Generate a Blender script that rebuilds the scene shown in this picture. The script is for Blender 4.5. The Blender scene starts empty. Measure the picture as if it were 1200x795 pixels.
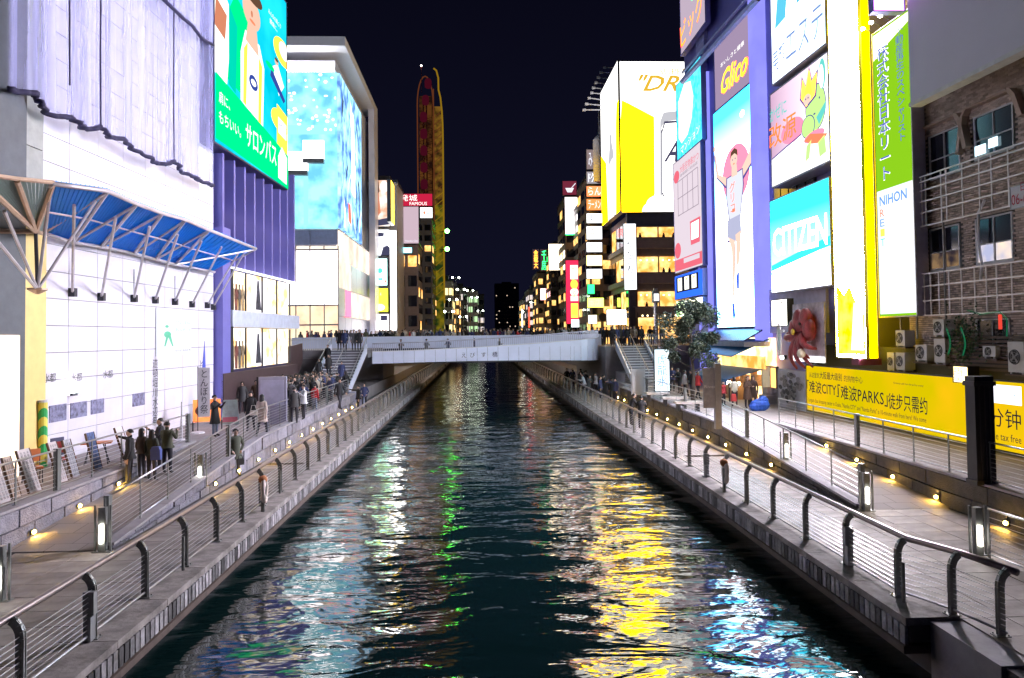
import bpy, bmesh, math, random
from mathutils import Vector, Matrix
random.seed(7)
SC = bpy.context.scene
C = SC.collection
R = math.radians
# ---------------------------------------------------------------- camera, world, exposure
cd = bpy.data.cameras.new('camera'); cam = bpy.data.objects.new('camera', cd); C.objects.link(cam)
cd.sensor_width = 36; cd.lens = 26.7; cd.clip_start = .1; cd.clip_end = 3000
cd.shift_x = .00104; cd.shift_y = -.02661
cam.matrix_world = Matrix.Translation((0, 0, 6)) @ (Matrix.Rotation(R(-2.45), 4, 'Z') @ Matrix.Rotation(R(91.8), 4, 'X') @ Matrix.Rotation(R(-.7), 4, 'Z'))
SC.camera = cam
w = bpy.data.worlds.new('World'); SC.world = w; w.use_nodes = True
bgn = w.node_tree.nodes['Background']
tc = w.node_tree.nodes.new('ShaderNodeTexCoord'); sx = w.node_tree.nodes.new('ShaderNodeSeparateXYZ')
rp = w.node_tree.nodes.new('ShaderNodeValToRGB')
w.node_tree.links.new(tc.outputs['Generated'], sx.inputs[0]); w.node_tree.links.new(sx.outputs['Z'], rp.inputs[0])
w.node_tree.links.new(rp.outputs[0], bgn.inputs['Color'])
rp.color_ramp.elements[0].color = (.0016, .0017, .0050, 1); rp.color_ramp.elements[1].color = (.0007, .0007, .0022, 1)
rp.color_ramp.elements[1].position = .45
bgn.inputs['Strength'].default_value = 1.0
SC.view_settings.view_transform = 'Standard'; SC.view_settings.look = 'None'
SC.view_settings.exposure = 1.8; SC.view_settings.gamma = 1.0
SC.render.engine = 'CYCLES'
SC.cycles.use_denoising = True; SC.cycles.max_bounces = 6; SC.cycles.sample_clamp_indirect = 4
SC.cycles.transparent_max_bounces = 12; SC.cycles.caustics_reflective = False
# ---------------------------------------------------------------- materials
MATS = {}
def _new(name):
    m = bpy.data.materials.new(name); m.use_nodes = True; nt = m.node_tree; nt.nodes.clear()
    out = nt.nodes.new('ShaderNodeOutputMaterial'); return m, nt, out
def mat(name, col, rough=.6, metal=0., var=.18, scale=2.5, bump=0., spec=.5, island=0., coord='Object'):
    if name in MATS: return MATS[name]
    m, nt, out = _new(name); N = nt.nodes.new; L = nt.links.new
    p = N('ShaderNodeBsdfPrincipled'); L(p.outputs[0], out.inputs[0])
    p.inputs['Roughness'].default_value = rough; p.inputs['Metallic'].default_value = metal
    p.inputs['Specular IOR Level'].default_value = spec
    t = N('ShaderNodeTexCoord'); n = N('ShaderNodeTexNoise'); n.inputs['Scale'].default_value = scale
    n.inputs['Detail'].default_value = 6; n.inputs['Roughness'].default_value = .65
    L(t.outputs[coord], n.inputs['Vector'])
    mr = N('ShaderNodeMapRange'); mr.inputs[1].default_value = .25; mr.inputs[2].default_value = .75
    mr.inputs[3].default_value = 1 - var; mr.inputs[4].default_value = 1 + var; L(n.outputs['Fac'], mr.inputs[0])
    v = N('ShaderNodeVectorMath'); v.operation = 'SCALE'; v.inputs[0].default_value = col[:3]; L(mr.outputs[0], v.inputs['Scale'])
    res = v.outputs[0]
    if island:
        g = N('ShaderNodeNewGeometry'); m2 = N('ShaderNodeMapRange'); m2.inputs[3].default_value = 1 - island; m2.inputs[4].default_value = 1 + island
        o = N('ShaderNodeObjectInfo'); ad = N('ShaderNodeMath'); ad.operation = 'ADD'; fr = N('ShaderNodeMath'); fr.operation = 'FRACT'
        L(g.outputs['Random Per Island'], ad.inputs[0]); L(o.outputs['Random'], ad.inputs[1]); L(ad.outputs[0], fr.inputs[0])
        L(fr.outputs[0], m2.inputs[0]); v2 = N('ShaderNodeVectorMath'); v2.operation = 'SCALE'; L(res, v2.inputs[0]); L(m2.outputs[0], v2.inputs['Scale']); res = v2.outputs[0]
    L(res, p.inputs['Base Color'])
    if bump:
        b = N('ShaderNodeBump'); b.inputs['Strength'].default_value = bump; b.inputs['Distance'].default_value = .05
        n2 = N('ShaderNodeTexNoise'); n2.inputs['Scale'].default_value = scale * 6; n2.inputs['Detail'].default_value = 5
        L(t.outputs[coord], n2.inputs['Vector']); L(n2.outputs['Fac'], b.inputs['Height']); L(b.outputs[0], p.inputs['Normal'])
    MATS[name] = m; return m
def emi(name, col, s=1., var=.0, scale=1.5, col2=None, axis=None, span=(0, 1), kind='NOISE'):
    """printed or lit panel that gives off light; col2+axis = a two colour print blend across the panel (local metres)"""
    if name in MATS: return MATS[name]
    m, nt, out = _new(name); N = nt.nodes.new; L = nt.links.new
    e = N('ShaderNodeEmission'); L(e.outputs[0], out.inputs[0]); e.inputs['Strength'].default_value = s
    e.inputs['Color'].default_value = (*col[:3], 1)
    if col2:
        t = N('ShaderNodeTexCoord'); cr = N('ShaderNodeValToRGB')
        if axis:
            sp = N('ShaderNodeSeparateXYZ'); L(t.outputs['Object'], sp.inputs[0])
            mr = N('ShaderNodeMapRange'); mr.inputs[1].default_value = span[0]; mr.inputs[2].default_value = span[1]
            L(sp.outputs[axis], mr.inputs[0]); f = mr.outputs[0]
        elif kind == 'NOISE':
            n = N('ShaderNodeTexNoise'); n.inputs['Scale'].default_value = scale; n.inputs['Detail'].default_value = 3
            L(t.outputs['Object'], n.inputs['Vector']); mr = N('ShaderNodeMapRange'); mr.inputs[1].default_value = .38; mr.inputs[2].default_value = .62
            L(n.outputs['Fac'], mr.inputs[0]); f = mr.outputs[0]
        else:
            n = N('ShaderNodeTexVoronoi'); n.inputs['Scale'].default_value = scale; L(t.outputs['Object'], n.inputs['Vector'])
            sp = N('ShaderNodeSeparateColor'); L(n.outputs['Color'], sp.inputs[0]); f = sp.outputs[0]
        cr.color_ramp.elements[0].color = (*col[:3], 1); cr.color_ramp.elements[1].color = (*col2[:3], 1)
        L(f, cr.inputs[0]); L(cr.outputs[0], e.inputs['Color'])
    elif var:
        t = N('ShaderNodeTexCoord'); n = N('ShaderNodeTexNoise'); n.inputs['Scale'].default_value = scale; n.inputs['Detail'].default_value = 4
        L(t.outputs['Object'], n.inputs['Vector']); mr = N('ShaderNodeMapRange'); mr.inputs[1].default_value = .3; mr.inputs[2].default_value = .7
        mr.inputs[3].default_value = s * (1 - var); mr.inputs[4].default_value = s * (1 + var)
        L(n.outputs['Fac'], mr.inputs[0]); L(mr.outputs[0], e.inputs['Strength'])
    MATS[name] = m; return m
def translucent(name, col, fac=.55):
    m, nt, out = _new(name); N = nt.nodes.new; L = nt.links.new
    mx = N('ShaderNodeMixShader'); a = N('ShaderNodeBsdfTranslucent'); b_ = N('ShaderNodeBsdfPrincipled'); b_.inputs['Roughness'].default_value = .35
    a.inputs[0].default_value = (*col, 1); b_.inputs[0].default_value = (*col, 1); mx.inputs[0].default_value = fac
    L(b_.outputs[0], mx.inputs[1]); L(a.outputs[0], mx.inputs[2]); L(mx.outputs[0], out.inputs[0]); return m
# ---------------------------------------------------------------- mesh helpers
class B:
    def __init__(s): s.v = []; s.f = []; s.m = []; s.cur = 0
    def box(s, a, b, rot=None, piv=None):
        x0, y0, z0 = a; x1, y1, z1 = b
        p = [(x0, y0, z0), (x1, y0, z0), (x1, y1, z0), (x0, y1, z0), (x0, y0, z1), (x1, y0, z1), (x1, y1, z1), (x0, y1, z1)]
        if rot is not None:
            pv = Vector(piv or ((x0 + x1) / 2, (y0 + y1) / 2, (z0 + z1) / 2)); p = [tuple(rot @ (Vector(q) - pv) + pv) for q in p]
        return s.hexa(p)
    def hexa(s, p):
        n = len(s.v); s.v += p
        for q in ((3, 2, 1, 0), (4, 5, 6, 7), (0, 1, 5, 4), (1, 2, 6, 5), (2, 3, 7, 6), (3, 0, 4, 7)):
            s.f.append(tuple(n + i for i in q)); s.m.append(s.cur)
        return s
    def poly(s, pts):
        n = len(s.v); s.v += [tuple(p) for p in pts]; s.f.append(tuple(range(n, n + len(pts)))); s.m.append(s.cur); return s
    def prism(s, pts, d):
        """pts: loop of 3d points, d: extrusion vector"""
        n = len(s.v); k = len(pts); s.v += [tuple(p) for p in pts] + [tuple(Vector(p) + Vector(d)) for p in pts]
        s.f.append(tuple(range(n + k - 1, n - 1, -1))); s.f.append(tuple(range(n + k, n + 2 * k))); s.m += [s.cur] * 2
        for i in range(k):
            j = (i + 1) % k; s.f.append((n + i, n + j, n + k + j, n + k + i)); s.m.append(s.cur)
        return s
    def tube(s, pts, r, n=6, cap=True):
        pts = [Vector(p) for p in pts]; k0 = len(s.v); prev = None
        for i, p in enumerate(pts):
            t = (pts[min(i + 1, len(pts) - 1)] - pts[max(i - 1, 0)]).normalized()
            if prev is None: a = t.orthogonal().normalized()
            else:
                a = prev - t * prev.dot(t); a = a.normalized() if a.length > 1e-6 else t.orthogonal().normalized()
            prev = a; b = t.cross(a); rr = r[i] if isinstance(r, (list, tuple)) else r
            for j in range(n):
                q = 2 * math.pi * j / n; s.v.append(tuple(p + (a * math.cos(q) + b * math.sin(q)) * rr))
        for i in range(len(pts) - 1):
            for j in range(n):
                j2 = (j + 1) % n; s.f.append((k0 + i * n + j, k0 + i * n + j2, k0 + (i + 1) * n + j2, k0 + (i + 1) * n + j)); s.m.append(s.cur)
        if cap:
            s.f.append(tuple(k0 + j for j in range(n - 1, -1, -1))); s.f.append(tuple(k0 + (len(pts) - 1) * n + j for j in range(n))); s.m += [s.cur] * 2
        return s
    def lathe(s, prof, c=(0, 0, 0), n=12, axis='z'):
        k0 = len(s.v)
        for r, z in prof:
            for j in range(n):
                q = 2 * math.pi * j / n; x, y = r * math.cos(q), r * math.sin(q)
                p = (x, y, z) if axis == 'z' else ((x, -z, y) if axis == 'y' else (z, x, y)); s.v.append((c[0] + p[0], c[1] + p[1], c[2] + p[2]))
        for i in range(len(prof) - 1):
            for j in range(n):
                j2 = (j + 1) % n; s.f.append((k0 + i * n + j, k0 + i * n + j2, k0 + (i + 1) * n + j2, k0 + (i + 1) * n + j)); s.m.append(s.cur)
        s.f.append(tuple(k0 + j for j in range(n - 1, -1, -1))); s.f.append(tuple(k0 + (len(prof) - 1) * n + j for j in range(n))); s.m += [s.cur] * 2
        return s
    def ball(s, c, r, n=10, k=6):
        r = r if isinstance(r, (tuple, list)) else (r, r, r); k0 = len(s.v)
        for i in range(k + 1):
            a = math.pi * i / k
            for j in range(n):
                q = 2 * math.pi * j / n; s.v.append((c[0] + r[0] * math.sin(a) * math.cos(q), c[1] + r[1] * math.sin(a) * math.sin(q), c[2] - r[2] * math.cos(a)))
        for i in range(k):
            for j in range(n):
                j2 = (j + 1) % n; s.f.append((k0 + i * n + j, k0 + i * n + j2, k0 + (i + 1) * n + j2, k0 + (i + 1) * n + j)); s.m.append(s.cur)
        return s
    def mesh(s, name, mats, smooth=False):
        me = bpy.data.meshes.new(name); me.from_pydata(s.v, [], s.f); me.update()
        mats = mats if isinstance(mats, (list, tuple)) else [mats]
        for m in mats: me.materials.append(m)
        if len(mats) > 1: me.polygons.foreach_set('material_index', s.m)
        if smooth: me.polygons.foreach_set('use_smooth', [True] * len(me.polygons))
        return me
def link(name, me, parent=None, loc=(0, 0, 0), rz=0.):
    o = bpy.data.objects.new(name, me); C.objects.link(o); o.location = loc; o.rotation_euler[2] = rz
    if parent: o.parent = parent
    return o
def obj(name, b, mats, parent=None, smooth=False, kind=None, loc=(0, 0, 0)):
    o = link(name, b.mesh(name, mats, smooth), parent, loc)
    if kind: o['kind'] = kind
    return o
def tag(o, label, cat, group=None):
    o['label'] = label; o['category'] = cat
    if group: o['group'] = group
    return o
def thing(name, label, cat, loc=(0, 0, 0), rz=0., group=None):
    o = bpy.data.objects.new(name, None); C.objects.link(o); o.location = loc; o.rotation_euler[2] = R(rz); o.empty_display_size = .2
    return tag(o, label, cat, group)
def copy_tree(o, parent=None):
    c = o.copy(); C.objects.link(c)
    if parent: c.parent = parent
    for ch in o.children: copy_tree(ch, c)
    return c
def struct(name, b, mats, smooth=False):
    o = obj(name, b, mats, None, smooth); o['kind'] = 'structure'; return o
_tc = {}
BOLD = {'Asahi', '"DRY"', 'CITIZEN', '改源', 'かぜに', 'Glico', '美顔', 'サロンパス', '株式会社日本リート', 'NIHON', '「难波CITY」', '「难波PARKS」', '徒步只需约', '大阪最大级别', 'がんこ寿司'}
def text_mesh(s, m, vert=False):
    k = (s, m.name, vert)
    if k in _tc: return _tc[k]
    cu = bpy.data.curves.new('t', 'FONT'); cu.body = '\n'.join(s) if vert else s; cu.align_x = 'CENTER' if vert else 'LEFT'
    cu.resolution_u = 2; cu.offset = (.018 if s in BOLD and s.isascii() else (.006 if s in BOLD else .0)); cu.space_line = .95 if vert else 1.
    o = bpy.data.objects.new('t', cu); C.objects.link(o); dg = bpy.context.evaluated_depsgraph_get()
    me = bpy.data.meshes.new_from_object(o.evaluated_get(dg)); bpy.data.objects.remove(o); bpy.data.curves.remove(cu)
    xs = [v.co.x for v in me.vertices]; ys = [v.co.y for v in me.vertices]
    x0, x1, y0, y1 = min(xs), max(xs), min(ys), max(ys)
    for v in me.vertices: v.co = Vector(((v.co.x - x0) / max(x1 - x0, 1e-6), 0, (v.co.y - y0) / max(y1 - y0, 1e-6)))
    me.materials.clear(); me.materials.append(m); _tc[k] = me; return me
def txt(parent, s, x, z, w, h, m, y=-.02, vert=False, shear=0., name='lettering', roll=0.):
    """flat lettering fitted to the box x,z,w,h of the parent's face"""
    me = text_mesh(s, m, vert)
    if shear:
        me = me.copy()
        for v in me.vertices: v.co.x += shear * v.co.z
    o = link(name, me, parent, (x, y, z)); o.scale = (w, 1, h); o.rotation_euler[1] = -R(roll); return o
def ell(cx, cz, rx, rz, n=22): return [(cx + rx * math.cos(2 * math.pi * i / n), cz + rz * math.sin(2 * math.pi * i / n)) for i in range(n)]
def art(parent, w, h, shapes, y=-.006, name='artwork', step=.004):
    """flat printed shapes in 0..1 panel coordinates, each laid a few mm proud of the one below"""
    b = B(); mats = []
    for i, (m, pts) in enumerate(shapes):
        pts = [(min(max(q[0], .004), .996), min(max(q[1], .003), .997)) for q in pts]
        if m not in mats: mats.append(m)
        b.cur = mats.index(m); b.poly([(px * w, y - step * i, pz * h) for px, pz in pts])
    me = b.mesh(name, mats)
    bm = bmesh.new(); bm.from_mesh(me); bmesh.ops.triangulate(bm, faces=bm.faces[:]); bm.to_mesh(me); bm.free()
    return link(name, me, parent)
def rect(x0, z0, x1, z1): return [(x0, z0), (x1, z0), (x1, z1), (x0, z1)]
def board(name, label, cat, P, ang, w, h, face, frame=None, depth=.35, bord=.08, group=None, face_name='display'):
    """sign box: local X along the face, Z up, face looks to local -Y"""
    t = thing(name, label, cat, P, ang, group)
    frame = frame or FRAME
    b = B(); b.box((0, .02, 0), (w, depth, h)); obj('casing', b, frame, t)
    b = B(); b.box((bord, 0, bord), (w - bord, .018, h - bord)); obj(face_name, b, face, t)
    b = B(); e = .03
    b.box((0, -e, 0), (bord, .018, h)).box((w - bord, -e, 0), (w, .018, h)).box((bord, -e, 0), (w - bord, .018, bord)).box((bord, -e, h - bord), (w - bord, .018, h))
    if bord: obj('frame', b, frame, t)
    return t
WHITE = mat('white_paint', (.72, .72, .76), .45, var=.06)
LILAC = mat('cladding_panel', (.72, .70, .79), .35, var=.11, scale=.7)
DARK = mat('dark_metal', (.035, .035, .045), .45, .3)
BLACK = mat('black_matte', (.012, .012, .016), .7)
FRAME = mat('sign_frame_metal', (.16, .16, .2), .4, .6)
STEEL = mat('brushed_steel', (.42, .42, .45), .32, .9, var=.12, scale=8)
POSTM = mat('grey_green_post_paint', (.24, .25, .25), .38, .5, var=.3, scale=6)
RAILM = mat('handrail_brown_metal', (.30, .24, .24), .3, .55, var=.2, scale=3)
CABLE = mat('steel_cable', (.6, .6, .64), .3, .9)
VIOLET = mat('violet_cladding', (.17, .165, .52), .4, .1, var=.1, scale=.6)
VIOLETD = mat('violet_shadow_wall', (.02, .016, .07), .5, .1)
CONC = mat('pale_concrete', (.33, .31, .34), .7, var=.25, scale=1.2, bump=.25)
STONE = mat('grey_stone', (.24, .235, .29), .75, var=.4, scale=4, bump=1., island=.3)
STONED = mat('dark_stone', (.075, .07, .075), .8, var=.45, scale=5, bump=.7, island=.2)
GLASSD = mat('dark_glass', (.012, .014, .025), .08, 0., spec=.8)
BROWN = mat('brown_cladding', (.06, .035, .04), .5)
TAN = mat('tan_steel', (.55, .38, .27), .45, .2)
S = 1.0
EW = emi('lit_white_panel', (1, 1, 1), 5.)
EWS = emi('lit_white_soft', (.93, .95, 1), .75)
EWARM = emi('warm_lamp_glow', (1., .66, .2), 9.)
ETUBE = emi('tube_lamp_glow', (1., .95, .8), 8.)
EY = emi('lit_yellow', (1., .86, .01), 3.2)
ECY = emi('lit_cyan', (.03, .62, .75), 2.6)
EPK = emi('lit_pink', (1., .30, .42), 1.6)
ERED = emi('lit_red', (1., .04, .02), 2.2)
EOR = emi('lit_orange', (1., .3, .02), 2.4)
EGR = emi('lit_green', (.02, .8, .12), 2.0)
EDK = emi('dark_print', (.02, .02, .04), 1.)
EBL = emi('blue_print', (.02, .05, .45), 1.)
EGY = emi('grey_print', (.36, .36, .40), .9)
ESK = emi('skin_print', (1., .62, .46), .30)
EWIN = emi('warm_room_light', (.75, .26, .04), .6, col2=(1., .66, .24), scale=.9)
EWINB = emi('pale_room_light', (1., .78, .55), .38, col2=(.4, .42, .6), scale=.7)
ESHOP = emi('shop_display_light', (.9, .55, .18), .8, col2=(1., .93, .8), scale=1.2)
# ---------------------------------------------------------------- water
def water_mat():
    m, nt, out = _new('canal_water'); N = nt.nodes.new; L = nt.links.new
    p = N('ShaderNodeBsdfPrincipled'); L(p.outputs[0], out.inputs[0])
    p.inputs['Base Color'].default_value = (.003, .016, .017, 1); p.inputs['Roughness'].default_value = .06
    p.inputs['IOR'].default_value = 1.7; p.inputs['Specular IOR Level'].default_value = .9
    t = N('ShaderNodeTexCoord'); prev = None
    for i, (sx_, sy_, sc, dist, st, det) in enumerate(((.5, 1., .4, .15, 1, 2), (.55, 1.2, .85, .09, 1, 2.8), (.6, 1.3, 4.2, .010, 1, 1.5))):
        mp = N('ShaderNodeMapping'); mp.inputs['Scale'].default_value = (sx_, sy_, 1); mp.inputs['Rotation'].default_value = (0, 0, R((8, -14, 20)[i]))
        n = N('ShaderNodeTexNoise'); n.inputs['Scale'].default_value = sc; n.inputs['Detail'].default_value = det; n.inputs['Distortion'].default_value = .6
        n.inputs['Roughness'].default_value = .45
        L(t.outputs['Object'], mp.inputs[0]); L(mp.outputs[0], n.inputs['Vector'])
        b = N('ShaderNodeBump'); b.inputs['Strength'].default_value = st; b.inputs['Distance'].default_value = dist
        L(n.outputs['Fac'], b.inputs['Height'])
        if prev: L(prev.outputs[0], b.inputs['Normal'])
        prev = b
    L(prev.outputs[0], p.inputs['Normal']); return m
WATER = water_mat()
b = B(); b.poly([(-12, -20, 0), (12, -20, 0), (12, 320, 0), (-12, 320, 0)]); struct('canal_water', b, WATER)
# ---------------------------------------------------------------- ground sheet, quays, decks
ASPH = mat('asphalt', (.05, .05, .055), .8, var=.3)
b = B()
for s in (-1, 1): b.box((min(s * 14, s * 400), -60, -.6), (max(s * 14, s * 400), 900, .9))
b.box((-14, 320, -.6), (14, 900, .9)); struct('ground', b, ASPH)
PAVE = mat('deck_paving', (.31, .275, .265), .62, spec=.2, var=.4, scale=1.3, bump=.15, island=.12, coord='Object')
GROUT = mat('paving_joint', (.12, .11, .12), .8)
KERB = mat('kerb_concrete', (.27, .245, .24), .8, var=.75, scale=1.6, bump=.35)
FIN = mat('stained_edge_block', (.27, .26, .28), .7, var=.7, scale=5, island=.85)
LIP = mat('rusty_lip', (.11, .08, .07), .7, var=.3)
def far_mat():
    m, nt, out = _new('far_paving'); N = nt.nodes.new; L = nt.links.new
    p = N('ShaderNodeBsdfPrincipled'); L(p.outputs[0], out.inputs[0]); p.inputs['Roughness'].default_value = .75; p.inputs['Specular IOR Level'].default_value = .12
    t = N('ShaderNodeTexCoord'); br = N('ShaderNodeTexBrick'); br.offset = .5
    for k, v in (('Scale', 1.), ('Brick Width', .8), ('Row Height', .8), ('Mortar Size', .012)): br.inputs[k].default_value = v
    br.inputs['Color1'].default_value = (.31, .28, .275, 1); br.inputs['Color2'].default_value = (.35, .315, .31, 1); br.inputs['Mortar'].default_value = (.17, .155, .165, 1)
    L(t.outputs['Object'], br.inputs['Vector']); L(br.outputs['Color'], p.inputs['Base Color']); return m
FARP = far_mat()
# side: -1 left, 1 right. edge x, rail x, ramp wall x, outer wall x
SIDES = {-1: dict(e=6.02, r=6.5, w=8.85, o=11.35, y1=18.7, y2=31.), 1: dict(e=7.33, r=7.82, w=10.6, o=13.25, y1=21., y2=34.)}
TZ = 1.92                                                            # terrace level
quay = {}
for s, d in SIDES.items():
    nm = 'left' if s < 0 else 'right'
    X = lambda a, c: (min(s * a, s * c), max(s * a, s * c))
    b = B(); x0, x1 = X(d['e'] + .5, 14.2); b.box((x0, -8, -2), (x1, 320, .93))
    q = struct(nm + '_deck', b, [GROUT]); quay[s] = q
    # paving slabs, near ones each an object of its own
    sl = B(); sl.box((-.392, -.392, 0), (.392, .392, .068)); me = sl.mesh('paving_slab', PAVE)
    xin = d['e'] + .98; n = 0
    y = 9.4
    while y < 31:
        x = xin + .4
        while x < d['w'] - .05 or (y < d['y1'] and x < d['o'] - .1):
            if not (y < 11 and x > 11): 
                o = link('paving_slab', me, q, (s * x, y, .932 + random.uniform(-.003, .003)))
                n += 1
            x += .8
        y += .8
    b = B(); x0, x1 = X(xin, d['w']); b.box((x0, 31.02, .9), (x1, 320, .998)); 
    x0, x1 = X(xin, d['o']); b.box((x0, -8, .9), (x1, 9, .998)); obj('paving_far', b, FARP, q)
    # kerb slabs along the water
    b = B(); x0, x1 = X(d['e'], xin - .012); b.box((x0, -.99, 0), (x1, .99, .13)); kme = b.mesh('kerb_slab', KERB)
    fb = B(); x0, x1 = X(d['e'] - .015, d['e'] + .05)
    for i in range(10):
        fb.box((x0, -.97 + i * .2, -.33), (x1, -.97 + i * .2 + .145, -.01))
    fme = fb.mesh('edge_fin', FIN)
    lb = B(); x0, x1 = X(d['e'] - .05, d['e'] + .45); lb.box((x0, -1, -.48), (x1, 1, -.35)); lb.box((X(d['e'] + .06, d['e'] + .45)[0], -1, -.29), (X(d['e'] + .06, d['e'] + .45)[1], 1, 0)); lme = lb.mesh('edge_beam', LIP)
    for i in range(46):
        y = 4 + i * 2. if i < 35 else 74 + (i - 35) * 22
        ys = 1 if i < 35 else 11
        if s > 0 and y < 13: continue
        k = link('kerb_slab', kme, q, (0, y + (ys - 1), .9)); k.scale[1] = ys
        f = link('edge_block_row', fme, q, (0, y + (ys - 1), .9)); f['kind'] = 'stuff'; f.scale[1] = ys
        f = link('edge_beam', lme, q, (0, y + (ys - 1), .9)); f.scale[1] = ys
    # ramp between the two walls, rising from the deck to the terrace
    b = B(); xa, xb = s * (d['w'] + .3), s * (d['o'] - .01); lo, hi = min(xa, xb), max(xa, xb)
    b.hexa([(lo, d['y1'], .85), (hi, d['y1'], .85), (hi, d['y2'], .85), (lo, d['y2'], .85), (lo, d['y1'], 1.004), (hi, d['y1'], 1.004), (hi, d['y2'], TZ), (lo, d['y2'], TZ)])
    struct(nm + '_ramp', b, FARP)
    b = B(); lo, hi = X(d['w'] + .3, 40); b.box((lo, d['y2'] + .01, .85), (hi, 66, TZ))
    lo, hi = X(d['o'] + .3, 40); b.box((lo, -8, .85), (hi, d['y2'] - .0, TZ)); 
    lo, hi = X(d['w'] + .3, 14.2); b.box((lo, 66.02, .85), (hi, 320, TZ)); struct(nm + '_terrace', b, FARP)
    # coursed stone walls
    def wall(name, label, x, ya, yb, zt, zb, lenb, courses, m, cap):
        t = thing(name, label, 'stone wall', (s * x, ya, 0)); L_ = yb - ya
        core = B(); cx = X(.06, .28)
        core.hexa([(cx[0], 0, zb(ya)), (cx[1], 0, zb(ya)), (cx[1], L_, zb(yb)), (cx[0], L_, zb(yb)), (cx[0], 0, zt(ya) - .07), (cx[1], 0, zt(ya) - .07), (cx[1], L_, zt(yb) - .07), (cx[0], L_, zt(yb) - .07)])
        obj('core', core, GROUT, t); 
        n = max(1, int(L_ / lenb))
        for c in range(courses):
            off = (c % 2) * .5
            for i in range(-1, n + 1):
                a = max(0, (i + off) * L_ / n); e = min(L_, (i + 1 + off) * L_ / n)
                if e - a < .1: continue
                Z = lambda yy, k: zb(ya + yy) + (zt(ya + yy) - .08 - zb(ya + yy)) * k / courses
                g = .018; pr = random.uniform(0, .045); cx = X(.0 - pr, .1)
                bb = B(); bb.hexa([(cx[0], a + g, Z(a, c) + g), (cx[1], a + g, Z(a, c) + g), (cx[1], e - g, Z(e, c) + g), (cx[0], e - g, Z(e, c) + g), (cx[0], a + g, Z(a, c + 1) - g), (cx[1], a + g, Z(a, c + 1) - g), (cx[1], e - g, Z(e, c + 1) - g), (cx[0], e - g, Z(e, c + 1) - g)])
                obj('stone_block', bb, m, t)
        cp = B(); cx = X(-.04, .34)
        k = max(1, int(L_ / 3))
        for i in range(k):
            a, e = L_ * i / k + .01, L_ * (i + 1) / k - .01
            cp.hexa([(cx[0], a, zt(ya + a) - .068), (cx[1], a, zt(ya + a) - .068), (cx[1], e, zt(ya + e) - .068), (cx[0], e, zt(ya + e) - .068), (cx[0], a, zt(ya + a)), (cx[1], a, zt(ya + a)), (cx[1], e, zt(ya + e)), (cx[0], e, zt(ya + e))])
        obj('coping', cp, cap, t); return t
    sl_ = (TZ - 1.0) / (d['y2'] - d['y1'])
    ramp = lambda y, d=d, sl_=sl_: 1.0 + max(0, min(1, (y - d['y1']) / (d['y2'] - d['y1']))) * (TZ - 1)
    d['ramp'] = ramp
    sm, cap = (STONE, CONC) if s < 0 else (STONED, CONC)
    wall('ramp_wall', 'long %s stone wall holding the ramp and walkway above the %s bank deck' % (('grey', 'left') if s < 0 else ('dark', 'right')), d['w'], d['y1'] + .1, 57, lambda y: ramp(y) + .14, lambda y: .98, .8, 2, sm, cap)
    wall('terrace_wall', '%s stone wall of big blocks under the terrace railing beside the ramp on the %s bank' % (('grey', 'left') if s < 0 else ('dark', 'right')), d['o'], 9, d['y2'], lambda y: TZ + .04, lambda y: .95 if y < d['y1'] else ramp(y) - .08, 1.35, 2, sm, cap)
# reddish sheet piling and dark stair block at the near right corner
b = B()
for i in range(14):
    x = 8.4 + i * .34; b.box((x, 10.3 - i * .42, -1), (x + .22, 10.52 - i * .42, .55)); b.box((x + .2, 10.36 - i * .42, -1), (x + .36, 10.42 - i * .42, .5))
t = tag(obj('sheet_piling', b, mat('rust_piling', (.2, .12, .09), .75, var=.4, scale=3)), 'rust brown sheet piling at the water below the near right corner of the deck', 'piling')
b = B(); b.box((7.75, 11.2, -.5), (9.3, 12.99, .97)).box((8.9, 9.2, -.5), (13, 11.19, .86)); tag(obj('landing_block', b, CONC), 'dark concrete landing step at the near end of the right bank deck', 'landing step')
# ---------------------------------------------------------------- waterside railings with curved posts
def post_mesh(s):
    b = B(); pts = [(0, 0), (0, .78)] + [(-.19 + .19 * math.cos(a), .78 + .27 * math.sin(a)) for a in (R(20), R(40), R(60), R(75))]
    # outline in x,z plane with thickness; bends inland
    for (x0, z0), (x1, z1) in zip(pts, pts[1:]):
        dx, dz = x1 - x0, z1 - z0; l = math.hypot(dx, dz); nx, nz = dz / l * .06, -dx / l * .06
        q = [(-s * (x0 + nx), -.022, z0 + nz), (-s * (x0 - nx), -.022, z0 - nz), (-s * (x1 - nx), -.022, z1 - nz), (-s * (x1 + nx), -.022, z1 + nz)]
        for dy in (0, .055):
            b.prism([(a, c - .02 + dy, e) for a, c, e in (q if s > 0 else q[::-1])], (0, .016, 0))
        b.prism([(a * .8, c, e) for a, c, e in (q if s > 0 else q[::-1])], (0, .038, 0))
    b.box((-.12, -.09, 0), (.12, .09, .018))
    for a in (-.09, .09):
        for c in (-.065, .065): b.tube([(a, c, 0), (a, c, .04)], .012, 5)
    return b.mesh('post', POSTM)
def cable_run(s, xs, pts, z, r, m, name, t, n=5):
    b = B(); b.tube(pts, r, n, False); return obj(name, b, m, t)
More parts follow.
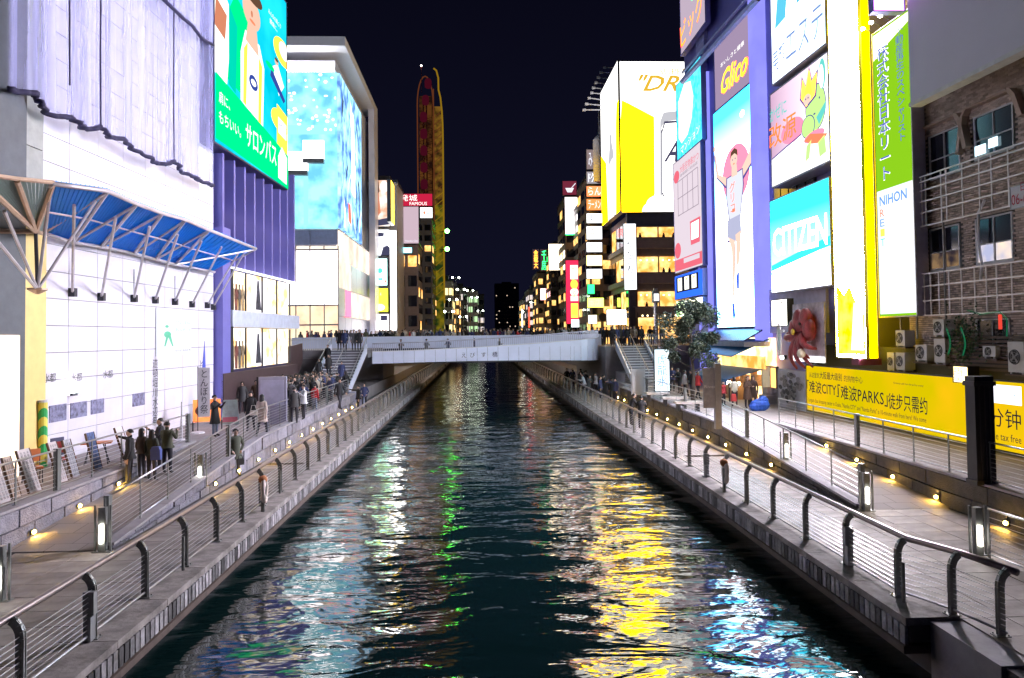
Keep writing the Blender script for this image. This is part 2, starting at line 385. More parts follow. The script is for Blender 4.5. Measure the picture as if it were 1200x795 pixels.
for s, d in SIDES.items():
    nm = 'left' if s < 0 else 'right'
    t = thing('waterside_railing', 'curved post steel cable railing along the %s edge of the canal' % nm, 'railing')
    pm = post_mesh(s); rx = d['r']; ys = [11.15 + 2 * i for i in range(-3, 26)] if s < 0 else [14.1 + 2.02 * i for i in range(0, 23)]
    ys += [ys[-1] + 3 * i for i in range(1, 34)]
    for i, y in enumerate(ys):
        link('post', pm, t, (s * rx, y, 1.03))
    extra = [(8.22, 13.1), (8.42, 12.15)] if s > 0 else []
    for x, y in extra: link('post', pm, t, (x, y, 1.03))
    ipts = lambda off, z: ([(8.42 + off, 12.0, z), (8.22 + off, 13.1, z)] if s > 0 else [(s * (rx + off), 4, z)]) + [(s * (rx + off), y, z) for y in (14.1 if s > 0 else 11, 20, 35, 60, 150)]
    b = B(); b.tube(ipts(.2, 2.09), .06, 8); obj('handrail', b, RAILM, t, True)
    b = B(); b.tube(ipts(0, 1.13), .024, 6); obj('bottom_rail', b, STEEL, t, True)
    for k in range(8): b = B(); b.tube(ipts(-.0, 1.23 + k * .088), .0075, 4, False); obj('cable', b, CABLE, t)
    # boxes and stub posts fixed to some posts
    bx = B(); bx.box((-.09, -.16, .42), (.09, -.05, .80)); bx.box((-.06, -.2, .0), (.06, -.03, .40)); bxm = bx.mesh('outlet_box', mat('grey_box', (.3, .31, .33), .4, .3))
    for y in ys[(4 if s < 0 else 1)::5][:7]: link('outlet_box', bxm, t, (s * (rx), y, 1.04))
    st = B(); st.tube([(0, 0, 0), (0, 0, .72)], .035, 8); stm = st.mesh('stub_post', POSTM)
    for y in ys[(6 if s < 0 else 0)::4][:8]: link('stub_post', stm, t, (s * (rx - .08), y - .32, 1.03))
# wrapped life rings hanging on short posts at the rail
for s, x, y in ((-1, -6.25, 22.29), (1, 7.62, 23.6)):
    t = thing('life_ring_post', 'pale life ring wrapped in cloth on a stub post at the %s canal railing' % ('left' if s < 0 else 'right'), 'life ring', (x, y, 1.03))
    b = B(); b.tube([(0, 0, 0), (0, 0, .75)], .06, 8); obj('post', b, POSTM, t)
    b = B(); b.tube([(.04 + .0 * i, .16 * math.sin(2 * math.pi * i / 14), .62 + .33 * math.cos(2 * math.pi * i / 14)) for i in range(15)], [.07 + .015 * math.sin(i * 2.3) for i in range(15)], 7, False); obj('ring', b, mat('ring_cloth', (.75, .66, .62), .8, var=.3, scale=9), t, True)
    b = B(); b.ball((0, 0, .92), (.13, .15, .12)); obj('cover', b, mat('orange_cloth', (.45, .16, .06), .8, var=.3, scale=9), t, True)
# ---------------------------------------------------------------- bar fences on the ramps and terraces
def fence(label, pts, zf, bars=7, step=1.8, h=1.08, ends=(1, 1), wide=0, group='bar fences on the ramps and terraces'):
    t = thing('bar_fence', label, 'fence', (0, 0, 0), 0, group); P = [Vector((x, y, zf(y))) for x, y in pts]
    pb = B(); pb.box((-.012, -.028, 0), (.012, .028, h)); pb.box((-.05, -.05, 0), (.05, .05, .012)); pm = pb.mesh('post', POSTM)
    wb = B(); wb.box((-.06, -.09, 0), (.06, .09, h + .04)).box((-.02, .14, 0), (.02, .16, h)).box((-.02, -.16, 0), (.02, -.14, h)); wm = wb.mesh('wide_post', POSTM)
    cnt = 0
    for a, e in zip(P, P[1:]):
        n = max(1, round((e - a).length / step)); rz = math.atan2(-(e - a).x, (e - a).y)
        for i in range(n + 1):
            if i == n and e is not P[-1]: continue
            p = a.lerp(e, i / n); p.z = zf(p.y)
            w_ = (cnt % 5 == 0 and wide); link('wide_post' if w_ else 'post', wm if w_ else pm, t, p, rz); cnt += 1
    Q = []
    for a, e in zip(P, P[1:]):
        for i in range(8): p = a.lerp(e, i / 8); p.z = zf(p.y); Q.append(p)
    Q.append(P[-1])
    U = lambda z: [q + Vector((0, 0, z)) for q in Q]
    b = B(); b.tube(U(h), .027, 6); obj('top_rail', b, STEEL, t, True)
    b = B(); b.tube(U(.1), .018, 5); obj('bottom_rail', b, STEEL, t, True)
    for k in range(bars): b = B(); b.tube(U(.2 + k * (h - .26) / bars), .0085, 4, False); obj('rail_bar', b, CABLE, t)
    return t
def lamp_post(label, x, y, z):
    t = thing('bollard_lamp', label, 'lamp post', (x, y, z), 0, 'tube lamps in the fence ends')
    b = B(); b.box((-.08, -.07, 0), (.08, .07, 1.05)).box((-.2, -.02, 0), (-.16, .02, 1.1)).box((.16, -.02, 0), (.2, .02, 1.1)).box((-.22, -.1, 0), (.22, .1, .02)); obj('housing', b, POSTM, t)
    b = B(); b.tube([(0, -.1, .22), (0, -.1, .66)], .035, 8); obj('tube', b, ETUBE, t)
    b = B(); b.tube([(.1, -.02, .22), (.1, -.02, .66)], .012, 5).tube([(-.1, -.02, .22), (-.1, -.02, .66)], .012, 5); obj('guard', b, STEEL, t)
dl, dr = SIDES[-1], SIDES[1]
fl = lambda y: dl['ramp'](y) + .13
fr = lambda y: dr['ramp'](y) + .13
fence('bar fence on the left ramp wall running up towards the bridge stairs', [(-9.0, 18.9), (-9.0, 52.5)], fl, wide=1)
fence('bar fence on top of the left terrace wall beside the leaning placards', [(-11.5, 12), (-11.5, 30.6)], lambda y: TZ + .04, wide=1)
fence('short bar fence in the near left corner ending in a lit tube lamp', [(-9.3, 9), (-9.3, 15.0)], lambda y: 1.0)
fence('bar fence on the right ramp wall running up towards the bridge stairs', [(10.78, 21.2), (10.78, 56)], fr, bars=5, wide=1)
fence('bar fence on the right terrace in front of the yellow banner', [(13.4, 9), (13.4, 33.6)], lambda y: TZ + .04, wide=1)
fence('short bar fence turning away in the near right corner by a tube lamp', [(11.1, 16.3), (11.6, 9)], lambda y: 1.0)
lamp_post('tube lamp post at the lower end of the left ramp fence', -8.95, 18.55, 1.0)
lamp_post('tube lamp post in the left ramp fence behind the photographing group', -9.0, 25.02, 1.25)
lamp_post('tube lamp post in the near left corner of the deck', -9.3, 15.25, 1.0)
lamp_post('tube lamp post at the lower end of the right ramp fence', 10.75, 20.9, 1.0)
lamp_post('tube lamp post part way up the right ramp fence', 10.78, 26.5, 1.4)
lamp_post('tube lamp post at the near right corner of the deck', 11.05, 16.6, 1.0)
# ---------------------------------------------------------------- little yellow lights at the foot of the walls
ORD = ('nearest', 'second nearest', 'third nearest', 'fourth nearest', 'fifth nearest', 'sixth nearest', 'seventh nearest', 'eighth nearest', 'ninth nearest', 'tenth nearest', 'third farthest', 'second farthest', 'farthest')
def wall_light(x, y, z, s, label, big=1):
    t = thing('wall_light', label, 'wall light', (x, y, z), 0, 'yellow lights at the foot of the stone walls')
    b = B(); b.box((-.02, -.09, -.06), (.03, .09, .06)); obj('housing', b, DARK, t)
    b = B(); b.ball((-s * .03, 0, 0), (.035, .07, .045), 8, 4); obj('lens', b, emi('wall_light_glow', (1., .56, .08), 130.), t)
for x in (52, 103, 147): pass
for i, y in enumerate((19.8, 22.0, 24.3)): wall_light(-11.28, y, dl['ramp'](y) + .12, -1, ('nearest', 'second', 'third')[i] + ' yellow wall light on the terrace wall along the left ramp')
for i in range(13): wall_light(-8.79, 25.7 + 2.46 * i, 1.22, -1, ORD[i] + ' yellow wall light low on the ramp wall facing the left deck')
for i, y in enumerate((18.7, 21.6, 23.9, 26.2, 28.5)): wall_light(13.2, y, dr['ramp'](y) + .14, 1, ('nearest', 'second', 'third', 'fourth', 'fifth')[i] + ' yellow wall light on the terrace wall along the right ramp')
for i in range(13): wall_light(10.54, 27.2 + 2.52 * i, 1.22, 1, ORD[i] + ' yellow wall light low on the ramp wall facing the right deck')
# ---------------------------------------------------------------- the bridge
BW = mat('bridge_panel', (.76, .80, .97), .4, .1, var=.07, scale=.7)
bridge = thing('footbridge', 'pale lilac curved footbridge crossing the canal with baluster railing', 'bridge', (0, 66, 0))
def brz(x):  # top of the girder along the near edge (local)
    u = (x + 9.2) / 19.4; return 4.72 + .30 * u + .62 * u * u
def bre(x):  # plan curve of near edge: straight then rounded at the right
    return 0 if x < 9.0 else 1.9 * (1 - math.sqrt(max(0, 1 - ((x - 9.0) / 1.7) ** 2)))
XS = [-9.2 + i * .905 for i in range(20)] + [8.3, 8.9, 9.5, 9.95, 10.3, 10.55, 10.68]
XS = sorted(set([x for x in XS if x < 8.1] + [8.3, 8.9, 9.5, 9.95, 10.3, 10.55, 10.68]))
for a, e in zip(XS, XS[1:]):
    ya, ye = bre(a), bre(e); g = .012; zb0 = 3.72 + .12 * math.sin((a + 9.2) / 19.9 * math.pi)
    bb = B(); bb.hexa([(a + g, ya, zb0), (e - g, ye, zb0), (e - g, ye + .1, zb0), (a + g, ya + .1, zb0), (a + g, ya - .0, brz(a)), (e - g, ye, brz(e)), (e - g, ye + .1, brz(e)), (a + g, ya + .1, brz(a))])
    obj('girder_panel', bb, BW, bridge)
b = B()
for a, e in zip(XS, XS[1:]): b.hexa([(a, bre(a) + .14, 3.7), (e, bre(e) + .14, 3.7), (e, 13.8, 3.7), (a, 13.8, 3.7), (a, bre(a) + .14, 4.05), (e, bre(e) + .14, 4.05), (e, 13.8, 4.05), (a, 13.8, 4.05)])
obj('bridge_deck', b, DARK, bridge); b = B(); b.box((-9.2, 8.16, 4.06), (10.6, 13.8, 5.0)); obj('upper_deck', b, DARK, bridge)
b = B(); b.tube([(x, bre(x) + .05, brz(x) + .03) for x in XS], .05, 6); obj('kerb_rail', b, WHITE, bridge)
b = B(); b.tube([(x, bre(x) + .08, brz(x) + .73) for x in XS], .055, 8); obj('handrail', b, mat('bridge_rail_paint', (.6, .6, .72), .35, .4), bridge, True)
b = B(); x = -9.15
while x < 10.66:
    b.tube([(x, bre(x) + .08, brz(x)), (x, bre(x) + .08, brz(x) + .7)], .032, 4); x += .17 if x < 9 else .09
o = obj('baluster_row', b, mat('bridge_rail_paint', (.6, .6, .72)), bridge); o['kind'] = 'stuff'
b = B()
for i in range(24): 
    x = -18 + i * 1.25; b.box((x, 8.0, 5.0), (x + 1.22, 8.15, 6.06))
    if i < 23: pass
for i in range(24):
    x = -18 + i * 1.25; bb = B(); bb.box((x, 8.0, 4.9), (x + 1.235, 8.15, 6.06)); obj('parapet_panel', bb, BW, bridge)
txt(bridge, 'え', -1.5, 4.15, .42, .42, EDK, -.03); txt(bridge, 'び', -0.76, 4.15, .42, .42, EDK, -.03)
txt(bridge, 'す', 0.2, 4.17, .42, .42, EDK, -.03); txt(bridge, '橋', 1.16, 4.17, .45, .45, EDK, -.03)
# street level behind the bridge
b = B(); b.box((-60, 74.2, .86), (-9.3, 84, 4.97)).box((10.8, 64.5, .86), (60, 84, 4.97)).box((-9.29, 79.9, 4.3), (10.79, 84, 4.97)).box((-60, 84.01, .86), (-12, 330, 4.0)).box((12.9, 84.01, .86), (60, 330, 4.0))
b.box((-60, 64.5, 4.3), (-9.3, 74.19, 4.97)).box((-60, 64.52, .9), (-12.6, 65.2, 4.28)); struct('upper_street', b, mat('street_paving', (.2, .19, .21), .6))
# stairs
def stairs(nm, label, x0, x1, ya, za, yb, zb, n=15):
    t = thing('stairway', label, 'stairs', (0, 0, 0)); 
    for i in range(n):
        y = ya + (yb - ya) * i / n; z = za + (zb - za) * (i + 1) / n
        b = B(); b.box((x0, y, z - .045), (x1, y + (yb - ya) / n + .03, z)); b.cur = 1; b.box((x0, y + .05, z - .24), (x1, y + (yb - ya) / n + .03, z - .046)); obj('step', b, [mat('stair_tread', (.62, .62, .68), .6, var=.12), mat('stair_riser_shade', (.16, .16, .19), .7)], t)  # shading of the steps put into the colours: pale treads, dark risers
    for k, x in enumerate((x0 - .12, x1 + .02)):
        b = B(); b.prism([(x, ya, za - .1), (x, ya, za + .45), (x, yb, zb + .5), (x, yb, zb - .3)], (.1, 0, 0)); obj('stringer', b, BW, t)
    for x in (x0 - .07, (x0 + x1) / 2, x1 + .07):
        b = B(); b.tube([(x, ya - .3, za + .95), (x, ya, za + 1.), (x, yb, zb + 1.), (x, yb + .6, zb + 1.)], .035, 6)
        for i in range(6): q = i / 5; b.tube([(x, ya + (yb - ya) * q, za + (zb - za) * q), (x, ya + (yb - ya) * q, za + (zb - za) * q + 1)], .02, 5)
        obj('handrail', b, STEEL, t, True)
    return t
stairs('l', 'wide pale stairway with steel handrails climbing to the left end of the bridge', -12.3, -9.5, 55.5, TZ, 64.4, 4.98)
stairs('r', 'pale stairway with green tinted handrails climbing to the right end of the bridge', 11.75, 14.1, 57.6, TZ + .3, 64.4, 4.98, 14)
b = B(); b.box((11.0, 57.3, TZ), (15, 64.4, TZ + .28)).box((11.6, 60, TZ + .28), (14.2, 64.3, 2.9)); tag(obj('stair_base', b, CONC), 'low concrete base under the right bank stairway', 'stair base')
b = B(); b.box((15.2, 63.9, 4.2), (17.6, 64.4, 5.0)); 
x = 14.3
while x < 17.4: b.tube([(x, 64.2, 5.0), (x, 64.2, 5.95)], .018, 4); x += .16
b.tube([(14.2, 64.2, 5.98), (17.6, 64.2, 5.98)], .04, 6); tag(obj('balcony_railing', b, STEEL), 'grey upright bar railing beside the top of the right stairway', 'railing')
b = B(); x = -18
while x < -12.4: b.tube([(x, 64.6, 4.9), (x, 64.6, 5.85)], .018, 4); x += .16
b.tube([(-18, 64.6, 5.87), (-12.4, 64.6, 5.87)], .04, 6); tag(obj('balcony_railing', b, WHITE), 'white upright bar railing beside the top of the left stairway', 'railing')
# brown sloping parapet and ramp on the left
b = B(); b.prism([(-15.6, 46, TZ), (-15.6, 46, 4.56), (-13.9, 60, 5.6), (-13.9, 60, 4.2), (-14, 57, TZ)], (.15, 0, 0)); tag(obj('sloping_parapet', b, BROWN), 'dark brown solid parapet sloping up beside the left stairs', 'parapet')
# ================================================================ LEFT BANK BUILDINGS
LA = 87.48
# ---- white panelled building with net
t = thing('panelled_building', 'white panelled blank walled building behind the blue canopy', 'building', (-14.46,25.44,8.8), LA)
LB0 = t
org = (-10.57,8.8); s1 = (4.22,10.36)[0] - org[0]; zo = org[1]
b = B(); b.box((-9, .06, .9 - zo), (s1, 14, 30 - zo)); obj('core', b, GROUT, t)
nx = 8; pw = s1 / nx; ph = .92
pb = B(); pb.box((.012, 0, .012), (pw - .012, .058, ph - .012)); pm = pb.mesh('wall_panel', LILAC)
for i in range(nx):
    for j in range(30): o = link('wall_panel', pm, t, (i * pw, random.uniform(-.003, .003), 1.93 - zo + j * ph))
pb = B(); pb.box((.01, -.25, .012), (1.2, .058, ph * 2 - .012)); pm2 = pb.mesh('pier_panel', mat('grey_green_panel', (.36, .37, .35), .5))
for j in range(6):
    for i in range(1): link('pier_panel', pm2, t, (-1.25, 0, 10.4 - zo + j * ph * 2))
b = B(); b.box((-5, -.5, 1.9 - zo), (-1.3, .058, 30 - zo)); obj('dark_side_wall', b, mat('slate_wall', (.10, .11, .13), .5), t)
b = B(); b.box((-1.6, -.35, 1.93 - zo), (.0, .056, 10.2 - zo)); obj('pillar', b, mat('cream_lamplit_cladding', (.85, .64, .25), .5, var=.08), t)  # warm lamplight on the pillar is painted in as yellow cream
b = B(); b.box((-5, -.55, 1.93 - zo), (-1.62, .0, 6.2 - zo)); obj('lit_shopfront', b, emi('shop_front_cream', (1., .72, .5), .9, var=.3, scale=.8), t)
b = B(); b.box((-3.2, -.6, 2.0 - zo), (-2.5, -.552, 5.4 - zo)); o = obj('banner_strip', b, emi('lilac_print', (.75, .65, .85), .9), t)
# prints low on the wall
def wp(px, py): return None
for k, (q, r_, lab) in enumerate((((-9.82,3.26), (-8.85,3.83), 'city'), ((-8.59,3.27), (-7.58,3.81), 'city'), ((-7.29,3.28), (-6.42,3.81), 'city'), ((-4.21,3.28), (-3.21,3.8), 'city'))):
    b = B(); b.box((q[0] - org[0], -.03, q[1] - zo), (r_[0] - org[0], -.002, r_[1] - zo)); obj('photo_print', b, mat('photo_print', (.2, .2, .32), .4, var=.95, scale=7), t)
q, r_ = (-2.14,5.28), (1.48,7.41)
pt = thing('wall_poster', 'pale poster with a green figure and lines of text on the white wall', 'poster', (-14.05,33.76,5.28), LA)
W_, H_ = r_[0] - q[0], r_[1] - q[1]
b = B(); b.box((0, 0, 0), (W_, .02, H_)); obj('sheet', b, mat('poster_sheet', (.72, .76, .80), .5, var=.04), pt)
PG = mat('print_green', (.1, .5, .3), .5); PB = mat('print_black', (.03, .03, .05), .5)
art(pt, W_, H_, [(PG, ell(.3, .45, .1, .07)), (PG, ell(.28, .62, .05, .03)), (PG, [(.2, .2), (.24, .2), (.34, .45), (.28, .5)]), (PG, [(.3, .42), (.42, .2), (.46, .2), (.36, .5)])])
txt(pt, 'どうぶつえんに', W_ * .5, H_ * .68, W_ * .46, H_ * .07, PG, -.03); txt(pt, '会いに行こう', W_ * .5, H_ * .52, W_ * .44, H_ * .07, PG, -.03); txt(pt, 'なんば 水辺の市', W_ * .5, H_ * .08, W_ * .46, H_ * .05, PB, -.03)
for (px, py, s_, hh) in (): pass
q = (-2.51,2.28); txt(t, '道頓堀川水辺祭', q[0] - org[0], q[1] - zo, .5, 2.9, PB, -.02, vert=True)
q = (2.39,2.96); txt(t, 'とんぼり', q[0] - org[0], q[1] - zo, .5, 2.0, PB, -.02, vert=True)
for p_ in ((-10.16,4.62), (-8.6,4.56), (-6.49,4.56)): txt(t, '水都', p_[0] - org[0], p_[1] - zo, .7, .3, PB, -.02)
q = (2.7,4.21); b = B(); b.prism([(q[0] - org[0], -.02, q[1] - zo), (q[0] - org[0] + .5, -.02, q[1] - zo), (q[0] - org[0] + .35, -.02, q[1] - zo + 1.7)], (0, .015, 0)); obj('blue_flag_print', b, mat('print_blue', (.05, .08, .5), .5), t)
# striped column
t = thing('striped_column', 'thin column wrapped in green and yellow diagonal stripes', 'column', (-14.03,25.13,2.39), LA)
m_, nt_, out_ = _new('stripe_wrap'); N = nt_.nodes.new
p_ = N('ShaderNodeBsdfPrincipled'); wv = N('ShaderNodeTexWave'); wv.bands_direction = 'DIAGONAL'; wv.inputs['Scale'].default_value = 1.1; cr = N('ShaderNodeValToRGB'); cr.color_ramp.interpolation = 'CONSTANT'
cr.color_ramp.elements[0].color = (.03, .45, .12, 1); cr.color_ramp.elements[1].color = (.85, .75, .12, 1); cr.color_ramp.elements[1].position = .5
tt = N('ShaderNodeTexCoord'); nt_.links.new(tt.outputs['Object'], wv.inputs[0]); nt_.links.new(wv.outputs[1], cr.inputs[0]); nt_.links.new(cr.outputs[0], p_.inputs[0]); nt_.links.new(p_.outputs[0], out_.inputs[0])
b = B(); b.tube([(0, 0, -.4), (0, 0, 1.65)], .14, 12); obj('shaft', b, m_, t); b = B(); b.tube([(0, 0, 1.65), (0, 0, 1.72)], .17, 12); obj('cap', b, WHITE, t)
# ---- net hanging over the facade: gathered sheet with a dark scalloped hem
t = thing('scaffold_net', 'sheer lilac construction net draped over the white wall with a dark scalloped hem', 'net', (0, 0, 0))
m_, nt_, out_ = _new('sheer_net'); N = nt_.nodes.new; L = nt_.links.new
mx = N('ShaderNodeMixShader'); tr = N('ShaderNodeBsdfTransparent'); df = N('ShaderNodeBsdfDiffuse'); df.inputs[0].default_value = (.5, .5, .86, 1)
tt = N('ShaderNodeTexCoord'); mp = N('ShaderNodeMapping'); mp.inputs['Scale'].default_value = (1, 1, .08); ns = N('ShaderNodeTexNoise'); ns.inputs['Scale'].default_value = 2.2; ns.inputs['Detail'].default_value = 4
mr = N('ShaderNodeMapRange'); mr.inputs[1].default_value = .3; mr.inputs[2].default_value = .7; mr.inputs[3].default_value = .2; mr.inputs[4].default_value = .46
L(tt.outputs['Object'], mp.inputs[0]); L(mp.outputs[0], ns.inputs['Vector']); L(ns.outputs['Fac'], mr.inputs[0]); L(mr.outputs[0], mx.inputs[0]); L(tr.outputs[0], mx.inputs[1]); L(df.outputs[0], mx.inputs[2]); L(mx.outputs[0], out_.inputs[0])
hem = [(-13.84,22.65,13.42), (-13.81,23.34,13.54), (-13.77,24.07,13.73), (-13.77,24.25,13.46), (-13.74,24.95,13.28), (-13.69,26.09,13.56), (-13.67,26.5,13.41), (-13.64,27.02,13.41), (-13.61,27.9,13.77), (-13.59,28.25,13.49), (-13.55,29.22,13.65), (-13.5,30.39,13.51), (-13.43,31.97,13.4), (-13.39,32.89,13.5), (-13.35,33.79,13.86), (-13.32,34.39,13.57), (-13.26,35.85,13.57), (-13.2,37.02,13.57), (-13.15,38.27,13.65)]
hp = []
for a, e in zip(hem, hem[1:]):
    a, e = Vector(a), Vector(e)
    for i in range(6): hp.append(a.lerp(e, i / 6))
hp.append(Vector(hem[-1]))
nb = B(); rows = 14; ZT = 27.5; n0 = len(hp)
for j in range(rows + 1):
    for i, p in enumerate(hp):
        q = j / rows; z = p.z + (ZT - p.z) * q
        fold = (.10 * math.sin(i * 1.9) + .08 * math.sin(i * .73 + 1)) * (1 - .6 * q)
        nb.v.append((p.x + fold + .05, p.y, z))
for j in range(rows):
    for i in range(n0 - 1): nb.f.append((j * n0 + i, j * n0 + i + 1, (j + 1) * n0 + i + 1, (j + 1) * n0 + i)); nb.m.append(0)
obj('net_sheet', nb, m_, t, True)
HEM = mat('net_hem_rope', (.03, .025, .07), .8)
b = B(); b.tube([nb.v[i] for i in range(n0)], .085, 6); obj('hem', b, HEM, t, True)
for p0 in ((-13.42,27.53,13.67), (-13.16,33.42,13.77), (-13.51,25.63,14.51)):
    b = B(); b.tube([(p0[0], p0[1], p0[2]), (p0[0] - .05, p0[1] + .05, p0[2] + 3), (p0[0], p0[1], 27)], .03, 5); obj('seam_rope', b, HEM, t)
h2 = [(-13.03,31.82,20.24), (-12.98,33.02,20.26), (-12.94,33.87,20.25), (-12.9,34.77,20.31), (-12.85,35.91,20.13), (-12.79,37.24,20.36)]
b = B(); k = len(h2); b.v = [p for p in h2] + [(p[0], p[1], 27) for p in h2]; b.f = [(i, i + 1, k + i + 1, k + i) for i in range(k - 1)]; b.m = [0] * (k - 1); obj('upper_net_sheet', b, m_, t)
b = B(); b.tube(h2, .08, 6); obj('upper_hem', b, HEM, t, True)
# ---- blue canopy with struts
t = thing('glass_canopy', 'folded bright blue canopy on white tubular struts along the panelled wall', 'canopy', (0, 0, 0))
BLUE = translucent('canopy_blue_sheet', (.03, .45, .95), .7); CTAN = translucent('canopy_grey_sheet', (.35, .45, .42), .6)
outer = [(-11.1,20.19,10.14), (-11.1,23.19,10.52), (-11.1,25.13,10.47), (-11.1,27.14,10.49), (-11.1,29.24,10.58), (-11.1,31.8,10.55), (-11.1,38.44,10.54)]
inner = [(-14.17,25.3,9.57), (-14.1,26.98,9.47), (-14.02,28.79,9.54), (-13.91,31.28,9.55), (-13.83,33.11,9.5), (-13.74,35.01,9.46), (-13.55,39.44,9.49)]
TUBW = mat('canopy_white_tube', (.6, .56, .6), .4, .2)
for i in range(6):
    a, c, d_, e = outer[i], outer[i + 1], inner[i + 1], inner[i]
    mid = tuple((Vector(a) + Vector(c) + Vector(d_) + Vector(e)) / 4 + Vector((0, 0, .28)))
    b = B()
    N_ = 12
    for j in range(N_):    # ribbed sheet strips
        q0, q1 = j / N_, (j + .86) / N_
        A, A2 = Vector(a).lerp(Vector(c), q0), Vector(a).lerp(Vector(c), q1); E_, E2 = Vector(e).lerp(Vector(d_), q0), Vector(e).lerp(Vector(d_), q1)
        b.hexa([tuple(E_), tuple(E2), tuple(A2), tuple(A), tuple(E_ + Vector((0, 0, .05))), tuple(E2 + Vector((0, 0, .05))), tuple(A2 + Vector((0, 0, .05))), tuple(A + Vector((0, 0, .05)))])
        q0, q1 = (j + .86) / N_, (j + 1) / N_
        A, A2 = Vector(a).lerp(Vector(c), q0), Vector(a).lerp(Vector(c), q1); E_, E2 = Vector(e).lerp(Vector(d_), q0), Vector(e).lerp(Vector(d_), q1); u = Vector((0, 0, .04)); u2 = Vector((0, 0, .08))
        b.hexa([tuple(E_ + u), tuple(E2 + u), tuple(A2 + u), tuple(A + u), tuple(E_ + u2), tuple(E2 + u2), tuple(A2 + u2), tuple(A + u2)])
    obj('roof_sheet', b, BLUE, t)
    dn = Vector((0, 0, -.06))
    for p0, p1, r_ in ((Vector(e), Vector(c), .05), (Vector(e), Vector(a), .06), (Vector(e).lerp(Vector(a), .5), Vector(d_).lerp(Vector(c), .5), .035), (Vector(d_).lerp(Vector(c), .5), Vector(c), .04)):
        b = B(); b.tube([p0 + dn, p1 + dn], r_, 6); obj('rib', b, TUBW, t)
b = B(); b.tube([Vector(p) + Vector((0, 0, -.03)) for p in outer], .07, 6); obj('edge_tube', b, TUBW, t, True)
b = B(); b.tube([Vector(p) + Vector((.05, 0, -.05)) for p in inner], .07, 6); obj('wall_tube', b, TUBW, t, True)
brk = [(-14.28,27.35,7.71), (-14.2,29.24,7.65), (-14.09,31.7,7.71), (-14.01,33.56,7.73), (-13.92,35.47,7.74), (-13.84,37.33,7.7), (-13.76,39.18,7.73), (-13.73,39.96,7.67)]
for i, p in enumerate(brk):
    q = Vector(outer[0]).lerp(Vector(outer[-1]), min(1., (i + .9) / 7.2)); p = Vector(p); top = Vector((q.x - .6, q.y, q.z - .25)); 
    b = B(); b.tube([p, top], .05, 6); obj('strut', b, TUBW, t)
    b = B(); b.box((p.x - .1, p.y - .1, p.z - .15), (p.x + .12, p.y + .1, p.z + .15)); obj('bracket', b, DARK, t)
    if i in (0, 2, 4): b = B(); b.tube([p, (p.x, p.y, p.z + 1.2)], .02, 5); obj('hanger', b, STEEL, t)
# left hub of tan tubes with grey sheet
hub = Vector((-12.6,22.15,9.13)); cb = Vector((-12.6,22.26,7.47))
corners = [Vector((-11.1,17.17,9.74)), Vector((-11.1,18.72,9.93)), Vector((-11.1,20.27,10.16)), Vector((-14,24.99,9.52)), Vector((-14,21.68,9.16))]
for a, e in ((corners[0], corners[1]), (corners[1], corners[2]), (corners[2], corners[3])):
    b = B(); 
    for j in range(8):
        q0, q1 = j / 8, (j + .85) / 8; A, E_ = a.lerp(e, q0), a.lerp(e, q1); u = Vector((0, 0, .05)); b.prism([tuple(hub + u), tuple(A), tuple(E_)], (0, 0, .04))
    obj('grey_sheet', b, CTAN, t)
for p in corners: b = B(); b.tube([hub, p - Vector((0, 0, .05))], .07, 6); obj('hub_arm', b, TAN, t)
b = B(); b.tube([corners[0], corners[1], corners[2]], .06, 6); obj('front_tube', b, TAN, t)
b = B(); b.tube([cb, hub], .05, 6); obj('hub_post', b, DARK, t)
for p in (Vector((-11.3,18.57,9.12)), Vector((-11.3,17.79,8.71)), Vector((-11.5,20.84,9.86)), Vector((-11.5,23.3,10.21))): b = B(); b.tube([cb, p], .045, 6); obj('strut', b, TUBW, t)
b = B(); b.lathe([(.05, -.12), (.26, .0), (.26, .05), (.05, .07)], tuple(cb), 10); obj('strut_plate', b, TAN, t)
# spot lamps washing the white wall from the canopy tail (the bright spots seen low on the wall)
t = thing('wall_washer_lamp', 'small bright floodlight low on the white panelled wall', 'floodlight', (-14.26,27.35,4.14), LA)
b = B(); b.box((-.15, -.1, -.06), (.15, 0, .06)); obj('housing', b, DARK, t); b = B(); b.box((-.13, -.12, .062), (.13, -.01, .08)); obj('lens', b, emi('washer_glow', (1, .97, 1), 60), t)
# ---- dark blue building with fins and the green billboard
P0 = (4.33,10.37); P1 = (17.97,11.81); wC = P1[0] - P0[0]
t = thing('finned_building', 'dark violet building with upright fins and bright display windows below a huge billboard', 'building', (-13.81,40.33,10.37), LA); zo = P0[1]
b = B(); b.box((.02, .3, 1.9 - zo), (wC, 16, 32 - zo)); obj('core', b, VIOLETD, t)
zf0 = (-13.52,46.82,9.91)[2]; zf1 = 17.5
fb = B(); fb.box((-.12, -.35, 0), (.12, .3, zf1 - zf0)); fmh = fb.mesh('fin', VIOLET)
for i in range(9): link('fin', fmh, t, (.35 + i * (wC - .5) / 8, 0, zf0 - zo))
lb_ = B(); lb_.box((-.03, -.1, 0), (.03, 0, 1.1)); lbm = lb_.mesh('slot_light', emi('slot_light', (1, .8, .85), 1.2))
for i in range(8): link('slot_light', lbm, t, (.35 + (i + .35) * (wC - .5) / 8, .28, zf0 - zo + 2.2))
for i in range(7): link('slot_light', lbm, t, (.35 + (i + .35) * (wC - .5) / 8, .28, zf0 - zo + .1)).scale[2] = .5
b = B(); b.box((-.0, -.45, 1.92 - zo), (1.1, .3, zf0 + 2 - zo)); obj('corner_pier', b, VIOLET, t)
b = B(); b.box((1.12, -.35, 1.92 - zo), (1.8, .3, zf0 - zo)); obj('dark_pier', b, BLACK, t)
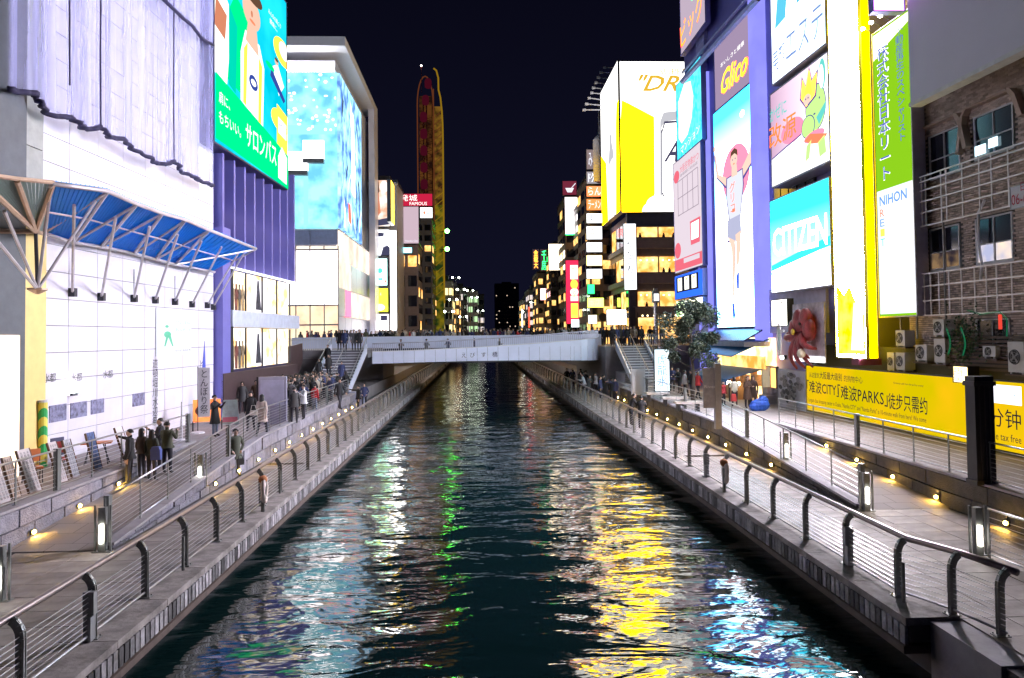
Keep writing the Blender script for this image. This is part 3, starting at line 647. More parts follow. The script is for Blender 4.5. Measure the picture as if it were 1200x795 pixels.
for (za, zb_, nm) in (((-13.52,46.81,7.57)[2], (-13.52,46.82,9.91)[2], 'upper'), ((-13.53,46.79,4.3)[2], (-13.52,46.8,6.68)[2], 'lower')):
    b = B(); b.box((1.82, .18, za - zo), (wC, .28, zb_ - zo - .05)); obj('shop_window_glow', b, ESHOP, t)
    for k in range(9):
        x = 2.3 + k * .52; hh = (zb_ - za) * .62
        if k < 5:
            b = B(); q = random.uniform(-.1, .1); b.prism([(x + .06, .1, za - zo + .02), (x + .16, .1, za - zo + .02), (x + .19, .1, za - zo + hh * .45), (x + .22, .1, za - zo + .02), (x + .33, .1, za - zo + .02), (x + .36, .1, za - zo + hh * .5), (x + .46, .1, za - zo + hh * .55), (x + .38, .1, za - zo + hh * .86), (x + .24, .1, za - zo + hh * .92), (x + .26, .1, za - zo + hh * 1.08), (x + .13, .1, za - zo + hh * 1.08), (x + .15, .1, za - zo + hh * .92), (x + .02, .1, za - zo + hh * .86), (x - .06 + q, .1, za - zo + hh * .5), (x + .03, .1, za - zo + hh * .5)], (0, .06, 0)); obj('mannequin', b, mat('mannequin_clothes_%d' % (k % 3), ((.10, .09, .08), (.3, .22, .14), (.16, .05, .04))[k % 3], .8, var=.8, scale=3), t)
    b = B(); x = 6.2; b.box((x, .1, za - zo + .1), (x + 2.4, .15, zb_ - zo - .3)); obj('poster_panel', b, emi('pale_poster', (.95, .9, .95), .65), t)
    b = B(); b.prism([(x + .5, .08, za - zo + .2), (x + 1.5, .08, za - zo + .2), (x + 1.25, .08, za - zo + 1.3), (x + 1.1, .08, za - zo + 2.0), (x + .8, .08, za - zo + 2.0), (x + .65, .08, za - zo + 1.2)], (0, .015, 0)); obj('poster_figure', b, mat('poster_dark', (.05, .05, .07), .6, var=.8, scale=5), t)
    for k in range(5): b = B(); x = 1.85 + k * (wC - 1.9) / 4; b.box((x - .03, -.02, za - zo), (x + .03, .08, zb_ - zo - .05)); obj('mullion', b, DARK, t)
za = (-13.52,46.8,6.63)[2]; zb_ = (-13.52,46.81,7.57)[2]
b = B(); b.box((1.3, -.5, za - zo + .05), (wC + .5, .3, zb_ - zo)); obj('fascia_band', b, mat('fascia_blue_white', (.55, .6, .75), .4), t)
b = B(); b.box((1.3, -.55, zf0 - zo - .08), (wC + .3, -.3, zf0 - zo)); obj('trim', b, EWS, t)
b = B(); b.box((.0, -.5, 1.92 - zo), (wC, -.36, (-13.53,46.79,4.3)[2] - zo - .1)); obj('brown_base', b, BROWN, t)
# billboard
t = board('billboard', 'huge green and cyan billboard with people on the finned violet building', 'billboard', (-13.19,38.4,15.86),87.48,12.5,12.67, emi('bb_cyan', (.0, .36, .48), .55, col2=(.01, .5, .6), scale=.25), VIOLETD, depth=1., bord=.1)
ARGS = ((-13.19,38.4,15.86),87.48,12.5,12.67); w_, h_ = ARGS[2], ARGS[3]
ESKD = emi('skin_shade_print', (1., .36, .2), .22); EGRN = emi('bb_green', (.0, .5, .16), .6); EWH = emi('bb_white', (1, 1, .95), .5); EYL = emi('bb_yellow', (1., .6, .06), .6)
ENAVY = emi('bb_navy', (.03, .06, .3), .4); EHAIR = emi('bb_hair', (.07, .035, .02), .6)
bbart = [
    (EYL, ell(.93, .86, .16, .09)), (EYL, ell(.85, .36, .12, .07)), (EWH, ell(.95, .88, .09, .06)), (EGRN, [(.10, .33), (.38, .30), (.44, .80), (.24, .86), (.12, .66)]), (EWH, [(.0, .30), (.14, .28), (.2, .72), (.06, .84), (.0, .84)]), (ESKD, [(.0, .56), (.12, .53), (.14, .68), (.02, .72)]),
    (emi('bb_dkgreen', (.0, .22, .15), 1.), [(.16, .30), (.24, .28), (.26, .68), (.16, .76)]), (EWH, [(.30, .27), (.60, .21), (.62, .6), (.55, .72), (.36, .72), (.30, .56)]), (EYL, [(.33, .27), (.37, .26), (.39, .66), (.34, .6)]), (EYL, [(.53, .23), (.57, .22), (.59, .6), (.54, .64)]),
    (ESK, [(.36, .66), (.54, .64), (.50, .82), (.40, .82)]), (ESK, ell(.44, .87, .12, .10)), (EHAIR, ell(.44, .985, .15, .05)), (ERED, ell(.45, .815, .04, .01)), (ESKD, ell(.44, .86, .014, .02)), (ENAVY, ell(.46, .44, .06, .045)), (EWH, ell(.46, .44, .035, .02)),
    (EWH, [(.74, .68), (.84, .52), (.93, .62), (.82, .73)]), (ENAVY, [(.70, .60), (.92, .50), (.95, .53), (.72, .66)]), (EGRN, ell(.70, .66, .07, .02)), (ESK, ell(.80, .735, .03, .02)), (EHAIR, ell(.80, .75, .03, .012)),
    (EGRN, [(.0, .02), (1., .0), (1., .18), (.0, .30)]), (EYL, [(.80, .20), (.98, .18), (.98, .38), (.80, .40)]), (EWH, [(.82, .26), (.96, .25), (.96, .33), (.82, .34)]), (EWH, [(.82, .03), (.96, .02), (.97, .16), (.88, .20), (.82, .14)])]
art(t, w_, h_, [(m_, [(x, z if k > 22 or z < .25 else .25 + (z - .25) * .74) for x, z in pt_]) for k, (m_, pt_) in enumerate(bbart)])
txt(t, 'サロンパス', w_ * .34, h_ * .075, w_ * .44, h_ * .105, EWH, -.14); txt(t, 'もちいい。', w_ * .03, h_ * .09, w_ * .25, h_ * .05, EWH, -.14); txt(t, '肩に、', w_ * .03, h_ * .17, w_ * .12, h_ * .05, EWH, -.14)
txt(t, 'サロンパス', w_ * .825, h_ * .27, w_ * .13, h_ * .045, ENAVY, -.14); txt(t, 'みんなの肩こり', w_ * .66, h_ * .80, w_ * .2, h_ * .025, EWH, -.14); txt(t, '腰痛に、', w_ * .68, h_ * .76, w_ * .12, h_ * .025, EWH, -.14)

# ---- glass building with the blue screens (faces parallel and square to the canal)
G0 = (-14.96,82,6.37); gx = G0[0]; zt = (-14.61,82,38.24)[2]; zi = (-14.63,82,34.6)[2]
t = thing('screen_building', 'tall pale glass building with two blue illuminated screens under a white roof frame', 'building', (gx, 82, 4.97)); z0 = 4.97
ye = (-14.96,106.22,17.35)[1] - 82
b = B(); b.box((-18, .3, 0), (-.3, ye, zi + 1.5 - z0)); obj('core', b, mat('pale_wall', (.5, .5, .56), .5), t)
b = B(); b.box((-18, -1.0, zt - z0 - 1.0), (1., ye + 1, zt - z0)); obj('roof_slab', b, WHITE, t)
b = B(); b.prism([(-18, -.9, zt - z0 - 1.01), (1, -.9, zt - z0 - 1.01), (1, 0, zi - z0 + 2.5), (-18, 0, zi - z0 + 2.5)], (0, .3, 0)) if False else b.box((.2, ye - 2.5, 0), (1.0, ye + 1, zt - z0 - 1.01)); obj('side_frame', b, LILAC, t)
for i in range(12): b = B(); b.box((-12.5 + i * .55, -.05, zi - z0 + .3), (-12.3 + i * .55, .15, zt - z0 - 3)); obj('louvre', b, WHITE, t)
zs = (-14.81,82,17.73)[2]; zw1 = (-14.82,82,15.89)[2]; zw0 = 5.6
# screens
b = B(); b.box((-12, -.25, zs - z0), (-.05, .28, zi - z0)); obj('front_screen', b, emi('blue_screen', (.10, .36, .50), .6, col2=(.28, .72, .80), scale=.45), t)
b = B(); b.box((-.28, .0, zs - z0 + .1), (.25, ye * .62, zi - z0)); obj('side_screen', b, emi('blue_screen_side', (.05, .12, .32), .8, col2=(.3, .6, .75), scale=.5), t)
sh = [(EWH, ell(random.random(), .62 + .36 * random.random(), .010 + .012 * random.random(), .006 + .006 * random.random(), 6)) for _ in range(90)]
sh = [(emi('pale_blue_print', (.3, .7, .8), .42), rect(.02, .60, .98, .66)), (emi('pale_blue_print', (.3, .7, .8), .42), rect(.25, .02, .36, .4)), (emi('pale_blue_print', (.3, .7, .8), .42), rect(.44, .02, .5, .5)), (EWH, rect(.50, .02, .62, .34)), (emi('pale_blue_print', (.3, .7, .8), .42), rect(.7, .02, .74, .4))] + sh
o = art(t, 12, zi - zs, sh, y=-.26); o.location = (-12, 0, zs - z0)
for (xa, za_, xb, zb2) in ((-7.6, .42, -4.6, .50), (-4.2, .40, -1.2, .48)): pass
S1 = (-19.87,82,23.56); S2 = (-18.04,82,25.87); S3 = (-16.32,82,25.21); 
for q_, e_ in (((-20.05,82,23.84), (-18.04,82,25.87)), ((-18.5,82,25.13), (-16.31,82,27.07))):
    b = B(); b.box((q_[0] - gx, -.9, q_[2] - z0), (e_[0] - gx, -.4, e_[2] - z0)); obj('screen_box', b, emi('screen_box_white', (1, 1, 1), 1.2), t)
    b = B(); b.box((q_[0] - gx, -.95, q_[2] - z0 - .5), (e_[0] - gx, -.35, q_[2] - z0 - .02)); obj('screen_box_base', b, mat('grey_box', (.3, .31, .33)), t)
side = thing('side_artwork_panel', 'tall blue and white swirling figure print on the canal side of the glass building', 'billboard', (gx + .27, 82.2, zs + .2), 90)
sw = []
for k in range(26):
    x = random.random() * .9; z = random.random() * .9; w1 = .02 + .05 * random.random(); h1 = .05 + .12 * random.random(); sl = random.uniform(-.1, .1)
    sw.append((random.choice([EWH, EWH, EBL, emi('pale_blue_print', (.45, .9, 1.)), EDK]), [(x, z), (x + w1 * .4, z), (x + w1 + sl, z + h1), (x + sl * 1.4, z + h1 * 1.2)]))
sw += [(ERED, [(.3, .08), (.42, .06), (.38, .2), (.28, .2)]), (EWH, ell(.5, .7, .09, .14)), (EWH, [(.4, .3), (.62, .28), (.6, .62), (.44, .6)])]
sd = (-14.96,105.39,17.26)[1] - 82
art(side, ye * .6, zi - zs - .3, sw); b = B(); b.box((0, .002, 0), (ye * .6, .02, zi - zs - .3)); obj('backing', b, emi('blue_screen_side'  , (.03, .12, .38)), side)
# glazed base: panes
nn = 4
for i in range(nn):
    xa = -12 + i * 3.0
    for j, (za_, zb2, m_) in enumerate(((zs - z0 - .1, zw1 - z0 + .05, mat('spandrel_blue', (.35, .4, .6), .3)), (zw1 - z0, (zw1 + 12.6) / 2 + 1.2 - z0, emi('cream_room', (.85, .68, .55), .5, var=.35, scale=.3)), ((zw1 + 12.6) / 2 + 1.2 - z0, 9.5 - z0 + .0, emi('white_hall_light', (1, .9, .93), 1.3, var=.3, scale=.5)), (9.5 - z0, .1, emi('peach_hall_light', (1, .6, .4), .42, col2=(1, .85, .55), scale=.6)))):
        b = B(); b.box((xa + .05, -.02 + .0 * j, min(za_, zb2) + .05), (xa + 2.95, .2, max(za_, zb2) - .05)); obj('pane', b, m_, t)
CRM = emi('cream_room', (.85, .68, .55), .5)
for i in range(9):
    b = B(); x = -12 + i * 1.5; b.box((x - .05, -.16, 5.3 - z0), (x + .05, -.03, zw1 - z0)); obj('mullion', b, mat('mullion_grey', (.4, .4, .46), .4, .4), t)
for z in (9.5, (zw1 + 12.6) / 2 + 1.2, 7.4):
    b = B(); b.box((-12, -.14, z - z0 - .08), (.05, -.035, z - z0 + .08)); obj('transom', b, mat('mullion_grey', (.4, .4, .46)), t)
m5 = 6; hh = (zs - 5.2) / 4
for i in range(m5):
    for j in range(4):
        y0 = ye * i / m5; m_ = (mat('spandrel_blue', (.35, .4, .6)), CRM, mat('spandrel_blue', (.35, .4, .6)), CRM)[j] if i > 1 else (mat('spandrel_blue', (.35, .4, .6)), mat('spandrel_blue', (.35, .4, .6)), CRM, CRM)[j]
        if (i, j) == (1, 1): m_ = emi('pink_panel', (1., .12, .2), 1.1)
        b = B(); b.box((-.2, y0 + .06, .2 + j * hh + .06), (.02, y0 + ye / m5 - .06, .2 + (j + 1) * hh - .06)); obj('pane', b, m_, t)
for bx_ in (((-11.5, -.6, zi - z0 + .1), (-.3, -.35, zi - z0 + .2)), ((.45, 1, .3), (.55, ye - 2.6, .4))):
    b = B(); b.box(*bx_); obj('uplight_strip', b, emi('uplight', (1, .97, 1), 14.), t)
b = B(); b.box((-12, -.12, zs - z0 - .15), (.1, .2, zs - z0 - .02)); b.box((-.3, .2, zs - z0 - .15), (.12, ye, zs - z0 - .02)); obj('ledge', b, WHITE, t)

# ================================================================ RIGHT BANK BUILDINGS
RA = -88.0
# ---- beer billboard building beyond the bridge (corner faces the canal and the camera)
KX = (17.27,86,14.96)[0]; YK = 86
zt = (19.94,86,37.48)[2]; zb0 = (19.62,86,19.95)[2]; z0 = 4.97
KR = 24.5
t = thing('corner_office_building', 'dark corner building with orange lit restaurant floors under a giant yellow and white billboard', 'building', (KX, YK, z0))
b = B(); b.box((.3, .3, 0), (KR - KX, 16, zb0 - z0)); obj('core', b, mat('dark_facade', (.17, .14, .15), .5), t)
b = B(); b.box((-.2, -.25, zb0 - z0 - 1.7), (KR - KX, 0.28, zb0 - z0 - .1)); obj('cornice', b, mat('cornice_grey', (.14, .14, .17)), t)
fl_ = [((19.57,86,17.1)[2], (19.6,86,18.87)[2]), ((19.5,86,13.08)[2], (19.53,86,14.85)[2]), ((19.43,86,9.17)[2], (19.46,86,10.84)[2]), (5.4, (19.42,86,8.49)[2])]
for k, (a, e) in enumerate(fl_):
    for i in range(3):
        x = .9 + i * 2.55
        b = B(); b.box((x + .06, .1, a - z0), (x + 2.45, .28, e - z0)); obj('window', b, EWIN, t)
        b = B(); b.box((x - .04, .0, a - z0), (x + .04, .25, e - z0)); obj('mullion', b, DARK, t)
        for q in range(3):
            b = B(); b.ball((x + .5 + q * .7 + random.uniform(-.1, .1), .02, e - z0 - .4), .09, 6, 4); obj('pendant_lamp', b, emi('pendant', (1., .8, .4), 3.), t)
            if k < 3 and random.random() < .45: b = B(); xx = x + .3 + q * .7 + random.uniform(-.2, .2); b.prism([(xx, .04, a - z0), (xx + .34, .04, a - z0), (xx + .3, .04, a - z0 + .34), (xx + .04, .04, a - z0 + .32)], (0, .05, 0)); b.ball((xx + .17, .06, a - z0 + .42), .1, 6, 4); obj('diner', b, mat('diner_silhouette', (.05, .03, .03), .8), t)
    b = B(); b.box((.3, -.1, a - z0 - .12), (KR - KX, .25, a - z0 - .01)); obj('sill_band', b, mat('sill_grey', (.35, .33, .35), .5), t)
    b = B(); b.box((.3, .0, a - z0 - 1.3), (KR - KX, .26, a - z0 - .13)); obj('spandrel', b, mat('spandrel_tan', (.5, .36, .3), .5), t)
yl = (17.27,101.28,13.13)[1] - YK
for k in range(4):
    a, e = fl_[k]
    for i in range(5):
        y0 = .6 + i * (yl - 1) / 5; b = B(); b.box((.12, y0, a - z0 - .6), (.28, y0 + (yl - 1) / 5 - .6, e - z0 + .2)); obj('window', b, GLASSD if (i + k) % 3 else EWIN, t)
    b = B(); b.box((-.1, 0, a - z0 - 1.3), (.28, yl, a - z0 - .7)); obj('spandrel', b, mat('spandrel_grey', (.2, .19, .21)), t)
b = B(); b.box((-.1, -.1, 0), (.6, .29, zb0 - z0 - 1.7)); obj('corner_pier', b, mat('pier_purple_grey', (.14, .12, .15)), t)
q = (16.6,85.6,11.03),0,1.37,7.6
EBLK = emi('black_print', (.01, .01, .014), .6)
s_ = board('vertical_sign', 'tall white lit vertical sign with black characters on the corner building', 'sign', (16.54,85.3,11.01),0,1.46,7.57, EWS, depth=.4, bord=.05)
txt(s_, 'がんこ寿司', .25, 1.0, .9, 4.6, EBLK, -.04, vert=True)
s_ = board('box_sign', 'blank white lit box sign low on the corner building above the bridge crowd', 'sign', (13.92,82,7.02),0,2.15,1.67, emi('sign_white', (1, 1, 1), 3.5), depth=.5, bord=.05)
# billboard: canal facet, and camera facet, with a print of yellow, white and a can
ASW = emi('beer_white', (1, .97, .92), .75); ASY = emi('beer_yellow', (.95, .52, .001), 4.); AGO = emi('gold_print', (.6, .36, .03), .42); SIL = emi('silver_print', (.5, .5, .54), .36)
s_ = board('billboard', 'giant white and yellow beer billboard with a silver can above the corner building', 'billboard', (16.32,85,19.79),0,8.33,17.33, ASW, depth=.6, bord=.05)
w_, h_ = ((16.32,85,19.79),0,8.33,17.33)[2:]
can = [(.53, .02), (1, .0), (1, .70), (.58, .68), (.54, .62)]
art(s_, w_, h_, [(ASY, [(-.0, .0), (.34, .0), (.46, .12), (.47, .55), (.47, .63), (.12, .72), (.03, .74), (.0, .60)]), (SIL, [(.53, .06), (.55, .60), (.60, .66), (1, .68), (1, .0), (.56, .0)]), (ASW, [(.56, .1), (.57, .56), (.62, .60), (1, .62), (1, .0), (.6, .0)]),
    (EDK, [(.555, .12), (.565, .12), (.575, .54), (.565, .54)]), (EDK, [(.565, .53), (.61, .60), (.62, .585), (.575, .52)]), (EDK, [(.61, .585), (1, .60), (1, .612), (.61, .60)]), (EDK, [(.56, .12), (.62, .05), (.63, .06), (.57, .13)]), (ASW, ell(.5, .05, .16, .06)), (ASW, ell(.38, -.0, .1, .06)),
    (SIL, [(.62, .22), (.95, .20), (.95, .205), (.62, .225)]), (SIL, [(.62, .25), (.9, .24), (.9, .245), (.62, .255)])])
txt(s_, '"DRY"', w_ * .18, h_ * .80, w_ * .95, h_ * .11, AGO, -.06, shear=.12); txt(s_, 'SUPER', w_ * .55, h_ * .91, w_ * .4, h_ * .04, AGO, -.06)
txt(s_, 'Asahi', w_ * .59, h_ * .33, w_ * .56, h_ * .15, EDK, -.06, shear=.2); txt(s_, 'スーパードライ', w_ * .62, h_ * .285, w_ * .3, h_ * .022, EDK, -.06); txt(s_, 'Super', w_ * .62, h_ * .48, w_ * .25, h_ * .05, SIL, -.06, shear=.3)
y2 = 97.5
dx = 4.45; an = math.degrees(math.atan2(-12.5, 4.3)); p_ = (16.18,85,19.81)
ln = math.hypot(p_[0] - (16.1,97,20)[0], 12)
fx = (16.1,97,20)
an = math.degrees(math.atan2(85 - 97, p_[0] - fx[0])); ln = math.hypot(p_[0] - fx[0], 12)
s_ = board('billboard', 'narrow canal side face of the beer billboard with a tall bottle on white and yellow', 'billboard', (fx[0], 97, zb0), an, ln - .02, zt - zb0 - .2, ASW, depth=.6, bord=.05)
h_ = zt - zb0
art(s_, ln, h_, [(ASY, [(.0, .0), (.99, .0), (.99, .73), (.9, .72), (.85, .6), (.78, .0)]), (ASY, [(.0, 0), (.36, 0), (.3, .42), (.0, .52)]), (SIL, [(.40, .0), (.74, .0), (.72, .42), (.62, .52), (.62, .58), (.5, .58), (.5, .52), (.42, .40)]), (ASW, [(.45, .0), (.69, .0), (.67, .40), (.47, .38)])])
txt(s_, 'アサヒビール', ln * .48, h_ * .06, ln * .18, h_ * .3, EDK, -.06, vert=True)
b = B(); b.hexa([(fx[0] - .9, 98, 26), (fx[0], 97.7, 26), (p_[0], 99.5, 26), (fx[0] + 2, 99.8, 26), (fx[0] - .9, 98, zt - 6), (fx[0], 97.7, zt - 6), (p_[0], 99.5, zt), (fx[0] + 2, 99.8, zt - 3)]); tag(obj('sign_support_wall', b, mat('support_grey', (.35, .35, .4))), 'grey support wall behind the edge of the beer billboard', 'wall')
for i in range(9):
    px = [(707, 79), (703, 85), (700, 91), (697, 98), (695, 103), (692, 109), (689, 115), (687, 122), (684, 128)][i]
t = thing('aerial_rack', 'rack of nine thin lit arms sticking out from the left edge of the beer billboard', 'aerial', (0, 96, 0))
for (px, q_) in (((16.49,96,40.34), (18.25,96,40.24)), ((16.04,96,39.68), (17.91,96,39.57)), ((15.69,96,39.01), (17.68,96,38.8)), ((15.35,96,38.35), (17.45,96,38.13)), ((15.01,96,37.68), (17.1,96,37.46)), ((14.78,96,37.02), (16.87,96,36.8)), ((14.44,96,36.35), (16.64,96,36.03)), ((14.1,96,35.58), (16.41,96,35.36)), ((13.76,96,34.81), (16.29,96,34.81))):
    b = B(); b.tube([(px[0], 0, px[2]), (q_[0], 0, q_[2])], .07, 5); b.box((px[0] - .15, -.12, px[2] - .15), (px[0] + .25, .12, px[2] + .12)); obj('arm', b, mat('pale_arm', (.5, .5, .55), .4), t)
b = B()
for x in (18.9, 19.6, 20.2, 21.0):
    b.tube([(x, 92, zt), (x, 92, zt + 1.6 + (x * 7 % 1) * 1.2)], .06, 5)
for k in range(4): b.box((18.8, 91.9, zt + .3 + k * .45), (21.2, 92, zt + .38 + k * .45))
tag(obj('roof_tower', b, mat('roof_steel', (.25, .25, .28))), 'small lattice mast and domes on the roof above the beer billboard', 'mast')

# ---- corner tower: stacked signs at the far end of the violet row
t = thing('sign_row_building', 'violet clad building row carrying the runner sign and the stacked canal signs', 'building', (17.31,55.37,6.67), RA)
oR = (-5.37,6.67); zo = oR[1]; LEN = (16.01,6.33)[0] - oR[0]
b = B(); b.box((-6, .1, TZ - zo), (LEN + .2, 16, 33 - zo)); obj('core', b, VIOLET, t)
b = B()
for k in range(44): b.box((-2.1, -.2, TZ + 4 - zo + k * .6), (-.25, .09, TZ + 4 - zo + k * .6 + .55))
o = obj('tile_courses', b, mat('violet_tile', (.36, .36, .72), .4, island=.15), t); o['kind'] = 'stuff'
b = B(); ztp = (16.42,46.55,25.56)[2]; b.box((-2.3, -.3, TZ + 1 - zo), (-2.1, .5, ztp - zo)).box((-.25, -.3, TZ + 1 - zo), (-.1, .5, ztp - zo)); obj('pilaster', b, emi('violet_pilaster_baked_light', (.17, .17, .62), .55, var=.15, scale=.4), t)  # floodlight falling on the violet pilasters is put in as emission
for xa, xb in ((((3.42,10.79)[0]), ((4.82,10.64)[0])),):
    b = B(); b.box((xa - oR[0] + .1, -.5, TZ + 3.3 - zo), (xb - oR[0] - .05, .1, 31 - zo)); obj('pilaster', b, emi('violet_pilaster_baked_light', (.17, .17, .62)), t)
b = B(); b.box((LEN * .42, -.06, (17.81,41.14,6.25)[2] - zo - .3), (LEN * .8, .09, (17.81,41.02,8.55)[2] - zo)); obj('pale_bay', b, mat('lilac_bay', (.45, .43, .6), .5), t)
for i in range(5):
    b = B(); x = (5.67,15.05)[0] - oR[0] + i * 1.05; b.box((x, -.05, (17.81,41.26,13.79)[2] - zo), (x + .9, .09, (17.81,41.19,15.11)[2] - zo)); obj('window', b, GLASSD, t)
# faces of the stack, seen square on (they face the bridge end of the bank)
YS = 55.5
CY2 = emi('sign_cyan_mosaic', (.02, .36, .48), .75, col2=(.1, .7, .72), scale=3., kind='V'); GYP = emi('sign_warm_grey', (.50, .43, .48), .5); PKP = emi('sign_red_print', (.55, .1, .14), .5)
s_ = board('roof_sign', 'grey roof sign with a green pin shape and pink outlined neon katakana', 'sign', (16.55,59.98,28.33),-90,6.74,6.64, emi('sign_mauve', (.30, .24, .30), .55), VIOLET, bord=.1)
w_, h_ = ((16.55,59.98,28.33),-90,6.74,6.64)[2:]
art(s_, w_, h_, [(EGR, [(.15, .82), (.5, .46), (.85, .82), (.7, .95), (.3, .95)])])
txt(s_, 'ビッグ', w_ * .02, h_ * .06, w_ * .95, h_ * .32, emi('neon_pink', (1., .06, .10), .9), -.04, vert=False, roll=4); txt(s_, 'ビッグ', w_ * .04, h_ * .07, w_ * .92, h_ * .30, emi('neon_yellow', (1., .35, .01), .7), -.05, roll=4)
s_ = board('mosaic_sign', 'turquoise mosaic sign with a white blob and white katakana near the far sign tower', 'sign', (16.6,61.84,20.26),-90,7.09,6.3, CY2, VIOLET, bord=.06)
w_, h_ = ((16.6,61.84,20.26),-90,7.09,6.3)[2:]
art(s_, w_, h_, [(EWH, [(.08, .28), (.2, .18), (.45, .22), (.62, .38), (.7, .62), (.6, .84), (.35, .9), (.1, .76)])]); txt(s_, 'マンション', w_ * .18, h_ * .03, w_ * .75, h_ * .1, EWH, -.04, roll=6)
s_ = board('menu_sign', 'tall mauve grey sign with red discs, a picture grid and a small glass', 'sign', (16.65,63.43,11.02),-90,8.03,9.34, GYP, VIOLET, bord=.06)
w_, h_ = ((16.65,63.43,11.02),-90,8.03,9.34)[2:]
gl = emi('grid_line', (.2, .16, .2), .45)
gd = [(PKP, ell(.13, .86, .11, .055)), (PKP, ell(.13, .20, .12, .07)), (PKP, rect(.02, .02, .98, .12)), (GYP, rect(.35, .07, .9, .11)), (PKP, [(.62, .2), (.92, .2), (.95, .4), (.6, .4)]), (EWS, [(.65, .24), (.88, .24), (.9, .38), (.64, .38)])]
for i in range(5): gd.append((gl, rect(.18 + i * .18, .5, .195 + i * .18, .8)))
for j in range(3): gd.append((gl, rect(.18, .5 + j * .15, .91, .506 + j * .15)))
art(s_, w_, h_, gd); txt(s_, '大阪名物串かつ', w_ * .28, h_ * .86, w_ * .66, h_ * .07, PKP, -.04); txt(s_, '道頓堀に初出店', w_ * .28, h_ * .83, w_ * .62, h_ * .025, gl, -.04)
s_ = board('blue_sign', 'royal blue sign with three white bottle shapes below the mauve menu sign', 'sign', (16.5,63.01,8.81),-90,7.97,2, emi('sign_royal_blue', (.01, .05, .40), 1.3), VIOLET, bord=.05)
w_, h_ = ((16.5,63.01,8.81),-90,7.97,2)[2:]
art(s_, w_, h_, [(EBLK, rect(.06, .28, .86, .9))] + [(m_, p_) for k in range(3) for m_, p_ in ((EWH, rect(.12 + k * .26, .34, .28 + k * .26, .86)), (EOR, rect(.17 + k * .26, .72, .23 + k * .26, .8)))])
s_ = board('green_sign', 'lime and white lit shop sign behind the tree', 'sign', (16.5,62.58,7.36),-90,7.45,1.35, emi('sign_lime', (.45, 1., .35), 1.8, col2=(1, 1, .7), axis='X', span=(0, 3)), VIOLET, bord=.05)
# ---- the runner sign
GG = emi('sign_plum_grey', (.115, .085, .13), 1.)
a_ = (17.09,53.1,21.84),-88,7.73,7.26
s_ = board('runner_sign_header', 'plum grey sign panel with red edged yellow script above the runner', 'sign', (17.04,53.05,21.74),-88,7.73,4.52, GG, VIOLET, bord=.06)
w_, h_ = ((17.04,53.05,21.74),-88,7.73,4.52)[2:]
txt(s_, 'Glico', w_ * .13, h_ * .16, w_ * .64, h_ * .36, ERED, -.035, shear=.15, roll=0)
txt(s_, 'Glico', w_ * .14, h_ * .165, w_ * .62, h_ * .35, emi('neon_amber', (1., .42, .02), 1.2), -.055, shear=.15)
txt(s_, 'おいしさと健康', w_ * .18, h_ * .60, w_ * .55, h_ * .07, EWH, -.05)
s_ = board('runner_sign', 'tall cyan and white lit sign of a runner with raised arms over a pink sun', 'billboard', (17.03,53.52,6.35),-88,8.2,15.4, emi('runner_cyan', (.3, .8, .98), 4., col2=(.012, .36, .66), axis='Z', span=(7.5, 14.5)), VIOLET, bord=.06)
w_, h_ = ((17.03,53.52,6.35),-88,8.2,15.4)[2:]
EWR = emi('runner_white', (.9, .97, 1.1), 2.2); PKD = emi('runner_pink', (1., .26, .40), .42); SKN = emi('runner_skin', (.9, .62, .5), .36); OUT = emi('runner_line', (.08, .06, .22), .5)
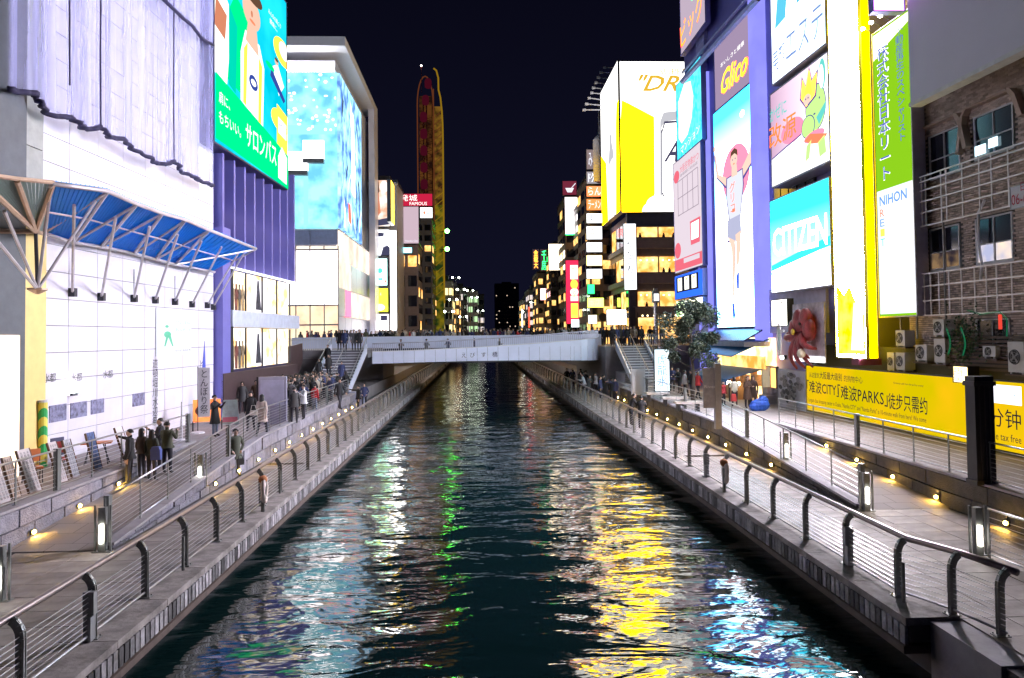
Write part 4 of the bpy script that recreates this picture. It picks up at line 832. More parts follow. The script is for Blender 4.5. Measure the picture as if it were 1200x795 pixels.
art(s_, w_, h_, [(EWR, [(.0, .55), (.0, .28), (.5, .14), (1, .26), (1, .62), (.8, .55), (.5, .62), (.2, .56)]), (EWR, ell(.66, .90, .05, .015, 8)), (EWR, [(.18, .0), (.23, .0), (.42, .4), (.38, .4)]), (EWR, [(.82, .0), (.87, .0), (.66, .42), (.62, .4)]), (PKD, ell(.50, .665, .30, .125, 30)),
    (OUT, [(.005, .80), (.05, .815), (.12, .70), (.34, .655), (.33, .62), (.26, .625), (.06, .69)]), (OUT, [(.93, .90), (.995, .90), (.96, .80), (.83, .66), (.62, .61), (.6, .66), (.77, .71), (.89, .80)]),
    (SKN, [(.02, .81), (.05, .815), (.11, .705), (.34, .66), (.34, .615), (.07, .695)]), (SKN, [(.94, .905), (.98, .905), (.94, .80), (.82, .67), (.62, .625), (.6, .66), (.78, .715), (.90, .80)]), (SKN, ell(.035, .83, .035, .014, 8)), (SKN, ell(.965, .915, .04, .014, 8)),
    (OUT, [(.30, .665), (.66, .67), (.68, .60), (.60, .47), (.34, .46), (.28, .58)]), (emi('runner_shirt', (.85, .88, 1.), .30), [(.32, .66), (.65, .665), (.66, .60), (.59, .475), (.36, .465), (.30, .58)]), (SKN, [(.42, .655), (.55, .655), (.54, .70), (.43, .70)]), (SKN, ell(.48, .725, .075, .033)), (EHAIR, [(.40, .735), (.42, .765), (.50, .775), (.56, .76), (.565, .735), (.5, .752), (.43, .748)]), (OUT, ell(.455, .728, .012, .003, 6)), (OUT, ell(.515, .728, .012, .003, 6)), (ERED, ell(.485, .708, .022, .003, 8)),
    (emi('runner_shorts', (.6, .62, .85), .26), [(.32, .475), (.60, .48), (.62, .40), (.48, .37), (.30, .40)]), (OUT, [(.30, .39), (.48, .37), (.49, .33), (.46, .20), (.44, .20), (.465, .33), (.45, .362), (.30, .38)]), (SKN, [(.49, .40), (.61, .41), (.60, .34), (.55, .26), (.49, .27), (.50, .35)]), (SKN, [(.33, .40), (.48, .375), (.46, .19), (.43, .10), (.39, .10), (.41, .2), (.40, .34)]),
    (EWH, [(.48, .27), (.54, .27), (.54, .21), (.49, .21)]), (EBL, [(.49, .22), (.56, .24), (.55, .165), (.50, .165)]), (EWH, [(.39, .10), (.43, .10), (.435, .14), (.40, .14)]), (EBL, [(.39, .105), (.44, .105), (.46, .05), (.42, .03), (.40, .05)]), (ERED, [(.44, .50), (.50, .50), (.50, .515), (.44, .515)])])
txt(s_, 'グリコ', w_ * .41, h_ * .50, w_ * .12, h_ * .13, ERED, -.17, vert=True)
t = thing('roof_truss', 'violet steel roof beam slanting up beside the runner sign header', 'beam', (0, 0, 0)); VP_ = mat('violet_steel', (.3, .3, .6), .4, .3)
for o_, r_ in ((0, .22), (.7, .1)):
    b = B(); a_, e_ = Vector((16.03,57.75,25.21)), Vector((16.54,43.17,23.94)); a_.z = e_.z = (16.42,46.55,25.56)[2]; b.tube([a_ + Vector((0, 0, o_)), e_ + Vector((0, 0, o_))], r_, 6); obj('beam', b, VP_, t)
# eave, awning roof
t = thing('ribbed_awning', 'violet ribbed metal awning under the runner sign', 'awning', (17.16,54.09,6.41), RA)
wA = (4.2,6.31)[0] - (-4.66,6.41)[0]
b = B()
for k in range(26): b.hexa([(k * wA / 26, -1.5, -.95), ((k + .8) * wA / 26, -1.5, -.95), ((k + .8) * wA / 26, .1, -.1), (k * wA / 26, .1, -.1), (k * wA / 26, -1.5, -.87), ((k + .8) * wA / 26, -1.5, -.87), ((k + .8) * wA / 26, .1, .0), (k * wA / 26, .1, .0)])
obj('rib_sheet', b, mat('awning_violet', (.10, .10, .30), .4, .3), t); b = B(); b.box((-.4, -1.6, -1.25), (wA + .3, .1, -.96)); obj('gutter', b, mat('gutter_grey', (.4, .4, .48)), t)
# ---- stacked signs right of the runner
FR2 = mat('sign_grey_edge', (.35, .34, .45), .4, .4)
WB = emi('sign_white_cyan', (.95, .95, 1.1), 1., col2=(.5, .8, 1.), scale=.22)
s_ = board('billboard', 'bright white and pale blue beauty sign with large katakana at the top of the stack', 'billboard', (16.6,41.49,19.79),-88,6.22,6.05, WB, FR2, depth=1.2, bord=.08)
w_, h_ = ((16.6,41.49,19.79),-88,6.22,6.05)[2:]
art(s_, w_, h_, [(emi('sky_print', (.1, .5, .7), .4), [(.08, .5), (.6, .55), (.75, 1), (.2, 1)]), (EWR, [(.3, .52), (.5, .55), (.66, 1), (.4, 1)])])
txt(s_, 'エステ', w_ * .30, h_ * .10, w_ * .66, h_ * .26, emi('lav_print', (.2, .3, .6), .36), -.04); txt(s_, '美顔', w_ * .03, h_ * .10, w_ * .25, h_ * .22, emi('lav_print', (.5, .62, .85)), -.04)
s_ = board('billboard', 'white and mauve medicine sign with orange characters and a colourful swirling figure', 'billboard', (16.77,42.31,14.18),-88,6.77,5.4, emi('med_mauve', (.42, .26, .38), .5, col2=(.8, .65, .75), axis='X', span=(0, 5)), FR2, depth=1.0, bord=.08)
w_, h_ = ((16.77,42.31,14.18),-88,6.77,5.4)[2:]
LM = emi('lime_print', (.5, .85, .25), .4); TEAL = emi('teal_print', (.12, .55, .5), .4)
random.seed(5)
fig = [(EWH, [(.0, .0), (1, .0), (1, .98), (.86, .99), (.72, .8), (.56, .40), (.3, .36), (.0, .31)]), (PKD, ell(.40, .48, .2, .12)), (OUT, [(.0, .31), (.3, .36), (.56, .40), (.56, .385), (.3, .345), (.0, .295)])]
for k in range(5): fig.append((OUT, [(.34 + k * .05, .1 + k * .03), (.345 + k * .05, .1 + k * .03), (.47 + k * .03, .3), (.465 + k * .03, .3)]))
fig += [(OUT, ell(.80, .56, .16, .22)), (LM, ell(.80, .56, .15, .21)), (OUT, ell(.68, .42, .11, .11)), (LM, ell(.68, .42, .10, .10)), (OUT, [(.56, .72), (.6, .93), (.66, .82), (.72, .98), (.76, .84), (.86, .9), (.82, .66), (.66, .6)]), (EOR, [(.58, .73), (.61, .9), (.66, .80), (.72, .95), (.75, .82), (.84, .87), (.8, .68), (.66, .62)]), (EYL, [(.62, .72), (.66, .78), (.72, .88), (.76, .72), (.68, .66)]), (SKN, ell(.68, .68, .06, .05)), (OUT, ell(.66, .69, .01, .01, 6)), (OUT, ell(.70, .69, .01, .01, 6)),
    (TEAL, [(.82, .46), (.97, .56), (.96, .48), (.86, .38)]), (PKD, ell(.78, .30, .16, .05)), (ERED, [(.62, .3), (.72, .34), (.98, .26), (.9, .2), (.74, .24)]), (LM, [(.66, .24), (.74, .28), (.7, .12), (.64, .1)]), (LM, [(.84, .22), (.94, .26), (.96, .1), (.86, .08)]), (OUT, ell(.88, .62, .012, .012, 6)), (OUT, ell(.8, .5, .02, .01, 6)), (TEAL, ell(.93, .82, .05, .14)), (EWH, ell(.92, .80, .035, .11))]
art(s_, w_, h_, fig); txt(s_, 'かぜに', w_ * .04, h_ * .68, w_ * .32, h_ * .14, TEAL, -.16); txt(s_, '改源', w_ * .02, h_ * .40, w_ * .5, h_ * .24, emi('red_orange_print', (1., .16, .03), .6), -.16)
s_ = board('billboard', 'glowing cyan sign with tall white capital letters below the colourful medicine sign', 'billboard', (16.85,42.9,8.22),-88,6.97,5.33, emi('watch_cyan', (.16, .80, .95), 2.2, col2=(.01, .42, .60), axis='Z', span=(1.2, 4.2)), FR2, depth=.9, bord=.06)
w_, h_ = ((16.85,42.9,8.22),-88,6.97,5.33)[2:]
art(s_, w_, h_, [(EWR, rect(.01, .0, .99, .20)), (EWR, [(.0, .23), (1, .30), (1, .36), (.0, .30)]), (emi('watch_deep_cyan', (.01, .55, .72), 2.2), [(0.01, .24), (.99, .37), (.99, .46), (.01, .30)])])
txt(s_, 'CITIZEN', w_ * .06, h_ * .38, w_ * .90, h_ * .30, EWR, -.05)
s_ = board('giant_lightbox', 'enormous blown out white lightbox with yellow glow at its foot beside the green vertical sign', 'billboard', (16.45,34.34,4.8),-88,2.62,18.95, emi('giant_white', (1, .93, 1.05), 36.), mat('lightbox_yellow', (.9, .7, .02), .4), depth=.1, bord=.06)
w_, h_ = ((16.45,34.34,4.8),-88,2.62,18.95)[2:]
art(s_, w_, h_, [(emi('gold_glow_print', (1., .55, .0), 1.1, col2=(1., .85, .05), scale=1.4), [(.05, .01), (.95, .01), (.95, .10), (.7, .13), (.5, .17), (.3, .15), (.05, .18)]), (EWH, [(.5, .02), (.9, .02), (.9, .12), (.62, .13)])])
pE = (16.52,32.14,5.58)
t = thing('lightbox_end_face', 'glowing yellow end face of the giant lightbox turned to the bridge', 'billboard', (pE[0], pE[1], (16.52,32.18,4.84)[2]), 0)
b = B(); b.box((.03, -.05, 0), (.03 + (17.16,32.14,5.57)[0] - pE[0], .5, 26)); obj('display', b, emi('yellow_end', (1., .72, .0), 2.0, col2=(1., .60, .0), scale=.4), t)
b = B(); b.box((-.2, -.1, -.3), (.8, .55, -.02)); obj('base_frame', b, mat('maroon_frame', (.15, .02, .05)), t)
# small signs and sculpture under the stack
s_ = board('shop_sign', 'cream lit shop sign with black brush characters beside the octopus', 'sign', (16.57,42.31,6.32),-88,2.08,1.51, emi('cream_sign', (1, .95, .82), 1.9), DARK, bord=.05)
txt(s_, 'くくる', .3, .35, 1.3, 1.1, EBLK, -.04)
o8 = (16.62,38.01,5.67)
t = thing('octopus_sculpture', 'big glossy pink red octopus sculpture with curling arms on the wall', 'sculpture', o8, RA); t.scale = (.82, .6, .82)
PINK = mat('octopus_paint', (.27, .035, .045), .45, var=.6, scale=2.2, bump=.4)
b = B(); b.ball((0, 0, .75), (1.0, .8, .85), 14, 9); obj('head', b, PINK, t, True)
for x, z in ((-.95, .55), (-.35, 1.15), (.6, 1.2), (1.05, .5)): b = B(); b.ball((x, -.35, z), (.55, .5, .7), 12, 7); obj('petal_lobe', b, PINK, t, True)
b = B(); b.ball((-.25, -.95, .42), (.24, .12, .2)); obj('eye', b, mat('eye_yellow', (.8, .55, .05), .3), t, True)
b = B(); b.ball((.55, -.85, .9), (.12, .1, .1)); obj('pupil', b, BLACK, t)
for k, (x1, z1, x2, z2) in enumerate(((-1.3, -.2, -1.75, .35), (-1.0, -.9, -.5, -1.9), (-.3, -1.1, .6, -1.8), (.4, -.8, 1.6, -1.7), (.9, -.5, 2.1, -.6), (.2, -.5, 1.2, -1.2))):
    b = B(); pts = []
    for i in range(9):
        q = i / 8; pts.append(((1 - q) ** 2 * .1 * k + 2 * q * (1 - q) * x1 * 1.2 + q * q * x2, -.4 - .5 * math.sin(q * 3), (1 - q) ** 2 * .2 + 2 * q * (1 - q) * z1 + q * q * z2))
    b.tube(pts, [.36 * (1 - i / 10) for i in range(9)], 9); obj('arm', b, PINK, t, True)
b = B(); b.ball((.9, -1.0, -.9), (.4, .3, .3)); obj('dumpling', b, mat('dumpling_cream', (.8, .7, .55)), t, True)
b = B(); b.box((-2.2, .3, -1.45), (2.0, .4, 2.2)); obj('backing_panel', b, mat('backing_mosaic', (.5, .45, .5), .5, var=.6, scale=2), t)
b = B(); b.box((-2.1, .2, -1.45), (2.0, .29, -1.1)); obj('white_strip', b, EWS, t)
t = thing('spot_lamp', 'small dazzling white floodlight beside the octopus sculpture', 'floodlight', (16.8,41.45,4.61), RA)
b = B(); b.box((-.15, 0, -.12), (.15, .2, .12)); obj('housing', b, DARK, t); b = B(); b.ball((0, -.06, 0), (.13, .05, .1), 8, 4); obj('lens', b, emi('spot_glow', (1, 1, 1), 60), t)
t = thing('oval_sign', 'tall narrow oval hoop sign hung from the wall left of the octopus', 'sign', (15.68,39.09,5.63), RA)
b = B(); b.tube([(.0 + .22 * math.cos(i * math.pi / 10), 0, .85 * math.sin(i * math.pi / 10)) for i in range(21)], .04, 6, False).box((.2, -.03, .4), (.6, .03, .5)); obj('hoop', b, WHITE, t); b = B(); b.box((-.1, -.01, -.55), (.1, .01, .55)); obj('plate', b, mat('pale_teal', (.5, .65, .62)), t)
# ---- stall with blue awning under the signs
t = thing('food_stall', 'open food stall with blue awnings and warm hanging lights', 'stall', (17.03,51.99,3.67), RA)
wS = (4.45,3.92)[0] - (-3.09,3.62)[0]
AW = mat('awning_blue', (.02, .16, .42), .6, var=.1); zz = (17.03,51.99,3.67)[2]
b = B(); b.box((-2, .2, TZ - zz), (wS, .35, 2.0)); obj('back_wall', b, emi('stall_glow', (1., .45, .10), 1.3, col2=(1., .8, .4), scale=1.1), t)
b = B(); b.hexa([(-1, -2.2, 1.1), (wS - .5, -2.2, .9), (wS - .5, .2, 1.9), (-1, .2, 1.9), (-1, -2.2, 1.16), (wS - .5, -2.2, .96), (wS - .5, .2, 1.96), (-1, .2, 1.96)]); obj('upper_awning', b, AW, t)
b = B(); b.hexa([(.3, -2.6, -.45), (wS - .3, -2.6, -.45), (wS - .3, -.4, .1), (.3, -.4, .1), (.3, -2.6, -.4), (wS - .3, -2.6, -.4), (wS - .3, -.4, .15), (.3, -.4, .15)]).box((.3, -2.63, -.75), (wS - .3, -2.58, -.4)); obj('lower_awning', b, AW, t)
b = B(); b.box((.3, -.35, .15), (wS, -.3, .9)); obj('lit_transom', b, EWIN, t)
for x in (.3, wS * .5, wS - .4): b = B(); b.tube([(x, -2.4, TZ - zz), (x, -2.4, -.42)], .05, 6); obj('post', b, DARK, t)
for k in range(8): b = B(); b.ball((.6 + k * (wS - 1) / 8, -2.0 + (k % 2) * .5, -.75), .11, 8, 5); obj('hanging_lamp', b, emi('bulb_glow', (1., .75, .35), 14), t)
b = B(); b.box((.6, -1.6, TZ - zz), (wS - 1.5, -.9, TZ - zz + .95)); obj('counter', b, mat('counter_wood', (.3, .16, .08)), t)
for k in range(9): b = B(); x = .7 + k * .6; b.box((x, -.2, TZ - zz + .8), (x + .4, .1, TZ - zz + .95 + (k * 37 % 10) * .09)); obj('goods', b, mat('goods_mix', (.25, .12, .06), .6, var=.9, scale=5), t)
s_ = board('notice_board', 'framed white notice beside an orange poster at the right end of the stall', 'notice', (17.06,45.28,2.62),-88,2.18,1.41, mat('notice_sheet', (.6, .6, .62), .5), DARK, depth=.1, bord=.04); s_2 = board('notice_poster', 'orange poster just right of the framed white notice', 'poster', (16.74,43.1,2.83),-88,0.81,1.17, emi('orange_poster', (1., .4, .1), 1.), DARK, depth=.05, bord=.03)
b = B(); b.ball((1., .4, .35), (1.1, .5, .42), 12, 6).ball((1.4, .5, .6), (.6, .4, .38), 10, 5).ball((.45, .3, .25), (.6, .45, .3), 10, 5); o = tag(obj('tarp_stack', b, mat('tarp_blue', (.02, .1, .55), .5, var=.4, scale=3, bump=.5)), 'goods piled under bright blue tarpaulin beside the stall', 'tarpaulin'); o.location = (14.16,39.11,1.92); o.scale = (.5, .5, .8)
b = B(); b.box((0, 0, 0), (2.0, 1., .5)).box((.2, .2, .5), (2, 1, .9)); o = tag(obj('stone_steps', b, CONC), 'grey stone steps between the stall and the yellow banner', 'steps'); o.location = (16.25,42.69,1.92)
# ---- brown brick building
t = thing('brick_building', 'old dark brown brick building with railings and air conditioners beside the green sign', 'building', (17.97,30.95,6.28), RA)
oB = (19.05,6.28); zo = oB[1]; LB = 13.
zroof = 21.
wins = []
for a, e in (((20.69,12.03), (22.49,13.52)), ((23.31,12.08), (25.23,13.53)), ((20.57,8.36), (22.33,9.98)), ((23.23,8.38), (25.03,9.96)), ((23.09,5.28), (24.75,6.39))):
    wins.append((a[0] - oB[0], a[1] - zo, e[0] - oB[0], e[1] - zo))
wins[0] = (wins[0][0], (18.24,28.73,12.01)[2] - zo, wins[0][2], (18.25,28.65,13.7)[2] - zo); wins[1] = (wins[1][0], (18.34,26.01,12.19)[2] - zo, wins[1][2], (18.34,25.94,13.73)[2] - zo)
wins[2] = (wins[2][0], (18.24,28.9,8.38)[2] - zo, wins[2][2], (18.24,28.82,10.01)[2] - zo); wins[3] = (wins[3][0], (18.33,26.18,8.38)[2] - zo, wins[3][2], (18.34,26.1,10.02)[2] - zo)
bb = B(); BH, BWD = .085, .25; row = 0; z = TZ - zo
random.seed(3)
while z < zroof - zo:
    x = -(row % 2) * BWD / 2
    while x < LB:
        if not any(x + BWD > a - .02 and x < c + .02 and z + BH > b_ and z < d_ for a, b_, c, d_ in wins):
            xe = min(x + BWD, LB) - .015; x0 = max(x, 0); dd = random.uniform(0, .014)
            n = len(bb.v); y = -dd
            bb.v += [(x0, y, z), (xe, y, z), (xe, y, z + BH - .016), (x0, y, z + BH - .016), (x0, .04, z), (xe, .04, z), (xe, .04, z + BH - .016), (x0, .04, z + BH - .016)]
            bb.f += [(n, n + 1, n + 2, n + 3), (n + 3, n + 2, n + 6, n + 7), (n + 1, n, n + 4, n + 5), (n, n + 3, n + 7, n + 4), (n + 2, n + 1, n + 5, n + 6)]; bb.m += [0] * 5
        x += BWD
    z += BH; row += 1
BRK = mat('brown_brick', (.40, .31, .26), .7, var=.3, scale=.5, island=.35)
o = obj('brickwork', bb, BRK, t); o['kind'] = 'stuff'
b = B(); b.box((0, .03, TZ - zo), (LB, 12, zroof - zo)); obj('wall_core', b, mat('brick_mortar', (.09, .08, .075), .9), t)
for i, (a, b_, c, d_) in enumerate(wins):
    f = B(); m_ = .05
    f.box((a - .02, -.03, b_ - .06), (a + m_, .1, d_)).box((c - m_, -.03, b_ - .06), (c + .02, .1, d_)).box((a + m_, -.03, d_ - m_), (c - m_, .1, d_)).box((a + m_, -.03, b_ - .06), (c - m_, .1, b_ + m_)).box(((a + c) / 2 - .02, -.02, b_ + m_), ((a + c) / 2 + .02, .08, d_ - m_)).box((a + m_, -.018, b_ + (d_ - b_) * .4), (c - m_, .078, b_ + (d_ - b_) * .4 + .04))
    W = obj('window', f, mat('window_frame_white', (.45, .45, .48), .4), t)
    for u in range(2):
        for v in range(2):
            x0, x1 = a + m_ + u * ((c - a) / 2), a + (c - a) / 2 * (u + 1) - .02; z0_, z1_ = (b_ + m_, b_ + (d_ - b_) * .4) if v == 0 else (b_ + (d_ - b_) * .4 + .04, d_ - m_)
            g = B(); g.box((x0, .02, z0_), (x1 - (.03 if u else 0), .028, z1_)); obj('pane', g, EWINB if (i == 3 and v == 0) else (emi('dim_room', (.16, .10, .05), .5, col2=(.02, .015, .02), scale=2.) if (i == 2 and v == 0) else GLASSD), W)
for i in (0, 1):
    a, b_, c, d_ = wins[i]; pts = [(a - .62, b_ + .35), (a - .34, d_ + .08), (a - .1, d_ + .33), (c + .12, d_ + .33), (c + .34, d_ + .08), (c + .62, d_ - 1.05 + .35 * i)]
    for (x0, z0_), (x1, z1_) in zip(pts, pts[1:]):
        h = B(); h.prism([(x0 - .09, -.28, z0_), (x1 - .09, -.28, z1_), (x1 + .09, -.28, z1_ + .06), (x0 + .09, -.28, z0_ + .06)], (0, .26, 0)); obj('hood_mould', h, mat('hood_brown', (.32, .22, .17), .5), t)
g = B(); a, b_, c, d_ = wins[1]; g.box((a + .05, -.05, b_ + .1), (a + .6, -.035, b_ + .45)).box((a + .75, -.05, b_ + .22), (a + 1.2, -.035, b_ + .55)); obj('window_sticker', g, emi('sticker_glow', (.5, .75, .85), .9), t)
# railings: two grids
def grid(za, zb_, xs, zs, nm, x1, extra=()):
    for z_ in zs: b = B(); b.box((.15, -.5, z_), (x1, -.46, z_ + .045)); obj('rail', b, RLW, t)
    for x in xs: b = B(); b.box((x, -.455, za), (x + .04, -.42, zb_)); obj('upright', b, RLW, t)
RLW = mat('pale_railing', (.75, .71, .70), .4, .3)
zA, zB_ = (17.62,29.55,10.09)[2] - zo, (17.62,29.47,11.85)[2] - zo
grid(zA, zB_ + .2, [.2, .55, 1.7, 1.95, 2.9, 3.2, 4.1, 5.0, 5.6, 6.4, 7.2], [zA, zA + (zB_ - zA) * .3, zA + (zB_ - zA) * .55, zA + (zB_ - zA) * .8, zB_, zB_ + .2], 'g', 9)
zA, zB_ = (17.61,29.72,6.57)[2] - zo, (17.61,29.64,8.21)[2] - zo
grid(zA, zB_, [.2, .4, .62, 1.35, 1.7, 2.1, 2.6, 3.2, 3.9, 4.6, 5.2, 5.7, 6.4], [zA, zA + (zB_ - zA) * .35, zA + (zB_ - zA) * .7, zB_], 'g', 9)
b = B()
for x in (.1, 1.2, 3.0): b.box((x, -.5, zA - .9), (x + .06, -.44, zA + 3.9))
obj('drain_pipe', b, mat('pipe_grey', (.25, .24, .24)), t)
b = B(); b.tube([(4.95, -.2, 4.6 + 6 - zo), (4.6, -.2, 4.2 + 6 - zo), (4.55, -.2, 3.2 + 6 - zo), (4.7, -.2, 2.3 + 6 - zo), (4.6, -.2, 1.8 + 6 - zo)], .05, 6); obj('cable_pipe', b, WHITE, t)
# blank projection panel above
t = thing('blank_panel', 'large blank pale grey panel overhanging the top of the brick building', 'panel', (16.66,28.22,14.74), RA)
b = B(); b.box((0, 0, 0), (11, .4, 9)); obj('sheet', b, mat('blank_sheet', (.62, .62, .68), .6, var=.05, scale=.3), t); b = B(); b.box((0, -.06, -.16), (11, .42, -.01)); obj('bottom_trim', b, mat('trim_pale', (.6, .62, .6)), t)
# green and white vertical sign
a_ = ((17.23,31.95,6.57),-88,2.71,12.33)
s_ = board('vertical_sign', 'tall vertical sign, lime green above and white below, beside the giant lightbox', 'sign', *a_[:1], a_[1], a_[2], a_[3], emi('lime_panel', (.2, .46, .01), .42), FR2, depth=.5, bord=.05)
w_, h_ = a_[2:]; zs = .45
NV = emi('navy_print', (.04, .05, .22), .9); BLP = emi('letter_blue', (.05, .12, .5), 1.)
art(s_, w_, h_, [(emi('sign_white_lower', (.9, .96, 1.), .38), rect(.03, .012, .97, .44)), (emi('lime_bright', (.8, 1., .45), 1.), [(.03, .99), (.03, .90), (.4, .93), (.97, .96), (.97, .99)])])
txt(s_, '株式会社日本リート', w_ * .14, h_ * .47, w_ * .34, h_ * .47, emi('white_outline', (1, 1, 1), .7), -.05, vert=True); txt(s_, '株式会社日本リート', w_ * .165, h_ * .472, w_ * .29, h_ * .466, NV, -.06, vert=True)
txt(s_, '不動産再生のスペシャリスト', w_ * .66, h_ * .58, w_ * .2, h_ * .38, NV, -.05, vert=True)
txt(s_, 'NIHON', w_ * .12, h_ * .385, w_ * .72, h_ * .035, BLP, -.05)
for k, (c_, r_, m_) in enumerate((('R', 'eal', ERED), ('E', 'state', BLP), ('I', 'nvestment', EOR), ('T', 'echnology', EGR))):
    z_ = .348 - k * .034; txt(s_, c_, w_ * .12, h_ * z_, w_ * .12, h_ * .026, m_, -.05); txt(s_, r_, w_ * .28, h_ * z_, w_ * (.16 + .045 * len(r_)), h_ * .018, EGY, -.05)
txt(s_, 'SERVICE', w_ * .12, h_ * .215, w_ * .45, h_ * .016, EGY, -.05); txt(s_, 'PROVIDER', w_ * .12, h_ * .19, w_ * .5, h_ * .016, EGY, -.05)
for z_ in (.155, .125, .09): txt(s_, '株式会社日本リート 大阪本社', w_ * .12, h_ * z_, w_ * .7, h_ * .013, EGY, -.05)
for k in range(4): 
    lt = thing('sign_spotlight', ('leftmost', 'second', 'third', 'rightmost')[k] + ' little spotlight arm over the green vertical sign', 'spotlight', (0, 0, 0)); lt.parent = None
    P_ = Vector(a_[0]); u = Vector((math.cos(R(a_[1])), math.sin(R(a_[1])), 0)); n_ = Vector((u.y, -u.x, 0)); q_ = P_ + u * (.15 + k * w_ / 4) + Vector((0, 0, h_)); lt.location = q_
    b = B(); b.tube([(0, 0, 0), tuple(n_ * .45 + Vector((0, 0, .22)))], .025, 5); obj('arm', b, DARK, lt); b = B(); e_ = n_ * .5; b.ball((e_.x, e_.y, .18), (.1, .1, .07), 8, 4); obj('lamp', b, emi('spotlight_glow', (1, 1, .85), 30), lt)
s_ = board('phone_sign', 'small white sign with a red phone number at the edge of the brick wall', 'sign', (17.6,24.24,9.95),-88,1.03,0.74, mat('white_board', (.7, .7, .72), .5), STEEL, depth=.06, bord=.02)
RPT = mat('print_red', (.5, .02, .08), .5); txt(s_, '06-6211', .08, .12, 1.2, .35, RPT, -.03); txt(s_, '日本', .5, .52, .7, .3, RPT, -.03)
s_ = board('purple_glow_sign', 'violet and magenta lit sign behind the top of the giant lightbox', 'sign', (15.7,29,18.63),0,1.31,1.51, emi('magenta_sign', (.75, .2, .9), 1.5, col2=(.25, .3, 1.), axis='Z', span=(0, 1.6)), VIOLET, bord=.04)
# ---- air conditioners
def aircon(label, a, wd, ht, cur=None, dark=0):
    t = thing('air_conditioner', label, 'air conditioner', a, RA, 'outdoor air conditioning units on the brick wall')
    b = B(); b.box((0, 0, 0), (wd, .45, ht)).box((.06, .02, -.06), (.14, .4, 0)).box((wd - .14, .02, -.06), (wd - .06, .4, 0)); obj('case', b, mat('aircon_case', (.55, .54, .52), .5, var=.12), t)
    r = min(wd * .36, ht * .42); c_ = (wd * .42, -.012, ht * .5)
    b = B(); b.lathe([(r, 0), (r, .012)], (c_[0], 0, c_[2]), 18, 'y'); obj('fan_opening', b, BLACK, t)
    b = B()
    for k in range(1, 4): q = r * k / 3.2; b.tube([(c_[0] + q * math.cos(i * math.pi / 9), -.03, c_[2] + q * math.sin(i * math.pi / 9)) for i in range(19)], .006, 4, False)
    b.ball((c_[0], -.03, c_[2]), (.06, .02, .06), 8, 4)
    for k in range(4): an_ = k * math.pi / 2 + .4; b.prism([(c_[0], -.014, c_[2]), (c_[0] + r * .85 * math.cos(an_), -.014, c_[2] + r * .85 * math.sin(an_)), (c_[0] + r * .85 * math.cos(an_ + .5), -.014, c_[2] + r * .85 * math.sin(an_ + .5))], (0, .004, 0))
    obj('fan_grille', b, mat('grille_grey', (.3, .3, .3)), t)
    b = B(); b.box((-.1, -.05, -.12), (wd + .1, .5, -.06)); obj('bracket_shelf', b, mat('rust_bracket', (.06, .035, .03)), t)
for lab, pa, wd, ht in (('upper left unit above two others, under a violet light', (17.27,30.8,5.4), .62, .62), ('partly hidden lower left unit at the foot of the green sign', (17.25,31.47,4.35), .5, .75), ('lower left unit with a plain grille, second from the left', (17.22,30.76,4.41), .62, .7), ('single fan unit between the stacked pair and the green sign', (17.32,29.49,4.84), .72, .6), ('topmost unit of the stacked pair on the brick wall', (17.36,28.32,5.82), .62, .6), ('tall lower unit of the stacked pair on the brick wall', (17.36,28.31,4.78), .64, .9), ('low unit under the bottom window of the brick wall', (17.45,25.64,5.08), .62, .36), ('large unit at the right edge above the banner', (17.49,24.45,4.6), .7, 1.0)):
    aircon('white outdoor air conditioner, ' + lab, pa, wd, ht)
b = B(); P_ = (17.14,28.8,4.53)
for k in range(9): b.box((0, -.02, k * .14), (5.2, .04, k * .14 + .09), None)
o = tag(obj('slat_screen', b, mat('slat_brown', (.07, .04, .03), .6, island=.3)), 'dark brown timber slat screen behind the top of the yellow banner', 'screen'); o.location = (17.58,27.77,4.57); o.rotation_euler[2] = R(RA); o['kind'] = 'stuff' if 0 else ''
del o['kind']
b = B(); random.seed(11)
for k in range(500):
    c_ = Vector((random.gauss(0, .38), random.gauss(0, .15), random.gauss(0, .5))); u = Vector((random.uniform(-1, 1), random.uniform(-1, 1), random.uniform(-1, 1))).normalized() * .06; v = u.orthogonal().normalized() * .035; b.poly([tuple(c_ - u), tuple(c_ + v), tuple(c_ + u), tuple(c_ - v)])
t = thing('hanging_plant', 'dark green climbing plant with green glowing tubes among the air conditioners', 'plant', (17.42,26.54,5.6), RA); obj('foliage', b, mat('leaf_dark', (.03, .07, .03), .5, island=.5), t)
for x0 in (-.45, .35): b = B(); b.tube([(x0 + .15 * math.sin(i * .5), -.35, -.5 + i * .14) for i in range(8)], .02, 5); obj('neon_tube', b, emi('neon_green', (.01, .25, .1), .2), t)
t = thing('neon_tube', 'thin green neon tube hanging by the lowest brick wall window', 'neon tube', (17.49,24.47,5.76), RA); b = B(); b.tube([(0, 0, 0), (.02, 0, .6), (-.3, 0, .85), (-1.2, 0, .78), (-1.9, 0, .95)], .015, 5); obj('tube', b, emi('neon_green', (.02, .75, .25)), t)
b = B(); b.box((-.05, 0, 0), (.05, .05, .5)); o = tag(obj('red_lamp', b, emi('red_tube', (1, .08, .05), .25)), 'short red lit tube beside the lowest brick wall window', 'lamp'); o.location = (17.48,24.73,6.01)
# dark recess wall under signs, to the banner
b = B(); b.box((0, 0, 0), (22, .3, 3.4)); o = tag(obj('dark_hoarding', b, mat('hoarding_black', (.02, .018, .02), .7)), 'black hoarding wall standing behind the long yellow banner', 'wall'); P_ = (17.36,39.81,3.7); o.location = (P_[0], P_[1], TZ); o.rotation_euler[2] = R(RA)
